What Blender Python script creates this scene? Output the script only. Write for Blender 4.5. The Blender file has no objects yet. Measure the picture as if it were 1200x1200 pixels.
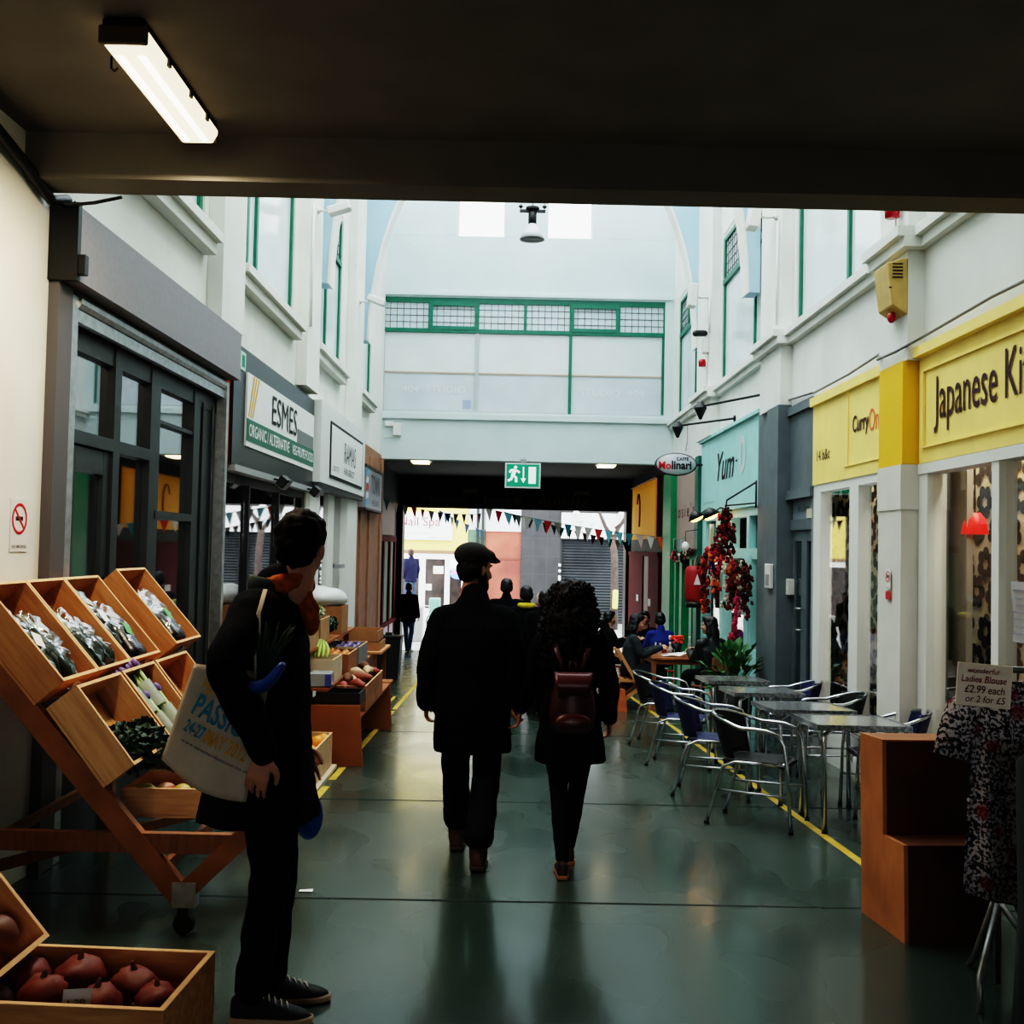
import bpy, bmesh, math, random
from math import sin, cos, pi, radians, sqrt
from mathutils import Vector, Matrix, Euler
random.seed(7)
SC = bpy.context.scene
COL = SC.collection
SLOPE = 0.0475                      # the arcade floor runs downhill away from the camera
Y_STREET = 28.3
def fz(y): return -SLOPE * min(y, Y_STREET)
TILT = Matrix.Rotation(-math.atan(SLOPE), 4, 'X')

# ------------------------------------------------------------------ materials
MATS = {}
def mat(name, col, rough=0.6, metal=0.0, var=0.0, scale=6.0, bump=0.0, spec=0.5, emit=None, estr=1.0, col2=None, stretch=(1, 1, 1), alpha=None, detail=4.0, coord='Object'):
    if name in MATS: return MATS[name]
    m = bpy.data.materials.new(name); m.use_nodes = True
    nt = m.node_tree; N = nt.nodes; L = nt.links
    b = N['Principled BSDF']
    b.inputs['Roughness'].default_value = rough; b.inputs['Metallic'].default_value = metal
    b.inputs['Specular IOR Level'].default_value = spec
    c = (col[0], col[1], col[2], 1)
    b.inputs['Base Color'].default_value = c
    if var or col2 or bump:
        tc = N.new('ShaderNodeTexCoord'); mp = N.new('ShaderNodeMapping'); no = N.new('ShaderNodeTexNoise')
        mp.inputs['Scale'].default_value = stretch
        no.inputs['Scale'].default_value = scale; no.inputs['Detail'].default_value = detail
        L.new(tc.outputs[coord], mp.inputs[0]); L.new(mp.outputs[0], no.inputs['Vector'])
        if var or col2:
            r = N.new('ShaderNodeValToRGB')
            if col2: c0, c1 = col, col2
            else: c0 = [max(0, v * (1 - var)) for v in col]; c1 = [min(1, v * (1 + var)) for v in col]
            r.color_ramp.elements[0].position = .32; r.color_ramp.elements[1].position = .68
            r.color_ramp.elements[0].color = (*c0, 1); r.color_ramp.elements[1].color = (*c1, 1)
            L.new(no.outputs['Fac'], r.inputs[0]); L.new(r.outputs[0], b.inputs['Base Color'])
        if bump:
            bp = N.new('ShaderNodeBump'); bp.inputs['Strength'].default_value = bump; bp.inputs['Distance'].default_value = .01
            L.new(no.outputs['Fac'], bp.inputs['Height']); L.new(bp.outputs[0], b.inputs['Normal'])
    if emit:
        b.inputs['Emission Color'].default_value = (*emit, 1); b.inputs['Emission Strength'].default_value = estr
    if alpha is not None: b.inputs['Alpha'].default_value = alpha
    MATS[name] = m
    return m

def glass_mat(name, tint=(1, 1, 1), refl=.08, rough=.02, bright=(1, 1, 1), gain=.5):
    if name in MATS: return MATS[name]
    m = bpy.data.materials.new(name); m.use_nodes = True
    nt = m.node_tree; N = nt.nodes; L = nt.links
    N.remove(N['Principled BSDF'])
    t = N.new('ShaderNodeBsdfTransparent'); g = N.new('ShaderNodeBsdfGlossy'); mx = N.new('ShaderNodeMixShader')
    lw = N.new('ShaderNodeLayerWeight'); lw.inputs['Blend'].default_value = .35
    mm = N.new('ShaderNodeMath'); mm.operation = 'MULTIPLY_ADD'; mm.inputs[1].default_value = gain; mm.inputs[2].default_value = refl
    L.new(lw.outputs['Facing'], mm.inputs[0])
    pw = N.new('ShaderNodeMath'); pw.operation = 'MINIMUM'; pw.inputs[1].default_value = .7
    L.new(mm.outputs[0], pw.inputs[0]); L.new(pw.outputs[0], mx.inputs[0])
    t.inputs[0].default_value = (*tint, 1); g.inputs[0].default_value = (*bright, 1); g.inputs[1].default_value = rough
    L.new(t.outputs[0], mx.inputs[1]); L.new(g.outputs[0], mx.inputs[2])
    L.new(mx.outputs[0], N['Material Output'].inputs[0])
    MATS[name] = m
    return m

def floor_mat():
    m = bpy.data.materials.new('painted_concrete'); m.use_nodes = True
    nt = m.node_tree; N = nt.nodes; L = nt.links; b = N['Principled BSDF']
    tc = N.new('ShaderNodeTexCoord'); n1 = N.new('ShaderNodeTexNoise'); n2 = N.new('ShaderNodeTexNoise'); n3 = N.new('ShaderNodeTexNoise')
    n1.inputs['Scale'].default_value = 1.1; n1.inputs['Detail'].default_value = 1; n1.inputs['Roughness'].default_value = .6
    n2.inputs['Scale'].default_value = 2.2; n2.inputs['Detail'].default_value = 1
    n3.inputs['Scale'].default_value = 22; n3.inputs['Detail'].default_value = 3
    mp = N.new('ShaderNodeMapping'); mp.inputs['Scale'].default_value = (1, .55, 1)
    L.new(tc.outputs['Object'], mp.inputs[0])
    for n in (n1, n2, n3): L.new(mp.outputs[0], n.inputs['Vector'])
    r = N.new('ShaderNodeValToRGB')
    e = r.color_ramp.elements
    e[0].position = .2; e[0].color = (.020, .040, .033, 1); e[1].position = .8; e[1].color = (.062, .078, .066, 1)
    k = e.new(.5); k.color = (.034, .055, .046, 1)
    L.new(n1.outputs['Fac'], r.inputs[0]); L.new(r.outputs[0], b.inputs['Base Color'])
    r2 = N.new('ShaderNodeMapRange'); r2.interpolation_type = 'SMOOTHSTEP'; r2.inputs[1].default_value = .1; r2.inputs[2].default_value = .9
    r2.inputs[3].default_value = .20; r2.inputs[4].default_value = .34
    L.new(n2.outputs['Fac'], r2.inputs[0]); L.new(r2.outputs[0], b.inputs['Roughness'])
    b.inputs['Coat Weight'].default_value = .35; b.inputs['Coat Roughness'].default_value = .12
    b.inputs['Specular IOR Level'].default_value = .5
    return m

def cloth_print_mat():
    m = bpy.data.materials.new('blouse_print'); m.use_nodes = True
    nt = m.node_tree; N = nt.nodes; L = nt.links; b = N['Principled BSDF']
    tc = N.new('ShaderNodeTexCoord'); v = N.new('ShaderNodeTexNoise'); v.inputs['Scale'].default_value = 75; v.inputs['Detail'].default_value = 2
    L.new(tc.outputs['Object'], v.inputs['Vector'])
    r = N.new('ShaderNodeValToRGB'); e = r.color_ramp.elements
    e[0].position = .47; e[0].color = (.012, .012, .018, 1); e[1].position = .56; e[1].color = (.52, .47, .50, 1)
    L.new(v.outputs['Fac'], r.inputs[0])
    n = N.new('ShaderNodeTexVoronoi'); n.inputs['Scale'].default_value = 9
    L.new(tc.outputs['Object'], n.inputs['Vector'])
    r2 = N.new('ShaderNodeValToRGB'); r2.color_ramp.elements[0].position = .2; r2.color_ramp.elements[0].color = (1, 1, 1, 1)
    r2.color_ramp.elements[1].position = .36; r2.color_ramp.elements[1].color = (0, 0, 0, 1)
    L.new(n.outputs['Distance'], r2.inputs[0])
    mx = N.new('ShaderNodeMix'); mx.data_type = 'RGBA'; mx.inputs[7].default_value = (.24, .010, .026, 1)
    mm = N.new('ShaderNodeMath'); mm.operation = 'MULTIPLY'; mm.inputs[1].default_value = .75
    L.new(r2.outputs[0], mm.inputs[0]); L.new(mm.outputs[0], mx.inputs[0]); L.new(r.outputs[0], mx.inputs[6]); L.new(mx.outputs[2], b.inputs['Base Color'])
    b.inputs['Roughness'].default_value = .85
    return m

# ------------------------------------------------------------------ mesh builder
class MB:
    nbox = 0
    def __init__(s): s.v = []; s.f = []
    def add(s, vs, fs):
        b = len(s.v); s.v.extend(Vector(p) for p in vs); s.f.extend(tuple(b + i for i in f) for f in fs); return s
    def box(s, x0, x1, y0, y1, z0, z1, M=None):
        if x0 > x1: x0, x1 = x1, x0
        if y0 > y1: y0, y1 = y1, y0
        if z0 > z1: z0, z1 = z1, z0
        MB.nbox += 1; e = min((MB.nbox * 7 % 11) * .00016, .1 * min(x1 - x0, y1 - y0, z1 - z0))   # keeps crossing bars from sharing a plane
        x0 += e; x1 -= e; y0 += e; y1 -= e; z0 += e; z1 -= e
        vs = [Vector(p) for p in ((x0,y0,z0),(x1,y0,z0),(x1,y1,z0),(x0,y1,z0),(x0,y0,z1),(x1,y0,z1),(x1,y1,z1),(x0,y1,z1))]
        if M is not None: vs = [M @ p for p in vs]
        return s.add(vs, [(3,2,1,0),(4,5,6,7),(0,1,5,4),(1,2,6,5),(2,3,7,6),(3,0,4,7)])
    def prism(s, poly, d, M=None):           # polygon list of 3D points extruded by vector d
        n = len(poly); a = [Vector(p) for p in poly]; b = [p + Vector(d) for p in a]
        vs = a + b
        if M is not None: vs = [M @ p for p in vs]
        return s.add(vs, [tuple(range(n - 1, -1, -1)), tuple(range(n, 2 * n))] + [(i, (i + 1) % n, n + (i + 1) % n, n + i) for i in range(n)])
    def beam(s, p, q, w, h, up=(0, 0, 1)):   # rectangular bar from p to q
        p = Vector(p); q = Vector(q); d = (q - p).normalized(); u = Vector(up)
        sx = d.cross(u)
        if sx.length < 1e-4: sx = d.cross(Vector((1, 0, 0)))
        sx.normalize(); uz = sx.cross(d)
        c = [(-w/2,-h/2),(w/2,-h/2),(w/2,h/2),(-w/2,h/2)]
        return s.prism([p + sx * a + uz * b for a, b in c], q - p)
    def tube(s, pts, r, n=10, closed=False, cap=True, flat=None, up=None):
        """swept tube; r is a number or a list; an entry may be (ra, rb). up fixes the frame."""
        P = [Vector(p) for p in pts]; m = len(P)
        R = list(r) if isinstance(r, (list, tuple)) else [r] * m
        R = [(a, a) if not isinstance(a, (list, tuple)) else a for a in R]
        vs = []; nrm = None
        for i in range(m):
            if closed: t = P[(i + 1) % m] - P[i - 1]
            else: t = P[min(i + 1, m - 1)] - P[max(i - 1, 0)]
            t = t.normalized() if t.length > 1e-9 else Vector((0, 0, 1))
            if up is not None: nrm = Vector(up)
            if nrm is None: nrm = Vector((0, 0, 1)) if abs(t.z) < .9 else Vector((1, 0, 0))
            nn = nrm - t * nrm.dot(t)
            if nn.length < 1e-6: nn = t.orthogonal()
            nrm = nn.normalized(); bn = t.cross(nrm)
            for k in range(n):
                a = 2 * pi * k / n
                vs.append(P[i] + nrm * (cos(a) * R[i][0]) + bn * (sin(a) * R[i][1]))
        fs = []
        for i in range(m if closed else m - 1):
            j = (i + 1) % m
            for k in range(n): fs.append((i*n+k, j*n+k, j*n+(k+1)%n, i*n+(k+1)%n)[::-1])
        if cap and not closed:
            fs.append(tuple(range(n))[::1]); fs.append(tuple((m-1)*n+k for k in range(n))[::-1])
        return s.add(vs, fs)
    def limb(s, pts, r, n=12, sub=4, up=None):   # smooth capsule-ended limb through the joints
        P = [Vector(p) for p in pts]; R = [(a, a) if not isinstance(a, (list, tuple)) else a for a in r]
        Q = []; RR = []
        for i in range(len(P) - 1):
            p0 = P[max(i-1,0)]; p1 = P[i]; p2 = P[i+1]; p3 = P[min(i+2, len(P)-1)]
            for k in range(sub):
                t = k / sub
                Q.append(.5*((2*p1)+(p2-p0)*t+(2*p0-5*p1+4*p2-p3)*t*t+(3*p1-3*p2+p3-p0)*t**3))
                RR.append(tuple(R[i][j]*(1-t)+R[i+1][j]*t for j in (0, 1)))
        Q.append(P[-1]); RR.append(R[-1])
        d0 = (Q[0] - Q[1]).normalized(); d1 = (Q[-1] - Q[-2]).normalized()
        a0, a1 = min(RR[0]), min(RR[-1])
        pre = [(Q[0] + d0 * a0 * f, tuple(x * g for x in RR[0])) for f, g in ((.95, .3), (.7, .72), (.38, .93))]
        post = [(Q[-1] + d1 * a1 * f, tuple(x * g for x in RR[-1])) for f, g in ((.38, .93), (.7, .72), (.95, .3))]
        al = pre + list(zip(Q, RR)) + post
        return s.tube([a for a, _ in al], [b for _, b in al], n, up=up)
    def ball(s, c, r, nu=14, nv=9, M=None):
        if not isinstance(r, (list, tuple)): r = (r, r, r)
        c = Vector(c); vs = [Vector((0, 0, -1))]
        for j in range(1, nv):
            a = -pi/2 + pi*j/nv
            for i in range(nu):
                b = 2*pi*i/nu; vs.append(Vector((cos(a)*cos(b), cos(a)*sin(b), sin(a))))
        vs.append(Vector((0, 0, 1)))
        vs = [Vector((p.x*r[0], p.y*r[1], p.z*r[2])) for p in vs]
        if M is not None: vs = [M.to_3x3() @ p for p in vs]
        vs = [p + c for p in vs]
        fs = [(0, 1+(i+1)%nu, 1+i) for i in range(nu)]
        for j in range(nv-2):
            for i in range(nu):
                a = 1+j*nu+i; b = 1+j*nu+(i+1)%nu; fs.append((a, b, b+nu, a+nu))
        t = len(vs)-1; o = 1+(nv-2)*nu
        fs += [(o+i, o+(i+1)%nu, t) for i in range(nu)]
        return s.add(vs, fs)
    def lathe(s, prof, c=(0, 0, 0), n=20, M=None, closed=False):   # prof: list of (r,z)
        c = Vector(c); vs = []; m = len(prof)
        for r, z in prof:
            for k in range(n):
                a = 2*pi*k/n; p = Vector((r*cos(a), r*sin(a), z)); vs.append(((M @ p) if M is not None else p) + c)
        fs = []
        for i in range(m if closed else m-1):
            j = (i+1) % m
            for k in range(n): fs.append((i*n+k, i*n+(k+1)%n, j*n+(k+1)%n, j*n+k))
        if not closed:
            if prof[0][0] > 1e-4: fs.append(tuple(range(n-1, -1, -1)))
            if prof[-1][0] > 1e-4: fs.append(tuple((m-1)*n+k for k in range(n)))
        return s.add(vs, fs)
    def loft(s, rings):                      # rings: lists of equal length
        n = len(rings[0]); vs = [Vector(p) for r in rings for p in r]; fs = []
        for i in range(len(rings)-1):
            for k in range(n): fs.append((i*n+k, i*n+(k+1)%n, (i+1)*n+(k+1)%n, (i+1)*n+k))
        fs.append(tuple(range(n-1, -1, -1))); fs.append(tuple((len(rings)-1)*n+k for k in range(n)))
        return s.add(vs, fs)
    def grid(s, nu, nv, fn):
        vs = [fn(i/nu, j/nv) for j in range(nv+1) for i in range(nu+1)]
        return s.add(vs, [(j*(nu+1)+i, j*(nu+1)+i+1, (j+1)*(nu+1)+i+1, (j+1)*(nu+1)+i) for j in range(nv) for i in range(nu)])
    def quad(s, a, b, c, d): return s.add([a, b, c, d], [(0, 1, 2, 3)])
    def xform(s, M): s.v = [M @ p for p in s.v]; return s
    def build(s, name, m, parent=None, smooth=False, bevel=0, world=False, remesh=0, smit=0, solid=0, sub=0, displace=None):
        me = bpy.data.meshes.new(name)
        off = Vector(parent.location) if (world and parent is not None) else Vector((0, 0, 0))
        me.from_pydata([p - off for p in s.v], [], s.f); me.update()
        bm = bmesh.new(); bm.from_mesh(me)
        bmesh.ops.recalc_face_normals(bm, faces=bm.faces)
        if bevel: bmesh.ops.bevel(bm, geom=list(bm.edges), offset=bevel, segments=1, affect='EDGES', clamp_overlap=True)
        bm.to_mesh(me); bm.free()
        o = bpy.data.objects.new(name, me); COL.objects.link(o)
        if parent is not None: o.parent = parent
        me.materials.append(m)
        if remesh or smit or solid or sub or displace:
            if remesh:
                d = o.modifiers.new('r', 'REMESH'); d.mode = 'VOXEL'; d.voxel_size = remesh
            if displace:
                tx = bpy.data.textures.new('n', 'CLOUDS'); tx.noise_scale = displace[1]; tx.noise_depth = 2
                d = o.modifiers.new('d', 'DISPLACE'); d.texture = tx; d.strength = displace[0]; d.mid_level = .5
            if solid:
                d = o.modifiers.new('t', 'SOLIDIFY'); d.thickness = solid; d.offset = 0
            if sub:
                d = o.modifiers.new('s', 'SUBSURF'); d.levels = sub; d.render_levels = sub
            if smit:
                d = o.modifiers.new('m', 'SMOOTH'); d.iterations = smit; d.factor = .5
            dg = bpy.context.evaluated_depsgraph_get(); dg.update()
            nm = bpy.data.meshes.new_from_object(o.evaluated_get(dg)); nm.name = name
            o.modifiers.clear(); o.data = nm; me = nm
            if not len(me.materials): me.materials.append(m)
        if smooth:
            for p in me.polygons: p.use_smooth = True
        return o

def tag(o, label=None, cat=None, group=None, kind=None):
    if label: o['label'] = label
    if cat: o['category'] = cat
    if group: o['group'] = group
    if kind: o['kind'] = kind
    return o
def thing(name, label, cat, loc=(0, 0, 0), rz=0, group=None, floor=False, kind=None):
    o = bpy.data.objects.new(name, None); o.empty_display_size = .1; COL.objects.link(o)
    if floor:
        x, y = loc[0], loc[1]; z = fz(y) + (loc[2] if len(loc) > 2 else 0)
        T = TILT if y < Y_STREET else Matrix.Identity(4)
        M = Matrix.Translation((x, y, z)) @ T @ Matrix.Rotation(rz, 4, 'Z')
        o.location = M.to_translation(); o.rotation_euler = M.to_euler()
    else:
        o.location = loc; o.rotation_euler = (0, 0, rz)
    return tag(o, label, cat, group, kind)
def dup(root, label=None, group=None, loc=None, rz=0, floor=False, mats=None):
    r = root.copy(); COL.objects.link(r)
    if loc is not None:
        if floor:
            M = Matrix.Translation((loc[0], loc[1], fz(loc[1]) + (loc[2] if len(loc) > 2 else 0))) @ TILT @ Matrix.Rotation(rz, 4, 'Z')
            r.location = M.to_translation(); r.rotation_euler = M.to_euler()
        else: r.location = loc; r.rotation_euler = (0, 0, rz)
    if label: r['label'] = label
    if group: r['group'] = group
    for ch in list(root.children):
        c = ch.copy(); COL.objects.link(c); c.parent = r
        if mats and ch.name.split('.')[0] in mats:
            c.data = c.data.copy(); c.data.materials[0] = mats[ch.name.split('.')[0]]
        for g in list(ch.children):
            d = g.copy(); COL.objects.link(d); d.parent = c
    return r
def struct(name, mb, m, parent=None, **k):
    o = mb.build(name, m, parent, **k)
    if parent is None: o['kind'] = 'structure'
    return o
def sroot(name, loc=(0, 0, 0)):
    o = bpy.data.objects.new(name, None); COL.objects.link(o); o.location = loc; o['kind'] = 'structure'; return o

_fc = {}
def text(s, m, c, u, v, w=None, h=.1, parent=None, world=False, name='lettering', bold=0.0, shear=0.0, align=0, thick=.002):
    """letters as a mesh, box w by h (w None keeps the proportion) centred on c (align 0), u = reading direction, v = up"""
    cu = bpy.data.curves.new('t', 'FONT'); cu.body = s; cu.size = 1; cu.extrude = 0; cu.offset = bold; cu.shear = shear
    cu.resolution_u = 3
    o = bpy.data.objects.new('t', cu); COL.objects.link(o)
    dg = bpy.context.evaluated_depsgraph_get(); dg.update()
    me = bpy.data.meshes.new_from_object(o.evaluated_get(dg))
    bpy.data.objects.remove(o); bpy.data.curves.remove(cu)
    xs = [p.co.x for p in me.vertices]; ys = [p.co.y for p in me.vertices]
    x0, x1, y0, y1 = min(xs), max(xs), min(ys), max(ys)
    sy = h / (y1 - y0); sx = sy if w is None else w / (x1 - x0)
    u = Vector(u).normalized(); v = Vector(v).normalized(); n = u.cross(v); c = Vector(c)
    off = Vector(parent.location) if (world and parent is not None) else Vector((0, 0, 0))
    ox = (x0 + x1) / 2 if align == 0 else x0
    for p in me.vertices:
        p.co = c + u * ((p.co.x - ox) * sx) + v * ((p.co.y - (y0 + y1) / 2) * sy) + n * thick - off
    me.name = name; me.materials.clear(); me.materials.append(m)
    ob = bpy.data.objects.new(name, me); COL.objects.link(ob)
    if parent is not None: ob.parent = parent
    return ob
UL, UR, UE, UZ = (0, 1, 0), (0, -1, 0), (1, 0, 0), (0, 0, 1)

# ------------------------------------------------------------------ shared materials
WALL = mat('white_plaster', (.74, .75, .70), .85, var=.06, scale=1.6, bump=.15)
WALLR = mat('white_plaster_right', (.72, .735, .70), .85, var=.06, scale=1.8, bump=.15)
ENDW = mat('pale_blue_plaster', (.60, .69, .69), .85, var=.05, scale=1.2, bump=.1)
SPAN = mat('sky_blue_plaster', (.42, .60, .72), .85, var=.04, scale=2)
DARKC = mat('dark_ceiling_paint', (.15, .135, .115), .8, var=.10, scale=2.5)
BEAMM = mat('beam_plaster', (.17, .155, .13), .85, var=.08, scale=3)
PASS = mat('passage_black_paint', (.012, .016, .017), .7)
GREEN = mat('green_gloss_paint', (.012, .14, .085), .4, var=.1, scale=9)
PGREEN = mat('bright_green_paint', (.0, .20, .09), .45, var=.1, scale=6)
FROST = mat('frosted_glass', (.66, .74, .76), .12, var=.05, scale=2.2)
FROST2 = mat('leaded_glass', (.58, .66, .68), .2, var=.06, scale=14)
LEAD = mat('lead_came', (.10, .09, .09), .6)
BLKM = mat('black_metal', (.012, .014, .015), .45)
GREYM = mat('grey_powder_coat', (.25, .24, .255), .55, var=.05, scale=30)
DGREY = mat('dark_grey_paint', (.035, .042, .045), .42, var=.08, scale=8)
STEEL = mat('brushed_steel', (.42, .43, .43), .32, 1.0)
GALV = mat('galvanised_steel', (.45, .47, .48), .4, .8, var=.15, scale=18)
WHITEP = mat('white_paint', (.74, .74, .70), .5)
SIGNW = mat('white_sign_board', (.76, .77, .75), .45)
YELL = mat('yellow_paint', (.95, .74, .23), .6, var=.05, scale=3)
TEAL = mat('teal_paint', (.38, .68, .66), .55, var=.05, scale=4)
GREYP = mat('slate_grey_paint', (.115, .14, .155), .55, var=.10, scale=5)
BROWNP = mat('tan_brown_paint', (.30, .15, .085), .6, var=.15, scale=5)
TERRA = mat('terracotta_paint', (.42, .085, .03), .7, var=.1, scale=6)
REDP = mat('dark_red_paint', (.11, .004, .008), .75, var=.1, spec=.15)
WOOD = mat('pale_pine', (.54, .30, .14), .6, col2=(.68, .41, .21), scale=5, stretch=(1, 9, 9), bump=.12)
WOOD2 = mat('orange_pine', (.44, .20, .08), .6, col2=(.58, .29, .125), scale=5, stretch=(1, 9, 9), bump=.12)
WOODE = mat('cut_pine_edge', (.70, .42, .21), .6, var=.1, scale=12)
BROWN = mat('red_brown_wood', (.20, .075, .028), .6, col2=(.27, .11, .04), scale=5, stretch=(9, 9, 1), bump=.1)
DWOOD = mat('stained_plywood', (.24, .085, .03), .55, col2=(.36, .14, .05), scale=3, stretch=(3, 3, 1), bump=.1)
CARD = mat('cardboard', (.33, .17, .08), .85, var=.08, scale=10)
GLASS = glass_mat('shop_glass')
GLASSR = glass_mat('clear_shop_glass', refl=.05, gain=.26)
BLACK = mat('black_text', (.008, .008, .009), .6)
WHITE = mat('white_text', (.8, .8, .78), .6)
REDT = mat('red_text', (.55, .015, .015), .6)
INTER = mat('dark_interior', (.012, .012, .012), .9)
SKIN = mat('skin', (.50, .26, .18), .55, var=.06, scale=20)
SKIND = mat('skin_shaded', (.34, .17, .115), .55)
HAIRD = mat('dark_brown_hair', (.006, .0045, .004), .6, var=.4, scale=40, spec=.2)
COATB = mat('black_wool', (.006, .007, .008), .9, var=.25, scale=60, spec=.1)
TROUB = mat('black_denim', (.006, .008, .011), .85, var=.25, scale=60, spec=.15)
# ------------------------------------------------------------------ setting: floor, walls, ceiling
XL, XR, YE = -2.55, 3.15, 20.0
FLOORM = floor_mat()
mb = MB(); mb.prism([(-3.4, -5, -SLOPE * -5), (-3.4, Y_STREET, fz(Y_STREET)), (-3.4, Y_STREET, fz(Y_STREET) - .2), (-3.4, -5, .04)], (7.6, 0, 0))
struct('floor', mb, FLOORM)
mb = MB(); mb.box(-16, 16, Y_STREET, 46, fz(99) - .2, fz(99))
struct('ground_street', mb, mat('pale_paving', (.42, .41, .40), .35, var=.15, scale=3, coord='Object'))
# worn yellow floor lines and expansion joints
YLINE = mat('worn_yellow_line', (.42, .27, .03), .5, col2=(.60, .42, .07), scale=7)
def floor_strip(name, x0, y0, x1, y1, w, m, up=.003):
    d = Vector((x1 - x0, y1 - y0, 0)).normalized(); s = Vector((d.y, -d.x, 0)) * w / 2
    a = Vector((x0, y0, fz(y0) + up)); b = Vector((x1, y1, fz(y1) + up))
    mb = MB(); mb.prism([a - s, a + s, b + s, b - s], (0, 0, -.02)); return struct(name, mb, m)
floor_strip('trim_1', 2.17, 4.8, 1.90, 19.6, .055, YLINE)
for i, (ya, yb) in enumerate(((6.6, 8.25), (8.55, 9.15), (9.7, 12.2), (12.35, 13.6), (13.8, 19.4))):
    floor_strip('trim_%d' % (2 + i), -1.42 - (ya - 7.9) * .013, ya, -1.42 - (yb - 7.9) * .013, yb, .06, YLINE)
floor_strip('trim_7', -1.62, 10.2, -1.68, 15.5, .05, YLINE)
JOINT = mat('dark_joint', (.008, .012, .011), .8)
floor_strip('trim_8', -2.5, 5.25, 3.1, 5.28, .018, JOINT, .002)
floor_strip('trim_9', -2.5, 7.75, 3.1, 7.8, .012, JOINT, .002)
floor_strip('trim_10', -2.5, 11.6, 3.1, 11.6, .014, JOINT, .002)

# left wall: plaster around the upper windows
LW = [(6.6, 8.3), (9.3, 11.72), (12.85, 15.0), (16.6, 18.25)]
RW = [(5.4, 7.62), (8.75, 11.34), (12.6, 15.42), (17.05, 19.4)]
def side_wall(x0, x1, wins, parts):
    mb = MB()
    for p in parts: mb.box(x0, x1, *p)
    y = 5.47
    for a, b in wins:
        if a > y: mb.box(x0, x1, y, a, 4.05, 6.36)
        y = b
    mb.box(x0, x1, y, 20.25, 4.05, 6.36)
    mb.box(x0, x1, 5.47, 20.25, 6.36, 10.2)
    return mb
struct('wall_left', side_wall(-2.85, XL, LW, [(-5, 5.6, -.6, 4.05), (5.6, 20.25, 2.86, 4.05), (8.93, 9.12, -1, 2.86), (12.78, 12.88, -1, 2.86)]), WALL)
struct('wall_right', side_wall(XR, 3.4, RW, [(-5, 4.4, -.6, 4.05), (4.4, 20.25, 3.0, 4.05)]), WALLR)
struct('wall_back', MB().box(-2.85, -.9, -5.2, -5, -.2, 4.05).box(1.5, 3.4, -5.2, -5, -.2, 4.05).box(-.9, 1.5, -5.2, -5, 2.5, 4.05), DARKC)
struct('ground_rear', MB().box(-12, 12, -20, -5, -.2, .2375 - .005), mat('pale_paving', (.42, .41, .40), .35))
struct('ceiling', MB().box(-2.85, 3.4, -5, 5.47, 3.65, 4.05), DARKC)
struct('trim_11', MB().box(XL, XR, 5.24, 5.48, 3.41, 3.66), BEAMM)          # the deep beam over the entrance
struct('wall_front', MB().box(-2.85, 3.4, 5.2, 5.46, 4.05, 10.2), WALL)
# shadowy rooms behind the shop fronts
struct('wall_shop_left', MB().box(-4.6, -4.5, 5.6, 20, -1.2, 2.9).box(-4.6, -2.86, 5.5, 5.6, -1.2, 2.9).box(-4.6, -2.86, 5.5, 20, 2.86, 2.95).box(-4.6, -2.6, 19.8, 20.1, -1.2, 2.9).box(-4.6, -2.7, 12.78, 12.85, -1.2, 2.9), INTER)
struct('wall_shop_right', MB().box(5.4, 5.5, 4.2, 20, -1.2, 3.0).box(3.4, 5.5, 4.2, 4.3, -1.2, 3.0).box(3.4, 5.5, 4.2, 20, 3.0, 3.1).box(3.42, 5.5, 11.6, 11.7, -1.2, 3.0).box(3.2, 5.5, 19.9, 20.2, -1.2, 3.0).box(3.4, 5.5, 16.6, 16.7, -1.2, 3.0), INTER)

# pilasters and sills of the upper storey
n = 12
for y0, y1, z0 in ((8.42, 9.12, 3.39), (11.95, 12.72, 3.40), (15.55, 16.42, 3.37), (19.85, 20.0, 3.2)):
    struct('trim_%d' % n, MB().box(XL, -2.42 if y0 < 19 else -2.54, y0, y1, z0, 10), WALL); n += 1
for y0, y1, z0 in ((7.8, 8.4, 3.05), (11.5, 12.45, 3.22), (15.55, 16.75, 3.32)):
    struct('trim_%d' % n, MB().box(3.02, XR, y0, y1, z0, 10), WALLR); n += 1
for y0, y1 in ((6.5, 8.3), (9.14, 11.75), (12.75, 15.02), (16.45, 18.2)):
    struct('trim_%d' % n, MB().box(XL, -2.39, y0, y1, 3.98, 4.06).box(XL, -2.44, y0, y1, 3.88, 3.98), WALL); n += 1
mb = MB()
for y0, y1, x in ((5.5, 7.75, 3.03), (7.7, 8.5, 2.9), (8.45, 11.45, 3.03), (11.4, 12.55, 2.9), (12.5, 15.5, 3.03), (15.45, 16.85, 2.9), (16.8, 20, 3.03)):
    mb.box(x, XR + .02, y0, y1, 3.98, 4.06).box(x + .05, XR, y0, y1, 3.90, 3.98)
struct('trim_%d' % n, mb, WALLR); n += 1

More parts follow.
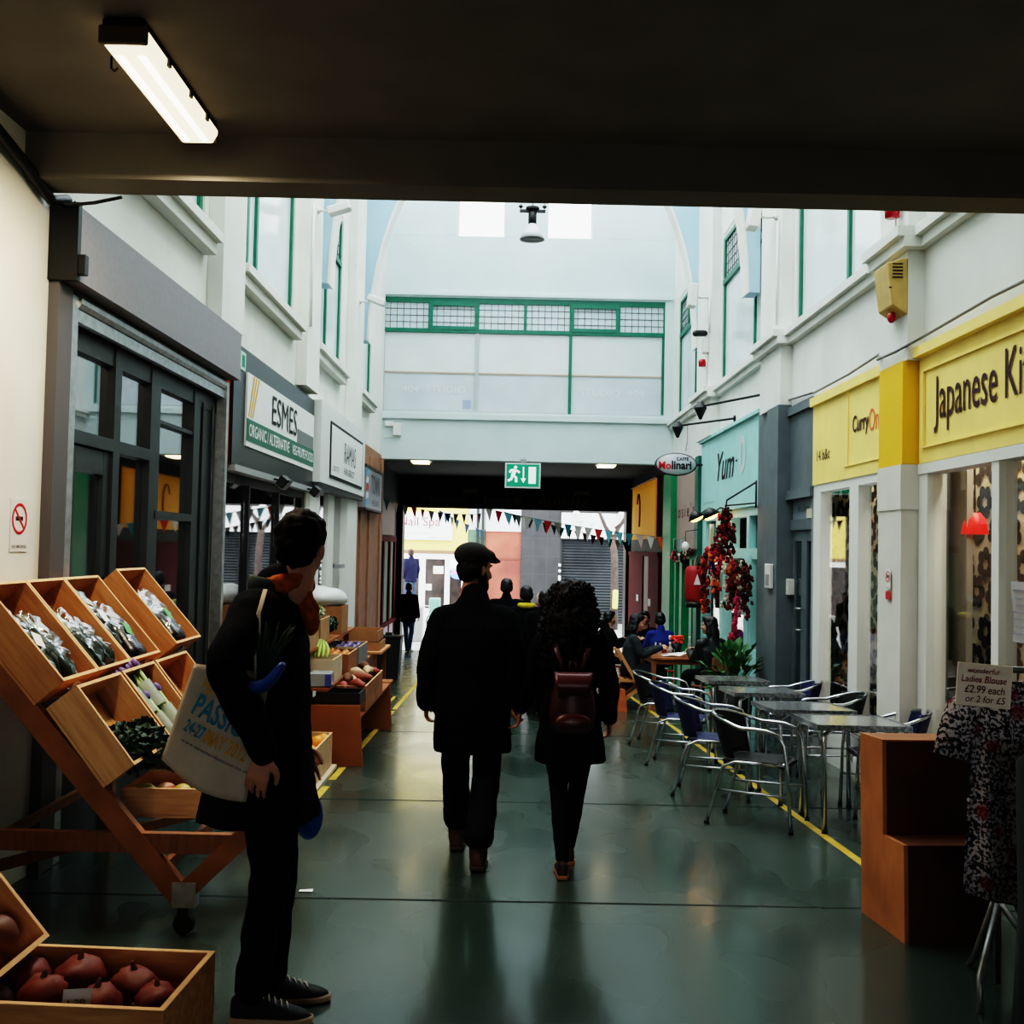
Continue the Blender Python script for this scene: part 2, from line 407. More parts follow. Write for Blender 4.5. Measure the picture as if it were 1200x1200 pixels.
# arches carrying the roof
def arch(y0, y1):
    global n
    for sgn, xw in ((-1, -2.56), (1, 3.16)):
        pts = []
        for k in range(17):
            a = pi / 2 * k / 16
            pts.append((.30 + sgn * 2.72 * cos(a), 4.9 + 4.25 * sin(a)))
        poly = [(x, y0, z) for x, z in pts] + [(.30, y0, 10.0), (xw, y0, 10.0), (xw, y0, 4.9)]
        struct('trim_%d' % n, MB().prism(poly, (0, y1 - y0, 0)), SPAN); n += 1
        rim = MB()
        for k in range(16):
            (xa, za), (xb, zb) = pts[k], pts[k + 1]
            ia, ib = (xa - sgn * .035, za - .02), (xb - sgn * .035, zb - .02)
            rim.prism([(xa, y0 - .012, za), (xb, y0 - .012, zb), (ib[0], y0 - .012, ib[1]), (ia[0], y0 - .012, ia[1])], (0, y1 - y0 + .02, 0))
        struct('trim_%d' % n, rim, WALL); n += 1
arch(16.75, 17.05); arch(13.1, 13.4)

# end wall
mb = MB()
x0, x1 = -2.6, 3.2
mb.box(x0, x1, YE, YE + .3, 3.23, 4.17)
mb.box(x0, -2.57, YE, YE + .3, 4.17, 6.43).box(2.97, x1, YE, YE + .3, 4.17, 6.43)
mb.box(x0, x1, YE, YE + .3, 6.43, 7.66)
mb.box(x0, -1.16, YE, YE + .3, 7.66, 8.9).box(-.21, .61, YE, YE + .3, 7.66, 8.9).box(1.52, x1, YE, YE + .3, 7.66, 8.9)
mb.box(x0, x1, YE, YE + .3, 8.9, 10.2)
struct('wall_end', mb, ENDW)
struct('trim_%d' % n, MB().box(-2.6, 3.1, 19.93, YE, 4.02, 4.13).box(-2.6, 3.1, 19.95, YE, 6.46, 6.52), ENDW); n += 1
SKYP = mat('sky_glow_pane', (.8, .8, .78), .3, emit=(1, .99, .94), estr=.9)  # panes glow by themselves to stand in for bright sky behind
for x0, x1 in ((-1.16, -.21), (.61, 1.52)):
    w = sroot('window_20', ((x0 + x1) / 2, YE + .2, 7.7))
    MB().box(x0, x1, YE + .2, YE + .22, 7.66, 8.9).build('pane', SKYP, w, world=True)
    MB().box(x0, x0 + .03, YE + .15, YE + .24, 7.66, 8.9).box(x1 - .03, x1, YE + .15, YE + .24, 7.66, 8.9).box(x0, x1, YE + .15, YE + .24, 7.66, 7.69).build('frame', WHITEP, w, world=True)

# green framed windows of the upper storey
def up_window(i, side, y0, y1, z0, z1, mull, tr, upmull):
    w = sroot('window_%d' % i, (side, (y0 + y1) / 2, z0))
    s = 1 if side > 0 else -1
    xa, xb = side + s * .02, side + s * .08
    f = MB(); t = .06
    f.box(xa, xb, y0, y0 + t, z0, z1).box(xa, xb, y1 - t, y1, z0, z1).box(xa, xb, y0, y1, z0, z0 + t).box(xa, xb, y0, y1, z1 - t, z1)
    f.box(xa - s * .01, xb, y0, y1, tr - .04, tr + .04)
    for m in mull: f.box(xa, xb, m - .035, m + .035, z0, tr)
    for m in upmull: f.box(xa, xb, m - .03, m + .03, tr, z1)
    f.build('frame', GREEN, w, world=True)
    ys = [y0 + .06] + list(mull) + [y1 - .06]
    for a, b in zip(ys, ys[1:]):
        MB().box(side + s * .05, side + s * .06, a, b, z0 + .05, tr).build('pane', FROST, w, world=True)
    ys = [y0 + .06] + list(upmull) + [y1 - .06]
    for a, b in zip(ys, ys[1:]):
        p = MB().box(side + s * .05, side + s * .06, a, b, tr + .04, z1 - .05).build('leaded_pane', FROST2, w, world=True)
        l = MB(); k = max(2, round((b - a) / .13))
        for q in range(1, k): l.box(side + s * .04, side + s * .05, a + (b - a) * q / k - .004, a + (b - a) * q / k + .004, tr, z1)
        for q in range(1, 5): z = tr + (z1 - tr) * q / 5; l.box(side + s * .04, side + s * .05, a, b, z - .004, z + .004)
        lo = l.build('lead', LEAD, p); lo.data.transform(Matrix.Translation(-Vector(w.location)))
up_window(1, XL, 6.6, 8.3, 4.1, 6.3, [7.4], 5.65, [7.4])
up_window(2, XL, 9.3, 11.72, 4.1, 6.3, [9.75, 10.1], 5.65, [9.75, 10.1, 10.9])
up_window(3, XL, 12.85, 15.0, 4.1, 6.3, [13.9], 5.65, [13.4, 13.9, 14.5])
up_window(4, XL, 16.6, 18.25, 4.1, 6.3, [17.2], 5.65, [17.2])
up_window(5, XR, 5.4, 7.62, 4.1, 6.3, [6.5], 5.62, [6.5])
up_window(6, XR, 8.75, 11.34, 4.1, 6.3, [9.68], 5.62, [9.68, 10.5])
up_window(7, XR, 12.6, 15.42, 4.1, 6.3, [13.45], 5.62, [13.45, 14.4])
up_window(8, XR, 17.05, 19.4, 4.1, 6.3, [17.75], 5.62, [17.75, 18.55])
# the wide window across the end wall
w = sroot('window_9', (.2, YE, 4.17))
xs = [-2.57, -1.66, -.72, .22, 1.12, 2.06, 2.97]
f = MB(); Y0, Y1 = YE + .02, YE + .1
f.box(-2.57, 2.97, Y0, Y1, 6.33, 6.43).box(-2.57, 2.97, Y0 - .01, Y1, 5.74, 5.82)
for x in xs: f.box(x - .03, x + .03, Y0, Y1, 5.8, 6.43)
for a, b in ((xs[1], xs[2]), (xs[4], xs[5])):
    f.box(a, b, Y0 - .02, Y0, 6.27, 6.37).box(a, b, Y0 - .02, Y0, 5.8, 5.87).box(a, a + .06, Y0 - .02, Y0, 5.8, 6.37).box(b - .06, b, Y0 - .02, Y0, 5.8, 6.37)
f.box(1.09, 1.15, Y0, Y1, 4.17, 5.8).box(2.92, 2.97, Y0, Y1, 4.17, 5.8)
f.build('frame', GREEN, w, world=True)
MB().box(-.75, -.68, Y0, Y1, 4.17, 5.8).box(-2.57, -2.53, Y0, Y1, 4.17, 5.8).box(-2.57, 2.97, Y0, Y1, 4.17, 4.2).build('mullion', mat('grey_frame', (.45, .48, .48), .5), w, world=True)
for a, b in zip(xs, xs[1:]):
    p = MB().box(a, b, YE + .06, YE + .07, 5.8, 6.4).build('leaded_pane', FROST2, w, world=True)
    l = MB()
    for q in range(1, 7): x = a + (b - a) * q / 7; l.box(x - .006, x + .006, YE + .05, YE + .06, 5.82, 6.34)
    for q in range(1, 4): z = 5.82 + .52 * q / 4; l.box(a, b, YE + .05, YE + .06, z - .006, z + .006)
    lo = l.build('lead', LEAD, p); lo.data.transform(Matrix.Translation(-Vector(w.location)))
FR3 = mat('white_blind_glass', (.70, .76, .75), .15, var=.05, scale=1.2)
FR4 = mat('lavender_glass', (.58, .64, .68), .12, var=.06, scale=1.5)
for a, b in ((-2.55, -.72), (-.72, 1.12), (1.12, 2.95)):
    MB().box(a, b, YE + .06, YE + .07, 4.95, 5.78).build('upper_pane', FR3, w, world=True)
    MB().box(a, b, YE + .06, YE + .07, 4.17, 4.94).build('lower_pane', FR4, w, world=True)
MB().box(-2.55, 2.95, YE + .045, YE + .06, 4.93, 4.965).build('blind_rail', mat('tan_rail', (.45, .36, .28), .6), w, world=True)
FAINT = mat('faint_white_text', (.78, .80, .80), .5)
text('404  STUDIO', FAINT, (-1.55, YE + .055, 4.62), UE, UZ, 1.25, .14, w, True)
text('STUDIO  404', FAINT, (1.95, YE + .055, 4.62), UE, UZ, 1.25, .14, w, True)
MB().box(-.98, -.82, YE + .05, YE + .055, 4.25, 4.42).build('sticker', mat('blue_sticker', (.35, .42, .60), .5), w, world=True)

# dark passage beyond the lintel
PL, PR = -3.06, 3.26
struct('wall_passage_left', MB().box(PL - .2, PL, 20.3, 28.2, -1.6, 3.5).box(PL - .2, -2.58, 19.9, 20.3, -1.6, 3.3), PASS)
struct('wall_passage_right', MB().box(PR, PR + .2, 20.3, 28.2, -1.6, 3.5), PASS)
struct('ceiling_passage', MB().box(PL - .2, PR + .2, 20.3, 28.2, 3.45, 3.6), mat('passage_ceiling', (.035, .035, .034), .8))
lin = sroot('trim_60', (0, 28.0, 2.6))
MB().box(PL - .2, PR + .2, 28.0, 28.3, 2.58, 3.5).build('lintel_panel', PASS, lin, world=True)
DIM = mat('dim_grey_text', (.10, .115, .115), .7)
text('Please   leave   quietly', DIM, (-.15, 27.99, 2.80), UE, UZ, 4.6, .25, lin, True)
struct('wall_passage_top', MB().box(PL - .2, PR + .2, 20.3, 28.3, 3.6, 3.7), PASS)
struct('trim_61', MB().box(PL, PL + .16, 27.7, 28.25, fz(28) - .05, 2.6), BLKM)
struct('trim_62', MB().box(PR - .12, PR, 27.6, 28.25, fz(28) - .05, 2.6), BLKM)
# ------------------------------------------------------------------ left shop fronts
def wroot(name, label, cat, x, y, z, group=None): return thing(name, label, cat, (x, y, z), group=group)
# dark grey shop front behind the shutter
F0 = -2.62
w = sroot('window_10', (F0, 7.3, 0))
f = MB()
for a, b in ((5.86, 5.97), (6.60, 6.71), (7.27, 7.47), (8.26, 8.42)): f.box(F0 - .05, F0 + .05, a, b, fz(a) - .05, 2.82)
f.box(F0 - .05, F0 + .05, 5.86, 7.4, 2.11, 2.19).box(F0 - .04, F0 + .04, 5.86, 8.9, 2.66, 2.84)
f.box(F0 - .03, F0 + .06, 7.4, 8.3, 1.70, 1.76).box(F0 - .03, F0 + .04, 7.4, 8.3, 2.40, 2.43).box(F0 - .04, F0 + .04, 7.4, 8.3, .35, .5)
f.box(F0 - .04, F0 + .03, 8.40, 8.9, -.6, 2.7).box(F0 - .04, F0 + .03, 5.9, 8.4, -.5, .2).box(F0 + .03, F0 + .05, 8.50, 8.55, -.4, 2.7).box(F0 + .03, F0 + .05, 8.76, 8.82, -.4, 2.7)
f.build('frame', DGREY, w, world=True)
for a, b, c, d in ((5.97, 6.6, 2.19, 2.66), (6.71, 7.27, 2.19, 2.66), (6.71, 7.27, .2, 2.11), (7.47, 8.26, 1.76, 2.66), (7.47, 8.26, .5, 1.70)):
    MB().box(F0 - .006, F0, a, b, c, d).build('pane', GLASS, w, world=True)
MB().box(F0 - .25, F0 - .22, 7.50, 8.20, 1.02, 1.04).box(F0 - .25, F0 - .22, 7.50, 8.20, .90, .92).box(F0 - .25, F0 - .23, 7.95, 7.98, .4, 1.7).box(F0 - .25, F0 - .23, 8.12, 8.15, .4, 1.7).build('display_rail', mat('cream_rail', (.6, .5, .38), .5), w, world=True)
w = sroot('door_1', (F0, 6.28, fz(6.28)))
MB().box(F0 - .03, F0 + .03, 5.98, 6.08, -.28, 2.10).box(F0 - .03, F0 + .03, 6.50, 6.60, -.28, 2.10).box(F0 - .03, F0 + .03, 6.08, 6.5, 1.95, 2.10).box(F0 - .03, F0 + .03, 6.08, 6.5, -.28, .1).build('door_frame', DGREY, w, world=True)
MB().box(F0 - .006, F0, 6.08, 6.5, .1, 1.95).build('pane', GLASS, w, world=True)
MB().tube([(F0 + .03, 6.55, 1.0), (F0 + .08, 6.55, 1.02), (F0 + .08, 6.55, 1.28), (F0 + .03, 6.55, 1.30)], .012, 8).build('door_handle', BLKM, w, True, world=True)
# warm shop interior glimpsed through the glass
MB().box(-3.6, -3.55, 6.0, 7.3, 1.35, 2.0).build('trim_70', mat('mustard_wall', (.20, .10, .015), .8))['kind'] = 'structure'

r = wroot('roller_shutter', 'grey roller shutter box above the dark shop front by the no smoking sign', 'shutter', XL, 7.2, 2.9)
MB().box(XL, -2.40, 5.58, 8.98, 2.965, 3.375).build('shutter_box', GREYM, r, world=True)
MB().box(XL, -2.39, 5.54, 5.585, 2.955, 3.385).box(-2.42, -2.35, 5.55, 5.60, 2.99, 3.10).build('end_plate', BLKM, r, world=True)
MB().box(XL - .03, -2.49, 5.56, 5.74, fz(5.6), 2.955).build('guide_rail', mat('dark_steel_rail', (.10, .095, .10), .5), r, world=True)
MB().box(XL - .02, -2.50, 5.74, 5.84, fz(5.7), 2.93).build('guide_rail', GALV, r, world=True)
MB().box(XL - .02, -2.48, 8.86, 8.93, fz(8.9), 2.93).build('guide_rail', GALV, r, world=True)
MB().tube([(-2.53, 5.84, 2.91), (-2.53, 8.86, 2.91)], .05, 10).box(-2.55, -2.50, 5.84, 8.86, 2.79, 2.86).build('shutter_curtain', GALV, r, world=True)

struct('trim_71', MB().box(XL - .02, -2.52, 8.95, 9.10, 2.2, 3.0), TERRA)
# organic food shop
r = wroot('shop_sign', 'black fascia with a white and green board for organic food', 'sign', XL, 11, 2.2)
FB = -2.49
MB().box(XL - .06, FB, 9.10, 12.84, 2.24, 3.34).build('fascia_box', mat('black_gloss_fascia', (.02, .024, .028), .3), r, world=True)
MB().box(FB, FB + .02, 9.50, 12.74, 2.44, 3.13).build('board', SIGNW, r, world=True)
MB().box(FB + .02, FB + .024, 9.50, 12.74, 2.49, 2.70).build('green_band', mat('sign_green', (.03, .13, .085), .5), r, world=True)
MB().box(FB + .02, FB + .024, 11.75, 12.70, 2.70, 2.86).build('grey_patch', mat('sign_grey', (.16, .17, .17), .5), r, world=True)
g = MB()
for k in range(3): g.prism([(FB + .02, 9.55 + k * .07, 2.72), (FB + .02, 9.58 + k * .07, 2.72), (FB + .02, 9.76 + k * .09, 3.12), (FB + .02, 9.72 + k * .09, 3.12)], (.004, 0, 0))
g.build('gold_stripes', mat('sign_gold', (.55, .33, .04), .5), r, world=True)
text('ESMES', BLACK, (FB + .024, 11.1, 2.91), UL, UZ, 1.22, .30, r, True)
text('ORGANIC / ALTERNATIVE', WHITE, (FB + .026, 10.45, 2.60), UL, UZ, 1.75, .12, r, True, bold=.012)
text('VEG·FRUITS·FOODS', WHITE, (FB + .026, 12.08, 2.60), UL, UZ, 1.2, .11, r, True, bold=.012)
r = wroot('exit_sticker', 'pale green exit sticker at the corner of the black fascia', 'sign', FB, 9.28, 3.15)
MB().box(FB + .0005, FB + .01, 9.14, 9.45, 3.12, 3.29).build('plate', mat('pale_green_plate', (.50, .70, .58), .5), r, world=True)
MB().box(FB + .01, FB + .013, 9.18, 9.26, 3.15, 3.26).box(FB + .01, FB + .013, 9.32, 9.41, 3.15, 3.26).build('pictogram', mat('exit_green', (.0, .22, .13), .5), r, world=True)
def spot(label, x, y, z, d):
    r = thing('flood_light', label, 'lamp', (x + .03, y, z), group='black flood lights under the black fascia')
    MB().tube([(x + .035, y, z + .03), (x + .06, y, z + .03), (x + .12, y, z + .01)], .012, 8).build('bracket', BLKM, r, True, world=True)
    M = Matrix.Translation((x + .14, y, z)) @ Matrix.Rotation(.7, 4, 'Y')
    MB().box(-.05, .05, -.1, .1, -.06, .06, M).build('lamp_head', BLKM, r, bevel=.012, world=True)
    MB().box(-.04, .04, -.09, .09, -.066, -.06, M).build('lens', mat('lamp_lens', (.4, .42, .42), .2), r, world=True)
spot('black flood light under the middle of the organic board', FB, 10.6, 2.17, 1)
spot('black flood light under the far end of the organic board', FB, 12.35, 2.17, 1)
struct('trim_72', MB().box(XL - .06, -2.46, 9.12, 12.85, 2.18, 2.24), mat('grey_ledge', (.30, .31, .31), .6))
w = sroot('window_11', (F0, 11, -.5))
f = MB()
for a, b in ((9.12, 9.25), (10.1, 10.16), (11.4, 11.46), (12.65, 12.8)): f.box(F0 - .04, F0 + .04, a, b, fz(a) - .05, 2.2)
f.box(F0 - .04, F0 + .04, 9.12, 12.8, -.7, .0).box(F0 - .04, F0 + .04, 9.12, 12.8, 2.1, 2.2)
f.build('frame', BLKM, w, world=True)
for a, b in ((9.25, 10.1), (10.16, 11.4), (11.46, 12.65)): MB().box(F0 - .006, F0, a, b, 0, 2.1).build('pane', GLASS, w, world=True)
MB().box(F0 - .3, F0 - .28, 9.45, 9.72, .65, 1.75).build('poster_and_reflection', mat('lilac_reflection', (.20, .19, .24), .7), w, world=True)  # lilac panel stands in for a lavender reflection in the shop glass

# hair salon in white
r = wroot('shop_sign', 'white hair and beauty salon sign in a thin black outline', 'sign', XL, 14.9, 2.3)
FB = -2.40
MB().box(XL - .05, FB, 12.86, 16.75, 2.32, 3.36).build('fascia_box', mat('white_fascia', (.66, .68, .66), .5), r, world=True)
MB().box(FB, FB + .012, 13.50, 16.42, 2.42, 3.17).build('border', BLACK, r, world=True)
MB().box(FB + .004, FB + .018, 13.56, 16.36, 2.46, 3.13).build('board', SIGNW, r, world=True)
text('RAMAS', mat('grey_text', (.10, .10, .10), .6), (FB + .02, 15.1, 2.84), UL, UZ, 1.05, .30, r, True, bold=-.01)
text('HAIR & BEAUTY', mat('grey_text', (.10, .10, .10), .6), (FB + .02, 15.05, 2.58), UL, UZ, .95, .10, r, True)
text('020 7733 0000'[:7], mat('grey_text', (.10, .10, .10), .6), (FB + .02, 13.9, 2.56), UL, UZ, .45, .07, r, True)
struct('trim_73', MB().box(XL - .1, -2.42, 12.86, 16.75, 2.25, 2.32), DGREY)
struct('trim_74', MB().box(XL - .06, -2.52, 12.88, 13.55, -1, 2.3), WHITEP)
struct('trim_75', MB().box(XL - .06, -2.50, 15.75, 16.75, -1, 2.3), WHITEP)
w = sroot('door_2', (XL, 14.6, fz(14.6)))
MB().box(XL - .08, XL - .02, 14.45, 14.95, -.8, 2.25).box(XL - .08, XL - .02, 13.55, 13.62, -.8, 2.25).box(XL - .06, XL - .02, 13.55, 15.75, -.8, -.3).build('frame', WHITEP, w, world=True)
MB().box(XL - .06, XL - .055, 13.62, 14.45, -.3, 2.25).build('pane', GLASS, w, world=True)
MB().box(XL - .06, XL - .055, 14.95, 15.75, -.3, 2.25).build('pane', GLASS, w, world=True)
MB().box(XL - .02, XL + .06, 15.2, 15.55, 1.18, 1.24).build('letter_shelf', GALV, w, world=True)

# brown shop and its grey hanging sign
struct('trim_76', MB().box(XL - .05, -2.52, 16.76, 19.85, 2.1, 3.28).box(XL - .05, -2.50, 17.15, 17.35, -1, 2.2).box(XL - .05, -2.53, 16.8, 18.2, -1, 2.2).box(XL - .05, -2.50, 18.2, 19.85, -1, 3.1).box(XL - .02, -2.47, 19.5, 19.85, -1, 3.2), BROWNP)
r = wroot('shop_sign', 'grey shop sign with faded letters above the tan pillar', 'sign', XL, 17.9, 2.2)
MB().box(-2.52, -2.40, 16.95, 19.1, 2.14, 2.86).build('board', mat('grey_sign', (.26, .27, .29), .4), r, world=True)
MB().box(-2.52, -2.39, 16.93, 19.12, 2.83, 2.88).box(-2.52, -2.39, 16.93, 19.12, 2.12, 2.16).box(-2.52, -2.39, 19.08, 19.12, 2.12, 2.88).build('frame', mat('dark_bronze', (.05, .04, .04), .5), r, world=True)
text('TOWN', mat('dark_grey_text', (.05, .05, .06), .5), (-2.40, 18.15, 2.58), UL, UZ, 1.1, .34, r, True, bold=.01)
text('WELL BEING', mat('dark_grey_text', (.05, .05, .06), .5), (-2.40, 18.2, 2.27), UL, UZ, .9, .10, r, True)
STK = [mat('sticker_blue', (.10, .35, .55), .5), mat('sticker_red', (.45, .05, .05), .5), mat('sticker_pale', (.65, .66, .66), .5)]
for i, (z, k) in enumerate(((2.76, 0), (2.62, 2), (2.50, 1), (2.36, 2), (2.24, 0))):
    p = MB().prism([(-2.395, 16.95, z - .05), (-2.395, 17.2, z - .03), (-2.395, 17.2, z + .04), (-2.395, 17.02, z + .06)], (.006, 0, 0)).build('sticker', STK[k], r, world=True)

# ------------------------------------------------------------------ right shop fronts
# yellow noodle and curry shops
YF = XR - .03
r = wroot('shop_sign', 'yellow fascia lettered for a Japanese kitchen in dark brown', 'sign', YF, 6.2, 2.3)
MB().box(YF, XR + .2, 4.45, 7.82, 2.25, 3.12).build('board', YELL, r, world=True)
MB().box(YF - .06, XR + .1, 4.45, 7.82, 3.06, 3.14).box(YF - .02, YF, 4.45, 7.74, 2.94, 2.955).box(YF - .02, YF, 4.45, 7.74, 2.36, 2.375).box(YF - .02, YF, 7.70, 7.74, 2.36, 2.955).build('moulding', YELL, r, world=True)
BRT = mat('dark_maroon_text', (.045, .008, .012), .6)
text('Japanese Kitchen', BRT, (YF - .004, 7.53, 2.66), UR, UZ, 1.93, .42, r, True, align=1, bold=.004)
r = wroot('shop_sign', 'yellow fascia with a small curry logo and the number 14', 'sign', YF, 9.5, 2.3)
MB().box(YF, XR + .2, 8.32, 10.57, 2.25, 3.12).build('board', YELL, r, world=True)
MB().box(YF - .04, XR + .1, 8.32, 10.57, 3.06, 3.15).box(YF - .012, YF, 8.4, 9.55, 2.36, 2.37).box(YF - .012, YF, 9.44, 9.46, 2.36, 3.06).build('moulding', YELL, r, world=True)
text('Curry', BRT, (YF - .004, 9.12, 2.71), UR, UZ, .42, .20, r, True, bold=.02)
text('On', mat('orange_outline_text', (.75, .16, .06), .6), (YF - .004, 8.78, 2.72), UR, UZ, .24, .20, r, True, bold=.0)
text('14 b&c', BRT, (YF - .004, 10.2, 2.54), UR, UZ, .42, .11, r, True)
struct('trim_77', MB().box(3.0, XR + .2, 7.84, 8.34, 2.25, 3.05), mat('deep_yellow_paint', (.85, .50, .02), .6))
struct('trim_78', MB().box(3.0, XR + .2, 7.85, 8.33, -.6, 2.25).box(2.99, XR + .2, 7.84, 8.34, 1.9, 2.25), mat('cream_pillar', (.66, .64, .58), .8, var=.04, scale=4, bump=.1))
# shop windows with flowered screens
w = sroot('window_12', (XR, 9.5, 0))
f = MB()
for a, b in ((10.32, 10.56), (9.20, 9.44), (8.50, 8.70)): f.box(XR - .02, XR + .1, a, b, fz(a) - .05, 2.25)
f.box(XR - .02, XR + .1, 8.4, 10.56, 2.17, 2.26).box(XR - .02, XR + .1, 8.4, 10.56, -.6, -.05)
f.build('frame', WHITEP, w, world=True)
for a, b in ((8.70, 9.20), (9.44, 10.32)): MB().box(XR + .03, XR + .036, a, b, -.05, 2.17).build('pane', GLASSR, w, world=True)
w = sroot('window_13', (XR, 6.2, 0))
f = MB()
for a, b in ((4.4, 4.5), (5.4, 5.5), (6.55, 6.65), (7.68, 7.84)): f.box(XR - .02, XR + .1, a, b, fz(a) - .05, 2.25)
f.box(XR - .03, XR + .12, 4.4, 7.84, 2.17, 2.25).box(XR - .02, XR + .1, 4.4, 7.84, -.6, .0)
f.build('frame', WHITEP, w, world=True)
for a, b in ((4.5, 5.4), (5.5, 6.55), (6.65, 7.68)): MB().box(XR + .03, XR + .036, a, b, .0, 2.17).build('pane', GLASSR, w, world=True)
struct('trim_79', MB().box(3.42, 3.47, 7.66, 8.28, -.6, 2.9), mat('taupe_pillar', (.34, .31, .26), .8))
FLC = mat('floral_cream', (.55, .50, .38), .9); FLB = mat('floral_black', (.010, .011, .012), .9)
def screen(label, y0, y1, x, z0=-.35, z1=2.5):
    r = thing('flowered_curtain', label, 'curtain', (x, (y0 + y1) / 2, z0))
    MB().box(x, x + .02, y0, y1, z0, z1).build('cloth', FLC, r, world=True)
    g = MB(); rg = random.Random(int(y0 * 100))
    z = z0 + .1; row = 0
    while z < z1 - .08:
        y = y0 + (.12 if row % 2 else .25)
        while y < y1 - .05:
            cy, cz, a0 = y + rg.uniform(-.03, .03), z + rg.uniform(-.03, .03), rg.random() * 6
            for k in range(6):
                a = a0 + k * pi / 3; py = cy + .088 * cos(a) if k < 5 or 1 else cy; pz = cz + .088 * sin(a)
                g.add([(x - .004 - .0003 * k, min(y1, max(y0, py + .052 * cos(q * pi / 6))), pz + .052 * sin(q * pi / 6)) for q in range(12)], [tuple(range(12))])
            y += .29
        z += .25; row += 1
    g.build('flower_print', FLB, r, world=True)
screen('black flowered screen inside the window beside the white pillar', 10.0, 11.1, 3.74)
screen('black flowered screen inside the window next to the grey doorway', 10.3, 11.5, 3.46)
screen('long black flowered screen behind the noodle shop glass', 5.6, 8.7, 3.74)

# grey doorway
struct('trim_80', MB().box(3.0, XR + .2, 11.5, 12.0, -1, 3.22).box(3.06, XR + .2, 12.0, 12.66, -1, 3.25), GREYP)
struct('trim_81', MB().box(XR - .01, XR + .2, 10.56, 11.5, 2.22, 3.18).box(XR - .06, XR + .2, 10.56, 11.5, 2.14, 2.24).box(XR - .05, XR + .2, 10.56, 11.5, 3.08, 3.18).box(XR, XR + .2, 10.56, 11.5, 1.80, 1.92), GREYP)
struct('trim_82', MB().box(XR - .02, XR + .1, 10.555, 10.62, -.6, 2.2), mat('light_grey_post', (.24, .27, .28), .5))
w = sroot('door_3', (XR, 11.0, fz(11)))
f = MB().box(XR + .03, XR + .09, 10.62, 10.70, -.56, 1.80).box(XR + .03, XR + .09, 11.4, 11.5, -.56, 1.80).box(XR + .03, XR + .09, 10.95, 11.15, -.56, 1.80).box(XR + .03, XR + .09, 10.62, 11.5, 1.68, 1.80).box(XR + .03, XR + .09, 10.62, 11.5, -.56, -.2)
f.build('door_frame', GREYP, w, world=True)
for a, b in ((10.70, 10.95), (11.15, 11.4)): MB().box(XR + .05, XR + .06, a, b, -.2, 1.68).build('pane', mat('smoked_pane', (.03, .045, .05), .1), w, world=True)
MB().tube([(XR + .03, 11.05, .95), (XR - .03, 11.05, .95), (XR - .03, 11.15, .95)], .012, 8).tube([(XR + .03, 11.05, .72), (XR - .03, 11.05, .72), (XR - .03, 11.12, .72)], .01, 8).build('door_handle', STEEL, w, True, world=True)
MB().box(XR + .02, XR + .05, 10.58, 11.48, 1.92, 2.14).build('fanlight', mat('blue_grey_panel', (.20, .25, .30), .4), w, world=True)
text('Hot Stone', mat('dark_grey_text', (.05, .05, .06), .5), (XR + .018, 11.05, 2.04), UR, UZ, .45, .08, w, True, shear=.3)
r = wroot('number_card', 'small cream card at the corner of the grey fanlight', 'sign', XR, 10.72, 1.94)
MB().box(XR - .012, XR + .02, 10.64, 10.84, 1.92, 2.02).build('card', mat('cream_card', (.60, .56, .42), .6), r, world=True)
r = wroot('entry_phone', 'white door entry phone on the grey pillar', 'intercom', 3.0, 11.8, 1.16)
MB().box(2.955, 3.0, 11.62, 11.86, 1.14, 1.42).build('body', mat('white_plastic', (.62, .62, .58), .4), r, bevel=.008, world=True)
MB().box(2.95, 2.957, 11.66, 11.80, 1.17, 1.30).build('keypad', mat('grey_keys', (.22, .23, .23), .5), r, world=True)
r = wroot('light_switch', 'small white switch below the entry phone', 'switch', XR, 11.44, 1.10)
MB().box(3.105, XR + .03, 11.40, 11.50, 1.08, 1.26).build('plate', mat('white_plastic', (.62, .62, .58), .4), r, bevel=.005, world=True)
MB().box(3.10, 3.107, 11.43, 11.47, 1.14, 1.19).build('rocker', WHITEP, r, world=True)

# teal gift shop
r = wroot('shop_sign', 'pale teal fascia with a handwritten black shop name', 'sign', XR, 14.6, 2.2)
TF = XR - .06
MB().box(TF, XR + .2, 12.66, 16.58, 2.14, 3.30).build('board', TEAL, r, world=True)
MB().box(TF - .05, XR + .05, 12.64, 16.62, 3.28, 3.33).build('moulding', TEAL, r, world=True)
text('Yum', BLACK, (TF - .003, 14.72, 2.80), UR, UZ, 1.15, .42, r, True, shear=.35, bold=.012)
text('-', BLACK, (TF - .003, 14.0, 2.80), UR, UZ, .12, .03, r, True, bold=.02)
text('D', mat('pale_letter', (.55, .72, .70), .5), (TF - .004, 13.62, 2.86), UR, UZ, .34, .50, r, True, bold=.03)
text('gifts & accessories', mat('faded_grey_text', (.25, .40, .40), .5), (TF - .003, 15.9, 2.30), UR, UZ, .9, .07, r, True, shear=.3)
w = sroot('window_14', (XR, 14.6, 0))
f = MB()
f.box(XR - .03, XR + .1, 12.66, 16.58, 2.02, 2.16).box(XR - .03, XR + .1, 12.66, 16.58, 1.46, 1.60).box(XR - .03, XR + .1, 12.66, 16.58, -.9, .22)
for a, b in ((16.3, 16.58), (15.22, 15.5), (14.45, 14.6), (14.98, 15.06), (13.36, 13.5), (12.66, 12.76)): f.box(XR - .03, XR + .1, a, b, 1.5, 2.1)
for a, b in ((16.45, 16.58), (14.92, 15.12), (13.32, 13.56), (12.66, 12.76), (13.20, 13.26)): f.box(XR - .04, XR + .1, a, b, -.9, 1.5)
f.box(XR - .02, XR + .08, 12.7, 13.3, .02, .30).box(XR - .03, XR + .08, 12.85, 13.15, -.4, .2)
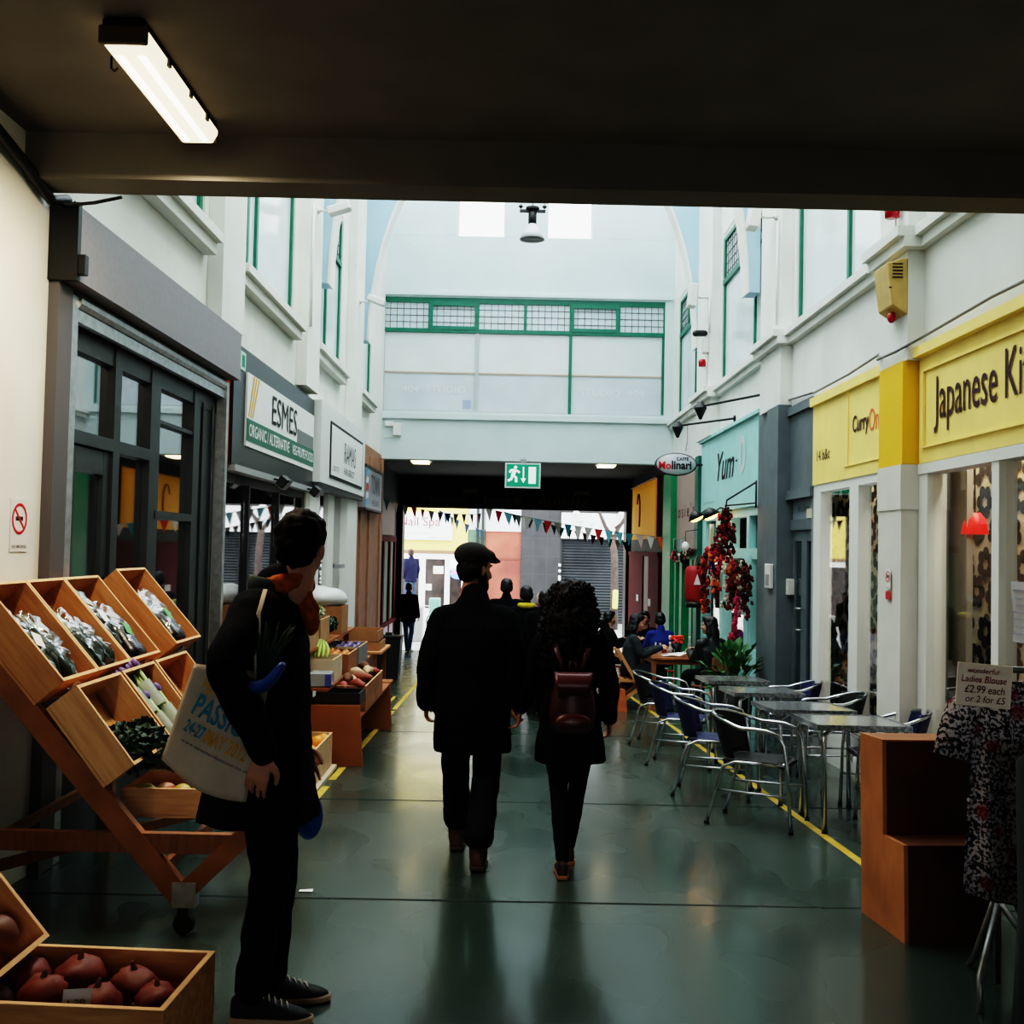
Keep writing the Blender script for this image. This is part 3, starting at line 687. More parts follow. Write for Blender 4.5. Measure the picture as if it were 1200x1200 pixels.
f.build('frame', TEAL, w, world=True)
for a, b, c, d in ((13.56, 14.92, .22, 1.46), (15.12, 16.45, .22, 1.46), (12.76, 13.20, .3, 1.46)): MB().box(XR + .03, XR + .036, a, b, c, d).build('pane', GLASS, w, world=True)
for a, b in ((15.5, 16.3), (14.6, 14.98), (12.76, 13.36)): MB().box(XR + .06, XR + .07, a, b, 1.6, 2.02).build('small_pane', mat('deep_teal_pane', (.01, .10, .10), .2), w, world=True)
MB().box(XR + .05, XR + .3, 13.5, 16.5, .16, .24).build('display_shelf', mat('shelf_wood', (.20, .08, .04), .6), w, world=True)
# goods shown in the gift shop window
for i, (y0, y1, z0, z1, c, nm, lb) in enumerate(((14.0, 14.45, .62, 1.30, (.02, .03, .05), 'navy_dress', 'small navy dress hanging in the gift shop window'),
        (13.62, 13.98, .35, .95, (.70, .68, .66), 'white_blouse', 'white folded blouse low in the gift shop window'),
        (15.5, 15.95, .5, 1.40, (.28, .24, .27), 'grey_scarf', 'grey scarf hanging in the gift shop window'),
        (14.5, 14.85, .3, .75, (.45, .01, .03), 'red_bag', 'red bag standing in the gift shop window'))):
    r = thing(nm, lb, 'clothing' if i != 3 else 'bag', (XR + .16, (y0 + y1) / 2, z0))
    mb = MB(); mb.grid(8, 8, lambda u, v, y0=y0, y1=y1, z0=z0, z1=z1: Vector((XR + .16 + .02 * sin(u * 19), (y0 + y1) / 2 + (u - .5) * (y1 - y0) * (1 - .35 * v * v), z0 + (z1 - z0) * v)))
    mb.build('cloth', mat('window_cloth_%d' % i, c, .9), r, True, world=True, solid=.015)

# green trim and the cafe with the dusty pink fascia
struct('trim_83', MB().box(3.04, XR + .1, 16.6, 16.9, -1, 3.1), mat('deep_green_post', (.01, .12, .09), .45))
r = wroot('shop_sign', 'dusty pink cafe fascia with spaced dark red letters', 'sign', XR, 18, 1.6)
MB().box(3.09, XR + .2, 16.9, 19.35, 1.56, 3.06).build('board', mat('dusty_pink', (.36, .27, .235), .6, var=.05, scale=3), r, world=True)
text("R o s i e ' s", mat('maroon_text', (.07, .004, .008), .7), (3.085, 18.15, 2.26), UR, UZ, 2.0, .24, r, True)
struct('trim_84', MB().box(2.98, XR + .1, 19.0, 19.95, -1.05, 3.0).box(3.04, XR + .1, 18.7, 19.0, -1, 1.56), PGREEN)
w = sroot('window_15', (XR, 17.8, 0))
MB().box(3.06, XR + .1, 17.15, 17.4, -1, 1.56).box(3.06, XR + .1, 18.15, 18.4, -1, 1.56).box(3.06, XR + .1, 16.9, 18.7, 1.40, 1.56).box(3.08, XR + .1, 16.9, 18.7, -1, -.35).build('frame', PGREEN, w, world=True)
for a, b in ((17.4, 18.15), (16.9, 17.15), (18.4, 18.7)): MB().box(XR + .03, XR + .036, a, b, -.35, 1.4).build('pane', GLASS, w, world=True)
MB().box(XR + .2, XR + .25, 17.3, 18.3, -.3, 1.4).build('back_panel', mat('grey_green_blur', (.16, .22, .15), .7), w, world=True)

# shop fronts inside the passage
w = sroot('window_16', (PL, 24, 0))
f = MB()
for y in (21.2, 22.9, 24.6, 25.9, 27.0): f.box(PL, PL + .06, y - .13, y + .13, fz(y) + .5, 1.75)
f.box(PL, PL + .06, 21.0, 27.2, 1.62, 1.76).box(PL, PL + .10, 21.0, 27.2, -.45, -.36)
f.build('frame', REDP, w, world=True)
MB().box(PL, PL + .01, 21.0, 27.2, -.4, 1.7).build('pane', mat('grey_green_blur', (.16, .22, .15), .7), w, world=True)
MB().box(PL, PL + .05, 21.0, 27.2, -1.4, -.45).build('panel', mat('dirty_white', (.5, .48, .5), .6), w, world=True)
struct('trim_85', MB().box(PL, PL + .08, 20.3, 26.5, 1.78, 2.6), mat('warm_brown_blur', (.10, .05, .03), .5))
w = sroot('door_4', (PR, 24, fz(24)))
MB().box(PR - .06, PR, 22.0, 23.6, -1.3, 1.45).box(PR - .06, PR, 24.6, 27.4, -1.3, 1.45).box(PR - .08, PR, 22.0, 27.4, 1.40, 1.50).build('door_leaf', REDP, w, world=True)
MB().box(PR - .03, PR - .01, 23.6, 24.6, -1.3, 1.4).build('pane', mat('rosy_glass', (.10, .03, .03), .5), w, world=True)
MB().box(PR - .075, PR - .06, 25.2, 25.6, .28, .44).box(PR - .075, PR - .06, 23.1, 23.4, .28, .44).build('notice', WHITEP, w, world=True)
r = wroot('yellow_banner', 'yellow banner hanging above the dark red doors', 'banner', PR - .1, 24, 1.8)
MB().grid(10, 6, lambda u, v: Vector((PR - .10 + .02 * sin(u * 9), 22.1 + 4.4 * u, 1.80 + 1.32 * v))).build('cloth', mat('glowing_amber_cloth', (.55, .26, .015), .7, emit=(.6, .28, .01), estr=.12), r, True, world=True, solid=.01)  # faint glow put into the cloth, which is no lamp
MB().tube([(PR - .12, 22.0, 3.13), (PR - .12, 26.6, 3.13)], .02, 8).build('rail', BROWN, r, world=True)
MB().tube([(PR - .14, 24.9 + .25 * cos(a), 2.45 + .45 * sin(a)) for a in [k * .25 for k in range(2, 17)]], .018, 6).build('drawn_curve', mat('brown_line', (.10, .04, .01), .7), r, world=True)
# ------------------------------------------------------------------ cafe tables and chairs
RATT = mat('navy_weave', (.018, .024, .085), .55, var=.3, scale=60, bump=.3)
RATB = mat('black_weave', (.010, .010, .012), .55, var=.3, scale=60, bump=.3)
ALU = mat('polished_aluminium', (.62, .64, .66), .22, 1.0)
TOPM = mat('patterned_steel_top', (.50, .51, .52), .18, .75, var=.10, scale=30)
def tube_table():
    t = thing('cafe_table', '', 'table', (0, 0, 0))
    MB().box(-.31, .31, -.33, .33, .70, .725).build('tabletop', TOPM, t, bevel=.006)
    e = MB().box(-.32, .32, -.34, -.325, .688, .728).box(-.32, .32, .325, .34, .688, .728).box(-.32, -.305, -.33, .33, .688, .728).box(.305, .32, -.33, .33, .688, .728)
    e.build('edge_band', mat('ribbed_steel_edge', (.30, .31, .32), .35, .9, var=.5, scale=45), t)
    for sx in (-1, 1):
        for sy in (-1, 1):
            MB().tube([(sx * .12, sy * .18, .69), (sx * .20, sy * .25, .685), (sx * .255, sy * .29, .655), (sx * .262, sy * .295, .58), (sx * .262, sy * .295, .012)], .0165, 12).build('leg', ALU, t, True)
            MB().lathe([(.02, 0), (.02, .02), (.016, .03)], (sx * .262, sy * .295, 0), 12).build('foot', BLKM, t, True)
    return t
TB = [(2.42, 7.22, -.02, 'steel topped cafe table behind the stepped wooden plinth'),
      (2.35, 8.14, .03, 'second steel cafe table back from the wooden plinth'),
      (2.36, 9.52, .0, 'third steel cafe table from the plinth, beside the black chair'),
      (2.38, 10.85, .02, 'steel cafe table next to the potted plant and the wooden table')]
t0 = tube_table()
for i, (x, y, rz, lb) in enumerate(TB):
    if i == 0:
        M = Matrix.Translation((x, y, fz(y))) @ TILT @ Matrix.Rotation(rz, 4, 'Z'); t0.location = M.to_translation(); t0.rotation_euler = M.to_euler()
        t0['label'] = lb; t0['group'] = 'steel cafe tables'
    else: dup(t0, lb, 'steel cafe tables', (x, y, 0), rz, True)

def arm_chair(weave):            # faces local +Y
    c = thing('cafe_armchair', '', 'chair', (0, 0, 0))
    # woven seat and back
    s = MB(); s.grid(8, 8, lambda u, v: Vector(((u - .5) * .42, -.20 + .42 * v, .445 - .018 * sin(pi * u) * sin(pi * v) - (.03 * max(0, v - .85) / .15))))
    s.build('seat', weave, c, True, solid=.018)
    def bk(u, v):
        a = radians(-152 + 124 * u)                # wraps round behind the sitter
        R = .24 + .035 * v
        return Vector((R * cos(a), R * .92 * sin(a) - .02 - .05 * v, .46 + .29 * v))
    MB().grid(12, 8, bk).build('backrest', weave, c, True, solid=.014)
    # continuous arm hoop running down into the front legs
    hp = []
    for k in range(25):
        a = radians(-200 + 220 * k / 24)
        hp.append((.272 * cos(a), .262 * sin(a) - .06, .675 + .085 * max(0, -sin(a))))
    front = lambda sx: [(sx * .272, .12, .668), (sx * .272, .20, .64), (sx * .268, .235, .58), (sx * .262, .25, .45), (sx * .25, .275, .012)]
    pts = front(-1)[::-1] + [(-.272, .04, .674)] + hp[2:-2] + [(.272, .04, .674)] + front(1)
    MB().tube(pts, .0135, 10).build('arm_frame', ALU, c, True)
    for sx in (-1, 1):
        MB().tube([(sx * .20, .21, .435), (sx * .205, -.12, .435), (sx * .21, -.20, .40), (sx * .225, -.31, .012)], .0125, 10).build('leg', ALU, c, True)
        MB().lathe([(.017, 0), (.017, .02), (.013, .028)], (sx * .225, -.31, 0), 10).lathe([(.017, 0), (.017, .02), (.013, .028)], (sx * .25, .276, 0), 10).build('foot', BLKM, c, True)
    MB().tube([(-.20, .205, .432), (.20, .205, .432)], .011, 8).tube([(-.205, -.14, .43), (.205, -.14, .43)], .011, 8).tube([(-.257, .262, .24), (-.218, -.25, .24)], .008, 8).tube([(.257, .262, .24), (.218, -.25, .24)], .008, 8).build('rail', ALU, c, True)
    return c
def put(c, x, y, rz, label, group):
    M = Matrix.Translation((x, y, fz(y))) @ TILT @ Matrix.Rotation(rz, 4, 'Z'); c.location = M.to_translation(); c.rotation_euler = M.to_euler(); c['label'] = label; c['group'] = group
CG = 'aluminium armchairs round the cafe tables'
cb = arm_chair(RATB); put(cb, 1.79, 7.24, radians(-118), 'black woven armchair on the aisle side of the first cafe table', CG)
cn = arm_chair(RATT); put(cn, 1.69, 8.30, radians(-106), 'navy woven armchair on the aisle just behind the black one', CG)
dup(cn, 'navy woven armchair on the aisle at the third cafe table', CG, (1.68, 9.72, 0), radians(-108), True)
dup(cb, 'black woven armchair on the aisle by the wooden table', CG, (1.69, 11.1, 0), radians(-110), True)
dup(cn, 'navy woven armchair against the cream pillar', CG, (2.83, 7.66, 0), radians(84), True)
dup(cb, 'black woven armchair against the flowered window', CG, (2.84, 9.05, 0), radians(88), True)
dup(cn, 'navy woven armchair against the white window post by the grey door', CG, (2.84, 10.32, 0), radians(86), True)
dup(cb, 'woven armchair mostly hidden behind the stepped plinth', CG, (2.82, 6.55, 0), radians(86), True)

# white chairs inside the noodle shop
def shell_chair(label, x, y, rz):
    c = thing('shell_chair', label, 'chair', (x, y, fz(y)), rz, 'white shell chairs inside the noodle shop')
    def sh(u, v):
        if v < .5: return Vector(((u - .5) * .42, .20 - .40 * v / .5, .46 - .02 * sin(pi * u)))
        w = (v - .5) / .5; return Vector(((u - .5) * (.42 - .10 * w * w), -.20 - .12 * w, .46 + .46 * w - .0))
    MB().grid(10, 16, sh).build('shell', mat('white_shell', (.42, .45, .42), .4), c, True, solid=.012)
    for sx in (-1, 1):
        for sy in (-1, 1): MB().tube([(sx * .15, sy * .14, .45), (sx * .20, sy * .2, 0)], .012, 8).build('leg', STEEL, c, True)
    return c
shell_chair('white shell chair inside the window beside the pillar', 3.45, 9.62, radians(70))
shell_chair('white shell chair behind the noodle shop glass near the papers', 3.45, 7.05, radians(60))
shell_chair('white shell chair behind the noodle shop glass next to the taupe column', 3.44, 7.58, radians(80))
r = thing('hanging_lamp', 'small red lampshade hanging behind the noodle shop glass', 'lamp', (3.50, 7.80, 1.95))
MB().lathe([(.04, .16), (.08, .10), (.095, 0), (.088, 0), (.07, .09), (.03, .15)], (3.50, 7.70, 1.72), 16).build('shade', mat('glowing_red_shade', (.5, .01, .01), .5, emit=(1, .03, .02), estr=.45), r, True, world=True)
MB().tube([(3.50, 7.70, 1.88), (3.50, 7.70, 2.95)], .006, 6).build('cord', BLKM, r, world=True)
for i, (y0, y1, z0, z1, c, lb) in enumerate(((6.30, 6.50, 1.02, 1.40, (.60, .62, .66), 'white paper taped inside the noodle shop glass'), (6.02, 6.27, 1.02, 1.42, (.62, .55, .12), 'yellow paper taped inside the noodle shop glass'))):
    r = thing('notice', lb, 'paper', (XR + .05, y0, z0))
    MB().grid(4, 6, lambda u, v: Vector((XR + .045 + .01 * sin(v * 5), y0 + (y1 - y0) * u, z0 + (z1 - z0) * v))).build('sheet', mat('paper_%d' % i, c, .8), r, True, world=True)
    g = MB()
    for k in range(7): g.box(XR + .03, XR + .032, y0 + .03, y1 - .03 - .02 * (k % 3), z1 - .06 - k * .045, z1 - .05 - k * .045)
    g.build('writing', mat('faint_ink', (.25, .25, .28), .8), r, world=True)

# wooden table with lunch things, folding chair
tw = thing('wooden_table', 'reddish wooden table set with flowers and bottles outside the gift shop', 'table', (2.58, 14.85), 0, floor=True)
MB().box(-.58, .58, -.62, .62, .70, .74).build('tabletop', DWOOD, tw, bevel=.006)
MB().box(-.54, .54, -.58, -.55, .64, .70).box(-.54, .54, .55, .58, .64, .70).box(-.54, -.51, -.58, .58, .64, .70).box(.51, .54, -.58, .58, .64, .70).build('apron', DWOOD, tw)
for sx in (-1, 1):
    for sy in (-1, 1): MB().box(sx * .54 - .035, sx * .54 + .035, sy * .57 - .035, sy * .57 + .035, 0, .70).build('leg', BROWN, tw, bevel=.004)
fc = thing('folding_chair', 'slatted wooden folding chair under the woman in grey', 'chair', (1.78, 14.55), radians(-90), floor=True)
for s in (-1, 1):
    MB().beam((s * .21, -.24, .84), (s * .21, .26, .0), .03, .045).build('back_leg', WOOD2, fc)
    MB().beam((s * .18, -.28, .0), (s * .18, .20, .41), .03, .045).build('front_leg', WOOD2, fc)
    MB().beam((s * .19, -.20, .395), (s * .19, .24, .395), .03, .03).build('seat_rail', WOOD2, fc)
m_ = MB()
for k in range(6): m_.box(-.2, .2, -.19 + k * .072, -.13 + k * .072, .412, .428)
m_.build('seat', WOOD2, fc)
MB().box(-.21, .21, -.235, -.215, .72, .82).build('backrest', WOOD2, fc)
def ontable(dx, dy, z=.74): return Matrix.LocRotScale(tw.location, tw.rotation_euler, None) @ Vector((dx, dy, z + .006))
def bottle(label, dx, dy, h, c, name='bottle'):
    r = thing(name, label, 'bottle', ontable(dx, dy), group='bottles and shakers on the wooden table')
    MB().lathe([(.028, 0), (.030, .01), (.030, h * .55), (.012, h * .78), (.012, h * .92)], (0, 0, 0), 14).build('body', mat('bottle_' + name + str(c[0]), c, .15), r, True)
    MB().lathe([(.014, h * .92), (.014, h)], (0, 0, 0), 12).build('cap', mat('white_plastic', (.62, .62, .58), .4), r, True)
bottle('white topped shaker nearest the woman in grey', -.42, .10, .17, (.55, .55, .52), 'shaker')
bottle('clear shaker between the woman in grey and the flowers', -.32, .32, .15, (.40, .42, .42), 'shaker')
bottle('pale shaker just in front of the blue jumper', -.16, .40, .14, (.5, .4, .25), 'shaker')
bottle('tall water bottle to one side of the flower pot', .08, .12, .26, (.30, .32, .33))
bottle('slim clear bottle standing in the middle of the wooden table', .18, -.02, .22, (.34, .30, .28))
bottle('dark sauce bottle by the serving basket', .24, .16, .22, (.06, .02, .01))
r = thing('flower_pot', 'dark pot of bright red flowers on the wooden table', 'plant', ontable(-.12, .08))
MB().lathe([(.06, 0), (.085, .18), (.078, .18), (.06, .05)], (0, 0, 0), 16).build('pot', mat('navy_pot', (.012, .014, .028), .4), r, True)
g = MB(); rg = random.Random(3)
for k in range(34):
    a, q, z = rg.random() * 6.28, rg.uniform(0, .10), rg.uniform(.17, .27); g.ball((q * cos(a), q * sin(a), z), (.026, .026, .018), 7, 5)
g.build('flowers', mat('scarlet_petals', (.65, .02, .015), .6, col2=(.75, .10, .04), scale=20), r, True)
g = MB()
for k in range(8): g.ball((-.09 + rg.uniform(-.02, .02), rg.uniform(-.03, .03), rg.uniform(.16, .26)), (.018, .018, .022), 7, 5)
g.build('white_flowers', WHITE, r, True)
r = thing('serving_basket', 'dark wicker basket of food on the wooden table', 'basket', ontable(.30, -.22))
MB().lathe([(.12, 0), (.16, .13), (.15, .13), (.11, .02)], (0, 0, 0), 18).build('basket', mat('dark_wicker', (.05, .022, .012), .8, var=.4, scale=50, bump=.4), r, True)
g = MB()
for k in range(12): a = rg.random() * 6.28; q = rg.uniform(0, .1); g.ball((q * cos(a), q * sin(a), .13 + rg.uniform(0, .05)), (.035, .03, .025), 8, 6)
g.build('food', mat('orange_food', (.55, .14, .03), .7, col2=(.45, .25, .12), scale=16), r, True)
r = thing('napkin', 'crumpled white napkin at the near edge of the wooden table', 'napkin', ontable(-.22, -.36))
MB().grid(12, 12, lambda u, v: Vector(((u - .5) * .36, (v - .5) * .26, .01 + .07 * abs(sin(u * 5 + v * 3)) * u * (1 - .6 * abs(v - .5))))).build('paper', WHITE, r, True)
r = thing('mug', 'grey cup in front of the woman in grey', 'cup', ontable(-.25, -.10))
MB().lathe([(.032, 0), (.045, .11), (.041, .11), (.03, .01)], (0, 0, 0), 16).build('body', mat('grey_ceramic', (.30, .28, .27), .4), r, True)
MB().tube([(.042, 0, .085), (.075, 0, .08), (.075, 0, .04), (.038, 0, .03)], .007, 8).build('handle', mat('grey_ceramic', (.30, .28, .27), .4), r, True)
r = thing('paper_bag', 'orange paper carrier bag on the floor by the folding chair', 'bag', (1.52, 14.1), .5, floor=True)
MB().prism([(-.12, -.07, 0), (.12, -.07, 0), (.13, 0, .3), (-.13, 0, .3)], (0, .14, 0)).build('bag', mat('orange_paper', (.42, .12, .04), .7, var=.2, scale=14), r)
MB().tube([(-.05, .02, .30), (-.04, .02, .38), (.04, .02, .38), (.05, .02, .30)], .006, 6).build('handle', BROWN, r, True)

# potted plant by the grey wall
r = thing('potted_plant', 'leafy green potted plant at the foot of the grey pillar', 'plant', (2.72, 12.25), floor=True); r.scale = (1.35, 1.35, 1.75)
MB().lathe([(.13, 0), (.17, .30), (.155, .30), (.12, .05)], (0, 0, 0), 18).build('pot', mat('dark_pot', (.02, .02, .02), .6), r, True)
g = MB(); rg = random.Random(5)
for k in range(110):
    a = rg.random() * 6.28; el = rg.uniform(.1, 1.4); L_ = rg.uniform(.14, .33)
    d = Vector((cos(a) * cos(el), sin(a) * cos(el), sin(el))); b0 = Vector((0, 0, .28)) + d * L_; sd = d.cross(Vector((0, 0, 1))).normalized() * .035
    tip = b0 + d * .10 - Vector((0, 0, .03)); g.add([b0 - d * .02, b0 + d * .04 + sd, tip, b0 + d * .04 - sd], [(0, 1, 2, 3)])
    if k % 4 == 0: g.tube([(0, 0, .26), b0], .004, 5)
g.build('foliage', mat('glossy_leaf', (.02, .09, .025), .4, col2=(.06, .17, .05), scale=9), r)
# white kick board wrapped in plastic near the tables
r = thing('plastic_bag', 'crumpled white plastic bag on the floor under the window by the tables', 'bag', (2.98, 8.42), .1, floor=True)
MB().ball((0, 0, .16), (.10, .26, .16), 20, 14).build('bag', mat('white_polythene', (.55, .56, .55), .35, bump=.6, scale=7), r, True, displace=(.12, .18))

# stepped wooden plinth in front
p = thing('stepped_plinth', 'stepped brown plywood display plinth beside the clothes rail', 'plinth', (1.845, 4.74), radians(4), floor=True)
pr = [(0, 0), (0, .50), (.0, .44), (.24, .44), (.24, .86), (.50, .86), (.50, 0)]
poly = [(0, 0, 0), (0, 0, .44), (0, .22, .44), (0, .22, .89), (0, .48, .89), (0, .48, 0)]
MB().prism([(x - .001, y, z) for x, y, z in poly], (.02, 0, 0)).build('side_panel', mat('lit_side_ply', (.52, .22, .085), .6, col2=(.34, .13, .05), scale=4, bump=.1), p)  # aisle side coloured lighter to carry the light falling on it
MB().prism([(.44, y, z) for _, y, z in poly], (.02, 0, 0)).build('side_panel', DWOOD, p)
MB().box(.019, .44, 0, .02, 0.0, .43).box(.019, .44, .22, .24, .44, .88).build('front_panel', mat('shaded_front_ply', (.085, .022, .012), .6, var=.2, scale=4), p)  # front and step coloured darker, their shade put into the ply
MB().box(.019, .44, 0, .24, .425, .44).build('step', mat('shaded_step_ply', (.12, .045, .02), .55), p)
MB().box(.019, .44, .225, .48, .875, .89).build('top', DWOOD, p)

# clothes rail with blouse, hangers and price card
RX, RY = 2.02, 4.22
cr = thing('clothes_rail', 'grey metal clothes rail on splayed feet beside the plinth', 'clothes rail', (RX, RY), 0, floor=True)
DKST = mat('worn_grey_tube', (.20, .21, .21), .4, .6, var=.3, scale=14)
for sx in (0, .95):
    MB().tube([(sx, 0, .02), (sx, 0, 1.30)], .014, 10).build('post', DKST, cr, True)
    MB().tube([(sx - .19, -.26, .0), (sx - .17, -.22, .12), (sx, -.02, .34)], .014, 8).build('foot', DKST, cr, True)
    MB().tube([(sx + .17, -.26, .0), (sx + .16, -.22, .05), (sx, -.02, .36)], .014, 8).build('foot', DKST, cr, True)
    MB().tube([(sx, .26, .0), (sx, .2, .06), (sx, .0, .36)], .014, 8).build('foot', DKST, cr, True)
MB().tube([(-.10, 0, 1.285), (1.05, 0, 1.285)], .014, 10).build('top_bar', DKST, cr, True)
def hanger_geo(g, x, z, y=0, ang=0):
    M = Matrix.Translation((x, y, z)) @ Matrix.Rotation(ang, 4, 'Z')
    hook = [(0, .024 * cos(a), .055 + .024 * sin(a) ) for a in [radians(-60 + 27 * k) for k in range(10)]]
    g.tube([M @ Vector(q) for q in hook] [::-1] + [M @ Vector((0, 0, .02)), M @ Vector((0, 0, -.03))], .0035, 6)
    g.tube([M @ Vector(q) for q in ((0, -.20, -.13), (0, -.12, -.07), (0, 0, -.03), (0, .12, -.07), (0, .20, -.13))], .011, 8)
for k, (dx, lb) in enumerate(((.16, 'black plastic hanger just behind the price card'), (.22, 'black plastic hanger second behind the price card'), (.29, 'black plastic hanger third behind the price card'), (.36, 'black plastic hanger at the frame edge of the rail'))):
    r = thing('hanger', lb, 'hanger', Matrix.LocRotScale(cr.location, cr.rotation_euler, None) @ Vector((dx, 0, 1.256)), group='black hangers on the clothes rail')
    g = MB(); hanger_geo(g, 0, 0); g.build('body', BLKM, r, True)
def garment(name, label, loc, w, h, m, rz, sl=True, thick=.05):
    r = thing(name, label, 'blouse' if sl else 'coat', loc, rz)
    def ring(z, hw, d, cx=0):
        return [(cx + hw * cos(2 * pi * k / 40) + .006 * sin(9 * k + z * 20), d * sin(2 * pi * k / 40) * (1 + .5 * sin(k * 1.9 + z * 6)) + .012 * sin(k * .9), z) for k in range(40)]
    R = []
    for z, f, d in ((-h, 1.04, .55), (-h * .8, 1.0, .6), (-h * .55, .96, .7), (-h * .3, .94, .9), (-h * .14, .96, .95), (-.07, .98, .8), (-.03, .82, .6), (0.0, .46, .45), (.01, .30, .35)):
        R.append(ring(z + (.05 if z == -h else 0) * 0, w / 2 * f, thick * d))
    b = MB().loft(R)
    b.v = [Vector((q.x, q.y, q.z - (.09 * (q.x / w + .5) if q.z < -h * .6 else 0))) for q in b.v]
    b.build('body', m, r, True)
    if sl:
        for s in (-1, 1):
            MB().tube([(s * w * .40, 0, -.06), (s * w * .52, 0, -.12), (s * w * .60, 0, -.22), (s * w * .64, 0, -.30)], [(.06, .04), (.075, .04), (.07, .035), (.068, .03)], 14, up=(1, 0, 0)).build('sleeve', m, r, True)
    return r
bl = garment('hanging_blouse', 'floral patterned short sleeved blouse hanging on the clothes rail', (2.07, 4.14, fz(4.2) + 1.24), .42, .84, cloth_print_mat(), radians(-8))
cs = thing('covered_stand', 'tall narrow stand draped in slate blue cloth in front of the blouse', 'stand', (2.02, 3.72), 0, floor=True)
MB().loft([[((r_ + .012 * sin(6 * a + z * 3)) * cos(a), (r_ + .012 * sin(6 * a + z * 3)) * sin(a), z) for a in [2 * pi * q / 40 for q in range(40)]] for z, r_ in ((.02, .165), (.4, .145), (.8, .135), (.98, .13), (1.01, .10))]).build('cloth', mat('slate_cloth', (.05, .065, .075), .9), cs, True)
MB().lathe([(.14, 0), (.14, .02)], (0, 0, 0), 20).build('base', BLKM, cs)
dk = thing('hanging_coat', 'black garments hanging behind the floral blouse', 'coat', (2.42, 4.35, .0), 0)
MB().box(2.22, 2.55, 4.2, 4.62, .0, .72).build('cloth', mat('black_cloth', (.006, .007, .008), .9), dk, True, world=True, remesh=.03, displace=(.08, .12))
pc = thing('price_card', 'cream price card for ladies blouses in red and black felt pen', 'sign', (1.875, 4.04, 1.045), radians(-6))
mbp = MB().box(-.105, .105, -.004, .004, -.085, .085, Matrix.Rotation(.06, 4, 'Y')); mbp.build('card', mat('cream_price_card', (.86, .74, .62), .5), pc, bevel=.003)
INK = mat('red_felt_pen', (.22, .015, .02), .7); INKB = mat('brown_felt_pen', (.07, .02, .015), .7)
for s_, z, w_, h_, m_ in (('wonderful', .058, .12, .020, INK), ('Ladies Blouse', .024, .17, .026, INK), ('£2.99 each', -.016, .15, .030, INKB), ('or 2 for £5', -.054, .15, .026, INKB)):
    text(s_, m_, (-.0 - z * .06, -.0055, z), (1, 0, -.06), (.06, 0, 1), w_, h_, pc, shear=.15)
# ------------------------------------------------------------------ produce stand at the left
def frame_at(o, ang, yaw=0):             # local x runs down the slope towards the aisle
    return Matrix.Translation(o) @ Matrix.Rotation(yaw, 4, 'Z') @ Matrix.Rotation(radians(ang), 4, 'Y')
def crate(name, label, M, L, W, D, m, group=None, t=.016, rim=True):
    r = thing(name, label, 'crate', group=group)
    r.location = M.to_translation(); r.rotation_euler = M.to_euler()
    MB().box(-L/2, L/2, -W/2, W/2, 0, t).build('base', m, r)
    for s in (-1, 1):
        a, b = sorted((s * (W/2), s * (W/2 - t))); MB().box(-L/2, L/2, a, b, t, D).build('side_panel', m, r)
        a, b = sorted((s * (L/2), s * (L/2 - t))); MB().box(a, b, -W/2 + t, W/2 - t, t, D).build('end_panel', m, r)
    if rim:
        g = MB()
        for s in (-1, 1):
            a, b = sorted((s * (W/2), s * (W/2 - t))); g.box(-L/2, L/2, a, b, D, D + .003)
            a, b = sorted((s * (L/2), s * (L/2 - t))); g.box(a, b, -W/2 + t, W/2 - t, D, D + .003)
        g.build('rim', WOODE, r)
    return r
st = thing('produce_stand', 'tilted wooden produce stand on a folding frame beside the shopper', 'stand', (-1.9, 5.2, fz(5.2)))
RA, RB = Vector((-2.47, 0, 1.130)), Vector((-1.43, 0, -.06))
for y in (4.66, 6.36):
    MB().beam(RA + Vector((0, y, 0)), RB + Vector((0, y, 0)), .05, .10, (0, 1, 0)).build('sloping_rail', BROWN, st, bevel=.004, world=True) if False else MB().beam(RA + Vector((0, y, 0)), RB + Vector((0, y, 0)), .045, .10).build('sloping_rail', mat('stand_rail', (.30, .115, .04), .6, var=.2, scale=6), st, world=True)
    MB().box(-2.47, -1.22, y - .022, y + .022, .145, .235).build('cross_rail', BROWN, st, world=True)
    MB().beam((-1.42, y, -.02), (-1.15, y, .24), .045, .085).build('strut', mat('stand_rail', (.30, .115, .04), .6), st, world=True)
    MB().box(-2.48, -2.40, y - .03, y + .03, fz(y), 1.07).build('rear_leg', BROWN, st, world=True)
    MB().box(-1.475, -1.37, y - .032, y + .032, -.09, .02).build('bracket', GALV, st, world=True)
    MB().lathe([(.0, -.018), (.045, -.018), (.05, 0), (.045, .018), (0, .018)], (-1.425, y, fz(y) + .052), 18, Matrix.Rotation(pi / 2, 4, 'X')).box(-1.45, -1.40, y - .03, y + .03, fz(y) + .05, -.09).build('castor', BLKM, st, world=True)
MB().beam((-2.42, 4.7, .02), (-1.46, 6.34, .0), .03, .05).build('brace', BROWN, st, world=True)
MB().beam((-2.42, 4.7, .10), (-2.42, 6.34, .10), .03, .05).build('brace', BROWN, st, world=True)
MB().beam((-2.10, 4.66, .72), (-2.10, 6.36, .72), .03, .05).build('brace', BROWN, st, world=True)
MB().beam((-1.52, 4.66, .08), (-1.52, 6.36, .08), .03, .05).build('brace', BROWN, st, world=True)

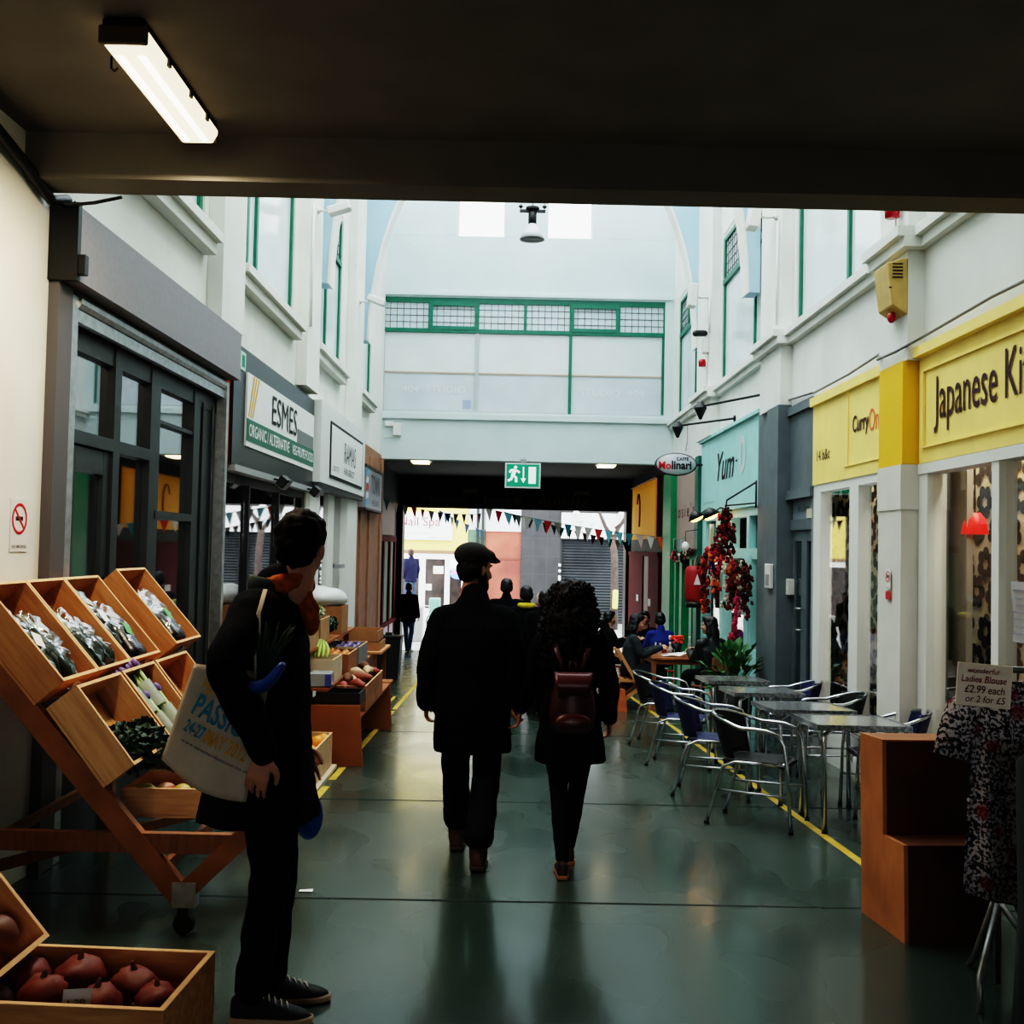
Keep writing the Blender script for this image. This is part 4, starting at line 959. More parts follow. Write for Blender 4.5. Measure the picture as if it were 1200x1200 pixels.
A1, O1 = 49, (-2.295, 1.012)
A2, O2 = 52, (-1.922, .612)
UPG, LOG = 'upper row of tilted wooden crates', 'lower row of tilted wooden crates'
cratesM = {}
def tilt_crate(key, label, o, ang, y0, y1, L, D, m, grp, lift=0):
    M = frame_at((o[0], (y0 + y1) / 2, o[1]), ang) @ Matrix.Translation((0, 0, lift)); cratesM[key] = (M, L, y1 - y0, D)
    return crate('wooden_crate', label, M, L, y1 - y0 - .006, D, m, grp)
tilt_crate('A', 'upper tilted crate at the frame edge end of the stand holding bagged dark greens', O1, A1, 4.60, 5.00, .57, .17, WOOD2, UPG)
tilt_crate('B', 'second upper tilted crate with a bag showing a green label', O1, A1, 5.00, 5.42, .57, .17, WOOD2, UPG)
tilt_crate('C', 'third upper tilted crate with two long cellophane bags', O1, A1, 5.42, 5.88, .57, .17, WOOD2, UPG)
tilt_crate('D', 'raised upper crate holding one big dark aubergine bag', O1, A1, 6.04, 6.52, .57, .17, WOOD2, UPG, .05)
tilt_crate('E', 'lower tilted crate with curly kale at its bottom end', O2, A2, 4.60, 5.12, .44, .17, WOOD, LOG)
tilt_crate('F', 'lower tilted crate full of purple tipped vegetable bundles', O2, A2, 5.14, 5.60, .44, .17, WOOD2, LOG)
tilt_crate('G', 'empty lower tilted crate just behind the shopper', O2, A2, 5.62, 6.16, .44, .17, WOOD2, LOG)
CELLO = glass_mat('cellophane', (.86, .88, .88), .05, .07, (.95, .97, 1), .35)
LEAFD = mat('dark_greens', (.008, .018, .012), .5, col2=(.014, .03, .018), scale=12)
AUB = mat('aubergine_skin', (.010, .005, .012), .25)
STEMW = mat('pale_stems', (.45, .50, .42), .5)
def inM(key, x, y, z=.018): return cratesM[key][0] @ Matrix.Translation((x, y, z))
def bag(key, label, x, y, rz, L=.34, W=.11, kind=0, seed=1):
    rg = random.Random(seed)
    M = inM(key, x, y, .085) @ Matrix.Rotation(rz, 4, 'Z') @ Matrix.Scale(1.18, 4)
    r = thing('bagged_greens' if kind == 0 else 'bagged_aubergine', label, 'vegetables', group='cellophane bags of dark vegetables'); r.location = M.to_translation(); r.rotation_euler = M.to_euler(); r.scale = M.to_scale()
    g = MB()
    if kind == 0:
        for k in range(7):
            y0 = rg.uniform(-W * .3, W * .3); z0 = rg.uniform(-.015, .03)
            g.tube([(-L * .42, y0 * .5, z0 * .5), (-L * .1, y0, z0), (L * .25, y0 * 1.1, z0 + .01), (L * .42, y0 * .8, z0)], [(.010, .008), (.026, .020), (.034, .020), (.014, .010)], 8)
        g.build('leaves', LEAFD, r, True, displace=(.03, .03))
        g = MB()
        for k in range(5): y0 = rg.uniform(-.03, .03); g.tube([(-L * .5, y0, .01), (-L * .15, y0 * 1.2, .035)], .006, 6)
        g.build('stems', STEMW, r, True)
    else:
        g.limb([(-L * .25, 0, 0), (0, .0, .01), (L * .30, 0, .005)], [.03, .055, .07], 14).build('aubergine', AUB, r, True)
        MB().limb([(-L * .38, 0, .01), (-L * .26, 0, 0)], [.009, .03], 10).build('stalk', LEAFD, r, True)
    w = MB(); w.ball((0, 0, .005), (L * .55, W * .52, .052), 34, 20); w.build('wrapper', CELLO, r, True, displace=(.095, .038))
    if rg.random() < .6:
        MB().box(-.035, .035, -.025, .025, .066, .068, Matrix.Rotation(rg.uniform(-.6, .6), 4, 'Z')).build('label', mat('green_bag_label', (.10, .32, .10), .5) if seed % 2 else WHITE, r)
    return r
bag('A', 'bag of dark greens beside the outer side of the first upper crate', .05, -.11, .05, .36, .11, 0, 2)
bag('A', 'bag of dark greens lying along the divider in the first upper crate', .09, .05, -.10, .38, .12, 0, 3)
bag('B', 'bag of dark greens with a green label in the second upper crate', .08, -.02, -.06, .36, .13, 0, 5)
bag('B', 'bag of dark greens at the bottom corner of the second upper crate', .12, .11, .05, .30, .10, 0, 8)
bag('C', 'long bag of dark greens high in the third upper crate', -.02, -.10, .02, .38, .12, 0, 4)
bag('C', 'long bag of aubergine low in the third upper crate', .09, .07, -.12, .38, .14, 1, 7)
bag('D', 'big bagged aubergine in the raised crate', .07, .03, -.15, .40, .18, 1, 9)
# purple tipped bundles
PURP = mat('purple_tips', (.09, .05, .20), .5, col2=(.20, .15, .34), scale=18)
GRST = mat('light_green_stems', (.28, .40, .16), .45, col2=(.42, .52, .26), scale=14)
def bundle(label, x, y, rz, z=.06, flip=1):
    M = inM('F', x, y, z + .055) @ Matrix.Rotation(rz, 4, 'Z') @ Matrix.Scale(1.25, 4)
    r = thing('vegetable_bundle', label, 'vegetables', group='wrapped bundles with purple tips'); r.location = M.to_translation(); r.rotation_euler = M.to_euler(); r.scale = M.to_scale()
    g, h = MB(), MB()
    for k in range(9):
        a = k * 2.4; q = .009 * sqrt(k); py, pz = q * cos(a) * 1.3, q * sin(a)
        g.tube([(-.10 * flip, py, pz), (.09 * flip, py * 1.2, pz * 1.2)], .009, 7); h.ball((-.115 * flip, py * 1.3, pz * 1.3), (.022, .013, .013), 8, 6)
    g.build('stems', GRST, r, True); h.build('tips', PURP, r, True)
    MB().tube([(-.03, 0, 0), (.09 * flip, 0, 0)], [(.034, .042), (.036, .046)], 14, cap=False).build('wrapper', mat('clouded_wrapper', (.62, .66, .62), .2, alpha=.45), r, True)
bundle('purple tipped bundle at the top of its crate next to the kale crate', -.08, -.14, .1)
bundle('purple tipped bundle leaning on the top edge of its crate', -.10, .02, -.05, .07)
bundle('purple tipped bundle lying lowest in its crate', .08, -.07, .08)
bundle('purple tipped bundle lying along the far side of its crate', .06, .10, -.06)
# kale
def leafy(name, label, M, R, nL, m, sz=.05, seed=1, cat='vegetables', flat=.7):
    rg = random.Random(seed); r = thing(name, label, cat); r.location = M.to_translation(); r.rotation_euler = M.to_euler()
    g = MB(); g.ball((0, 0, 0), (R * .75, R * .8, R * flat * .7), 12, 8)
    for k in range(nL):
        d = Vector((rg.gauss(0, 1), rg.gauss(0, 1), rg.gauss(0, .7) + .3)).normalized(); c = Vector((d.x * R, d.y * R, d.z * R * flat)) * rg.uniform(.6, 1.05)
        e1 = d.orthogonal().normalized(); e2 = d.cross(e1); ph = rg.random() * 6
        ring = [c + (e1 * cos(a) + e2 * sin(a)) * sz * (1 + .35 * sin(5 * a + ph)) * .6 + d * (.022 * sin(3 * a + ph)) for a in [2 * pi * q / 10 for q in range(10)]]
        b = len(g.v); g.v += [c] + ring; g.f += [(b, b + 1 + q, b + 1 + (q + 1) % 10) for q in range(10)]
    g.build('leaves', m, r, True); return r
KALE = mat('curly_kale', (.012, .035, .020), .55, col2=(.03, .07, .04), scale=14)
leafy('curly_kale', 'bunch of dark curly kale in the bottom corner of its crate', inM('E', .13, -.10, .12), .12, 150, KALE, .05, 1)
leafy('curly_kale', 'bunch of dark curly kale in the crate corner next to the tote bag', inM('E', .15, .13, .12), .12, 150, KALE, .05, 2)
# fruit crate on the cross rail
fcM = Matrix.Translation((-1.50, 5.08, .238)); crate('fruit_crate', 'shallow pine crate of mixed fruit resting low on the stand', fcM, .62, .40, .135, WOOD, rim=True)
fr = [mat('green_red_mango', (.36, .22, .05), .4, col2=(.40, .06, .04), scale=7), mat('yellow_mango', (.48, .34, .09), .4, col2=(.30, .30, .06), scale=7)]
for k, (x, y, lb) in enumerate(((-1.73, 4.98, 'yellow green mango nearest the corner of the fruit crate'), (-1.64, 5.0, 'rosy mango second along the fruit crate'), (-1.55, 4.98, 'rosy mango third along the fruit crate'), (-1.46, 5.0, 'yellow mango at the shopper end of the fruit crate'))):
    r = thing('mango', lb, 'fruit', (x, y, .335), rz=k, group='mangoes in the fruit crate')
    MB().ball((0, 0, 0), (.058, .045, .042), 14, 10).build('flesh', fr[(k + 1) % 2], r, True); MB().tube([(.054, 0, .0), (.064, 0, .004)], .004, 6).build('stalk', BROWN, r)
r = thing('black_liner', 'black plastic liner folded over the back of the fruit crate', 'liner', (-1.55, 5.2, .38))
MB().grid(10, 6, lambda u, v: Vector((-.22 + .36 * u, -.08 + .15 * v, .03 + .025 * sin(u * 9 + v * 4)))).build('sheet', mat('black_polythene', (.008, .008, .009), .25), r, True, solid=.004)

# ------------------------------------------------------------------ crates at the very front
jm = mat('rough_pale_pine', (.42, .20, .075), .7, col2=(.58, .32, .14), scale=4, stretch=(1.5, 9, 9), bump=.15)
jM = Matrix.Translation((-1.40, 3.39, fz(3.4) + .005)) @ Matrix.Rotation(radians(-3), 4, 'Z')
crate('squash_crate', 'deep pine crate of red netted squash at the front on the floor', jM, .80, .46, .285, jm, t=.02)
TARO = mat('red_brown_squash', (.12, .016, .011), .6, col2=(.22, .045, .025), scale=9, bump=.3)
rg = random.Random(11)
k = 0
for (x, y, z, q, nm) in ((-.20, .10, .16, .085, 'behind'), (-.02, .11, .17, .09, 'back'), (.17, .10, .15, .085, 'corner'), (-.24, -.08, .15, .08, 'front'), (-.06, -.06, .18, .085, 'middle'), (.12, -.07, .16, .085, 'tag'), (.28, .02, .14, .075, 'side'), (.27, -.13, .13, .07, 'end'), (-.31, .05, .13, .075, 'far')):
    P_ = jM @ Vector((x, y, z + .055)); lb = {'behind': 'red brown squash against the back of the pine crate', 'back': 'large red brown squash at the back middle of the pine crate', 'corner': 'red brown squash in the back corner of the pine crate', 'front': 'red brown squash at the front of the crate by the frame edge', 'middle': 'red brown squash heaped highest in the pine crate', 'tag': 'red brown squash just behind the price tag', 'side': 'red brown squash touching the end panel of the pine crate', 'end': 'red brown squash in the front corner of the pine crate', 'far': 'red brown squash deepest in the frame edge side of the crate'}[nm]
    r = thing('squash', lb, 'vegetables', P_, rz=k * 1.3, group='red brown squash in the pine crate')
    MB().ball((0, 0, 0), (q, q * .92, q * .82), 18, 12).build('flesh', TARO, r, True, displace=(.05, .05))
    MB().limb([(0, 0, q * .72), (.006, .004, q * 1.0)], [.012, .007], 8).build('stalk', mat('dry_stalk', (.12, .06, .03), .8), r, True)
    k += 1
r = thing('price_tag', 'small white price tag stuck among the red squash', 'sign', jM @ Vector((.10, -.165, .275)), radians(10))
MB().box(-.042, .042, -.002, .002, -.035, .035, Matrix.Rotation(-.35, 4, 'X')).build('card', mat('grey_white_card', (.46, .44, .43), .6), r)
text('1.20', BLACK, (0, -.004, .0), (1, 0, 0), (0, -.34, .94), .05, .02, r); text('kg', BLACK, (.0, .003, -.022), (1, 0, 0), (0, -.34, .94), .022, .013, r)
iM = frame_at((-1.845, 3.36, .262), 50)
crate('tilted_crate', 'tilted pine crate at the frame edge above the squash crate', iM, .50, .46, .16, mat('bright_pine', (.50, .25, .09), .65, col2=(.63, .36, .15), scale=4, stretch=(1, 9, 9), bump=.1), t=.018)
for k, (x, y, lb) in enumerate(((.13, .12, 'brown squash resting low in the tilted crate'), (-.02, .05, 'brown squash higher up in the tilted crate'))):
    P_ = iM @ Vector((x, y, .085)); r = thing('squash', lb, 'vegetables', P_, group='squash in the tilted crate')
    MB().ball((0, 0, 0), (.072, .066, .062), 16, 12).build('flesh', mat('brown_squash', (.14, .045, .02), .5), r, True, displace=(.02, .06)); MB().limb([(0, 0, .05), (0, .01, .075)], [.01, .006], 8).build('stalk', mat('dry_stalk', (.12, .06, .03), .8), r, True)
s2 = thing('trestle', 'low brown trestle under the tilted crate at the frame edge', 'stand', (-2.0, 3.36, fz(3.36)))
for y in (3.2, 3.52): MB().beam((-2.12, y, .50), (-1.76, y, .08), .04, .06).box(-2.14, -2.08, y - .02, y + .02, fz(3.36), .50).box(-1.80, -1.75, y - .02, y + .02, fz(3.36), .10).build('leg_frame', BROWN, s2, world=True)

# ------------------------------------------------------------------ market stall further along
ms = thing('market_stall', 'brown plywood market stall with stepped shelves along the yellow line', 'stall', (-1.9, 10.6, fz(10.6)))
PLY = mat('red_plywood', (.25, .075, .022), .6, col2=(.32, .11, .035), scale=3, bump=.06)
MB().prism([(-1.27, 9.22, fz(9.2)), (-2.05, 9.22, fz(9.2)), (-1.95, 9.22, .10), (-1.31, 9.22, .10)], (0, .03, 0)).build('end_panel', PLY, ms, world=True)
MB().prism([(-1.30, 11.75, fz(11.75)), (-2.05, 11.75, fz(11.75)), (-1.95, 11.75, -.02), (-1.33, 11.75, -.02)], (0, .03, 0)).build('end_panel', PLY, ms, world=True)
for x0, x1, z in ((-1.98, -1.33, -.03), (-2.22, -1.60, .245), (-2.48, -1.80, .565)):
    MB().box(x0, x1, 9.26, 12.1, z - .025, z).build('shelf', PLY, ms, world=True)
for y in (9.4, 10.7, 12.0):
    MB().box(-2.47, -2.26, y, y + .03, fz(y), .54).build('riser', PLY, ms, world=True); MB().box(-1.70, -1.64, y, y + .03, fz(y), -.055).build('riser', PLY, ms, world=True)
for y in (9.30, 12.04): MB().box(-1.92, -1.86, y, y + .03, -.03, .22).build('riser', PLY, ms, world=True); MB().box(-1.92, -1.86, y, y + .03, .245, .54).build('riser', PLY, ms, world=True)
MB().box(-1.72, -1.62, 9.3, 9.38, fz(9.3), .22).build('post', WOOD2, ms, world=True)
def flat(name, label, x, y, z, L, W, D, m, cat=None, rz=0, rim=True, group=None):
    return crate(name, label, Matrix.Translation((x, y, z)) @ Matrix.Rotation(rz, 4, 'Z'), L, W, D, m, group, .014, rim)
PALE = mat('pale_crate_wood', (.50, .40, .28), .7, var=.12, scale=6)
flat('potato_crate', 'long slatted crate of sweet potatoes on the lowest stall shelf', -1.475, 10.36, -.028, .30, 1.28, .235, mat('slatted_crate', (.30, .13, .06), .7, var=.25, scale=9))
SWP = [mat('sweet_potato', (.30, .10, .055), .7, var=.25, scale=12), mat('cut_cream', (.60, .44, .26), .7), mat('red_potato', (.28, .045, .025), .6), mat('brown_root', (.15, .06, .03), .8)]
rg = random.Random(21); k = 0
SPL = ['red', 'long tan', 'cut cream ended', 'brown', 'small round', 'fat pink', 'dark', 'pale', 'broad', 'slim', 'curved', 'knobbly', 'short', 'smooth', 'rough', 'ruddy']
for row in range(8):
    for c_ in range(2):
        x = -1.535 + c_ * .115 + rg.uniform(-.02, .02); y = 9.80 + row * .16 + rg.uniform(-.03, .03)
        mi = [2, 2, 3, 0, 1, 0, 3, 0, 1, 3, 0, 1, 0, 2, 3, 0][k]
        r = thing('sweet_potato', 'sweet potato heaped in the long slatted crate', 'vegetables', (x, y, .185 + .03 * (k % 3)), rz=rg.random() * 3, group='roots heaped in the slatted crate')
        MB().limb([(-.085, 0, 0), (-.02, .012, .012), (.085, 0, 0)], [.022, .05, .026], 10).build('body', SWP[mi], r, True); k += 1
flat('black_crate', 'shallow black plastic crate on the front edge of the stall', -1.52, 9.46, .102, .40, .34, .10, mat('black_plastic', (.012, .012, .013), .4), rim=False)
flat('white_wood_crate', 'whitewashed crate with a red stripe holding bananas', -1.80, 9.80, .247, .38, .52, .22, PALE)
r = thing('plastic_tub', 'clear plastic tub with a blue label on the middle stall shelf', 'tub', (-1.66, 9.40, .247))
MB().box(-.13, .07, -.10, .10, 0, .13).build('body', mat('clear_tub', (.32, .34, .34), .15), r, bevel=.01); MB().box(.02, .074, -.104, -.09, .01, .12).build('label', mat('blue_label', (.06, .08, .30), .5), r)
BAN = mat('green_banana', (.22, .32, .05), .5, col2=(.34, .40, .08), scale=8)
r = thing('banana_bunch', 'bunch of green bananas in the whitewashed crate', 'fruit', (-1.80, 9.78, .46))
for k in range(6):
    MB().limb([(-.10 + k * .04, -.08, .02), (-.10 + k * .04, -.02, .07), (-.06 + k * .025, .06, .12), (-.02 + k * .008, .10, .16)], [.010, .020, .019, .008], 8).build('banana', BAN, r, True)
flat('fruit_tray', 'dark tray of orange peppers on the middle stall shelf', -1.78, 10.55, .247, .40, .60, .20, mat('tray_wood', (.26, .11, .05), .7))
for k in range(10):
    r = thing('orange_pepper', 'orange pepper in the dark tray on the middle shelf', 'vegetables', (-1.92 + (k % 4) * .09, 10.36 + (k // 4) * .17, .42), group='orange peppers in the dark tray')
    MB().ball((0, 0, 0), (.042, .046, .045), 12, 8).build('body', mat('orange_pepper', (.55, .16, .03), .35, var=.25, scale=10), r, True); MB().tube([(0, 0, .04), (.004, 0, .065)], .006, 6).build('stalk', GRST, r)
flat('purple_tray', 'tray of purple vegetables behind the orange peppers', -1.80, 11.30, .247, .44, .66, .20, mat('grey_tray', (.20, .19, .19), .6))
for k in range(8):
    r = thing('aubergine', 'purple aubergine in the tray behind the peppers', 'vegetables', (-1.94 + (k % 4) * .095, 11.12 + (k // 4) * .32, .42), group='aubergines in the grey tray')
    MB().limb([(0, -.09, 0), (0, 0, .01), (0, .09, 0)], [.02, .038, .03], 10).build('body', mat('pale_aubergine', (.10, .07, .16), .3, var=.4, scale=6), r, True); MB().limb([(0, .1, .0), (0, .13, .01)], [.014, .006], 8).build('stalk', GRST, r, True)
for k, (y, lb) in enumerate(((9.62, 'pine crate on the top stall shelf with a white price slip'), (10.2, 'pine crate on the top stall shelf behind the first one'))):
    flat('vegetable_crate', lb, -2.06, y, .567, .50, .50, .24, mat('greyed_pine', (.38, .22, .11), .7, var=.15, scale=7))
CAUL = mat('cauliflower_leaf', (.38, .46, .18), .6, col2=(.55, .58, .40), scale=10)
for k, (x, y, lb) in enumerate(((-2.16, 9.55, 'cauliflower beside the shopper on the top crate'), (-1.95, 9.55, 'pale green lettuce at the front of the top crate'), (-1.93, 9.78, 'pale green lettuce second on the top crate'), (-2.15, 10.2, 'cauliflower on the crate behind'), (-1.95, 10.2, 'pale cabbage on the crate behind'))):
    leafy('cauliflower' if k in (0, 3) else 'lettuce', lb, Matrix.Translation((x, y, .87)), .115, 70, CAUL if k % 3 else mat('cauliflower_white', (.60, .60, .48), .7, col2=(.45, .50, .28), scale=10), .06, 30 + k)
r = thing('dark_cabbage', 'dark leafy greens hanging over the edge of the top crates', 'vegetables', (-1.93, 10.62, .72)); r2 = leafy('dark_greens', 'dark green bunch hanging between the crates and the cardboard box', Matrix.Translation((-1.90, 10.75, .70)), .12, 80, KALE, .06, 44)
bpy.data.objects.remove(r)
flat('cardboard_box', 'tall cardboard box on the stall covered with white plastic', -2.02, 11.35, .567, .44, .44, .30, CARD, rim=False)
r = thing('plastic_sheet', 'white plastic sheet bunched over the cardboard box', 'bag', (-2.06, 11.35, .88)); MB().ball((0, 0, .07), (.26, .28, .12), 20, 12).build('sheet', mat('white_polythene', (.62, .64, .65), .35), r, True, displace=(.12, .2))
r = thing('wooden_trestle', 'wooden trestle carrying the cardboard trays past the stall', 'stand', (-1.85, 12.9, fz(12.9))); MB().box(-2.25, -1.52, 12.4, 13.4, .22, .25).build('top', WOOD2, r, world=True)
for x in (-2.2, -1.6):
    for y in (12.45, 13.35): MB().box(x - .025, x + .025, y - .025, y + .025, fz(y), .22).build('leg', BROWN, r, world=True)
flat('cardboard_tray', 'flat cardboard tray lowest of two past the stall', -1.82, 12.85, .252, .52, .60, .10, CARD, rim=False); flat('cardboard_tray', 'flat cardboard tray topmost of two past the stall', -1.84, 12.88, .355, .50, .56, .13, CARD, rim=False)
# crate of oranges on the floor
ocM = Matrix.Translation((-1.80, 8.42, fz(8.42) + .03)); crate('orange_crate', 'pale crate of oranges on the floor beyond the shopper', ocM, .60, 1.05, .28, mat('light_pine', (.50, .34, .20), .7, var=.12, scale=6))
MB().box(-.34, .34, -.56, .56, -.03, 0).build('pallet', PALE, [o for o in COL.objects if o.name == 'orange_crate'][0])
ORG = mat('orange_peel', (.75, .26, .02), .5, bump=.1, scale=60)
for k in range(24):
    r = thing('orange', 'orange in the pale floor crate', 'fruit', ocM @ Vector((-.22 + (k % 4) * .14 + .02 * (k % 3), -.42 + (k // 4) * .165, .19 + .012 * (k % 5))), group='oranges in the pale floor crate')
    MB().ball((0, 0, 0), .066, 12, 8).build('peel', ORG, r, True); MB().ball((0, 0, .064), (.008, .008, .004), 6, 4).build('navel', GRST, r)
# bin beyond the stalls
r = thing('dustbin', 'black lidded dustbin at the foot of the tan pillar', 'bin', (-2.17, 18.75), 0, floor=True)
MB().loft([[(a * q, b * q, z) for a, b in ((-.2, -.2), (.2, -.2), (.2, .2), (-.2, .2))] for z, q in ((0, 1), (.74, 1.2))]).build('body', mat('black_bin', (.012, .015, .015), .45), r, bevel=.01)
MB().box(-.26, .26, -.26, .26, .74, .79).box(-.06, .06, -.06, .06, .79, .84).build('lid', mat('black_bin', (.012, .015, .015), .45), r, bevel=.012)
# ------------------------------------------------------------------ people
def V(*a): return Vector(a)
def hand_geo(g, w, d, nrm, side, curl=.5, s=1.0):
    """wrist w, finger direction d, palm normal nrm (the way fingers curl), side: towards the thumb"""
    d = V(*d).normalized(); side = V(*side); side = (side - d * side.dot(d)).normalized(); nn = V(*nrm); nn = (nn - d * nn.dot(d) - side * nn.dot(side)).normalized()
    w = V(*w)
    g.limb([w - d * .03 * s, w + d * .03 * s, w + d * .085 * s], [(.022 * s, .028 * s), (.017 * s, .038 * s), (.013 * s, .040 * s)], 12, 3, up=nn)
    for k, (off, L) in enumerate(((.033, .074), (.0115, .084), (-.0105, .078), (-.0315, .062))):
        b = w + d * .085 * s + side * off * s; c = curl * (1 + .12 * k); L *= s; pts = [b - d * .012 * s, b]; ang = 0; dd = d
        for seg, f in ((.45, .55), (.32, .9), (.23, .7)):
            ang += c * f; dd = d * cos(ang) + nn * sin(ang) + side * off * .9; pts.append(pts[-1] + dd.normalized() * L * seg)
        g.limb(pts, [.0088 * s, .0086 * s, .0080 * s, .0074 * s, .0062 * s], 8, 2)
    b = w + d * .022 * s + side * .028 * s
    g.limb([b - side * .012 * s, b + (side * .022 + d * .018) * s, b + (side * .034 + d * .045 + nn * .012) * s, b + (side * .034 + d * .068 + nn * .024) * s], [.014 * s, .0125 * s, .0105 * s, .008 * s], 8, 2)

def head_geo(g, c, M, s=1.0):
    """skull, face, nose, ears about centre c; M turns the head; local +Y is the face"""
    def P(x, y, z): return V(*c) + M @ (V(x, y, z) * s)
    B = lambda x, y, z, r: g.ball(P(x, y, z), [q * s for q in r], 16, 11, M.to_4x4())
    B(0, -.012, .035, (.077, .097, .092)); B(0, .022, -.025, (.064, .076, .085)); B(0, .045, -.085, (.040, .042, .032))
    g.limb([P(0, .088, .015), P(0, .104, -.012), P(0, .112, -.032)], [.009 * s, .012 * s, .015 * s], 8, 2)
    for q in (-1, 1):
        B(q * .079, -.012, -.012, (.010, .020, .032)); B(q * .034, .070, -.025, (.024, .022, .024)); B(q * .030, .083, .030, (.026, .012, .008))
    B(0, .088, -.068, (.026, .012, .007)); B(0, .086, -.082, (.023, .012, .008))
    g.limb([P(0, -.012, -.06), P(0, -.035, -.17)], [.055 * s, .058 * s], 12, 3)

SHOEB = mat('black_leather', (.012, .010, .010), .45)
SOLE = mat('pale_gum_sole', (.42, .30, .20), .7)
SOLEB = mat('dark_sole', (.05, .03, .02), .7)
def shoe(parent, ank, toe_dir, m, sm, L=.28, boot=0.0, pitch=0.0, name='shoe', laces=None, w=1.0):
    """shoe with upper and sole; ank = ankle joint in figure space, foot lies below it"""
    d = V(toe_dir[0], toe_dir[1], 0).normalized(); sx = V(d.y, -d.x, 0); h = .085
    R = Matrix((sx, d, V(0, 0, 1))).transposed().to_4x4()
    M = Matrix.Translation(V(*ank)) @ R @ Matrix.Rotation(pitch, 4, 'X') @ Matrix.Translation((0, -.065, -h))
    rings = []
    for y, hw, top in ((-.005, .022, .085), (.015, .034, .098), (.07, .038, .105), (.13, .040, .085), (.19, .045, .062), (.24, .040, .048), (L - .012, .022, .034), (L, .008, .026)):
        rings.append([(hw * w * cos(a), y, .014 + (top - .014) * (.5 + .5 * sin(a)) if sin(a) > -.2 else .014) for a in [2 * pi * k / 16 for k in range(16)]])
    g = MB().loft(rings)
    if boot: g.limb([(0, .06, .07), (0, .058, .09 + boot)], [(.048 * w, .052 * w), (.05 * w, .056 * w)], 14, 3)
    g.xform(M); o = g.build(name, m, parent, True, remesh=.009, smit=4)
    pr = [(x * w, y, 0) for x, y in ((-.03, -.008), (.03, -.008), (.042, .06), (.042, .14), (.050, .20), (.042, .25), (.02, L + .004), (-.02, L + .004), (-.042, .25), (-.048, .20), (-.038, .14), (-.038, .06))]
    MB().prism(pr, (0, 0, .022)).xform(M).build('sole', sm, o, bevel=.004)
    if laces:
        g = MB()
        for k in range(5): y = .10 + .022 * k; g.tube([(-.026, y, .092 - k * .008), (0, y + .006, .101 - k * .009), (.026, y + .014, .090 - k * .008)], .0032, 6)
        g.xform(M).build('laces', laces, o, True)
    return o

def figure(label, loc, rz, J, clothes, hd=None, res=.012, skin=SKIN, group=None, s=1.0, curl=.5, hands=None, floor=True):
    """J: joints in figure space (x right, y ahead, z up). Returns the root."""
    root = thing('person', label, 'person', loc, rz, group, floor)
    g = MB()
    hm = hd if hd is not None else Matrix.Identity(3)
    head_geo(g, J['head'], hm, J.get('hs', 1.0))
    nk, ch, pv = V(*J['neck']), V(*J['chest']), V(*J['pelvis'])
    g.limb([pv, (pv + ch) / 2, ch, nk - V(0, 0, .05)], [(.11, .145), (.10, .13), (.11, .155), (.06, .08)], 14, 4, up=(0, 1, 0))
    g.limb([nk - V(0, 0, .06), nk + V(0, 0, .04)], [.062, .055], 12, 2)
    for q in ('l', 'r'):
        sh, el, wr = V(*J['sh' + q]), V(*J['el' + q]), V(*J['wr' + q])
        g.limb([nk + (sh - nk) * .3 - V(0, 0, .05), sh, (sh + el) / 2, el, (el + wr) / 2, wr], [.06, .056, .048, .040, .037, .026], 12, 3)
        hp, kn, an = V(*J['hp' + q]), V(*J['kn' + q]), V(*J['an' + q])
        lr = J.get('lr', 1.0); g.limb([hp, (hp + kn) / 2, kn, (kn * .6 + an * .4), an], [.085 * lr, .075 * lr, .052 * lr, .046 * lr, .034 * lr], 12, 3)
        td = V(*J.get('td' + q, (0, 1, 0))); g.limb([an, an + td * .05 - V(0, 0, .04), an + td * .15 - V(0, 0, .055)], [.034, .034, .022], 10, 2)
        if hands and q in hands: hd_, nr, sd = hands[q]
        else:
            hd_ = wr - el; nr = V(0, .3, 0) + V(-1 if q == 'r' else 1, 0, 0); sd = V(0, 1, 0)
        hand_geo(g, wr, hd_, nr, sd, curl)
    g.build('body', skin, root, True, remesh=res, smit=2)
    for fn in clothes: fn(root, J)
    return root
def coat(m, hem, rings, sl=(.082, .066, .058), name='coat', res=.016, collar=.085, disp=(.022, .13), cuff=.0):
    def f(root, J):
        g = MB(); R = []
        for z, cx, cy, hw, dp in rings:
            R.append([(cx + hw * cos(a) * (1 + .04 * sin(5 * a + z * 3)), cy + dp * sin(a) * (1 + .05 * sin(4 * a)), z) for a in [2 * pi * k / 28 for k in range(28)]])
        g.loft(R)
        for q in ('l', 'r'):
            sh, el, wr = V(*J['sh' + q]), V(*J['el' + q]), V(*J['wr' + q])
            w2 = wr + (el - wr).normalized() * cuff
            g.limb([V(*J['neck']) * .45 + sh * .55 - V(0, 0, .045), sh, (sh + el) / 2, el, (el + w2) / 2, w2], [.075, sl[0], (sl[0] + sl[1]) / 2 + .003, sl[1], (sl[1] + sl[2]) / 2, sl[2]], 14, 3)
        if collar:
            nk = V(*J['neck']); g.limb([nk - V(0, 0, .06), nk + V(0, -.01, .045)], [collar + .02, collar], 16, 2)
        return g.build(name, m, root, True, remesh=res, smit=3, displace=disp)
    return f
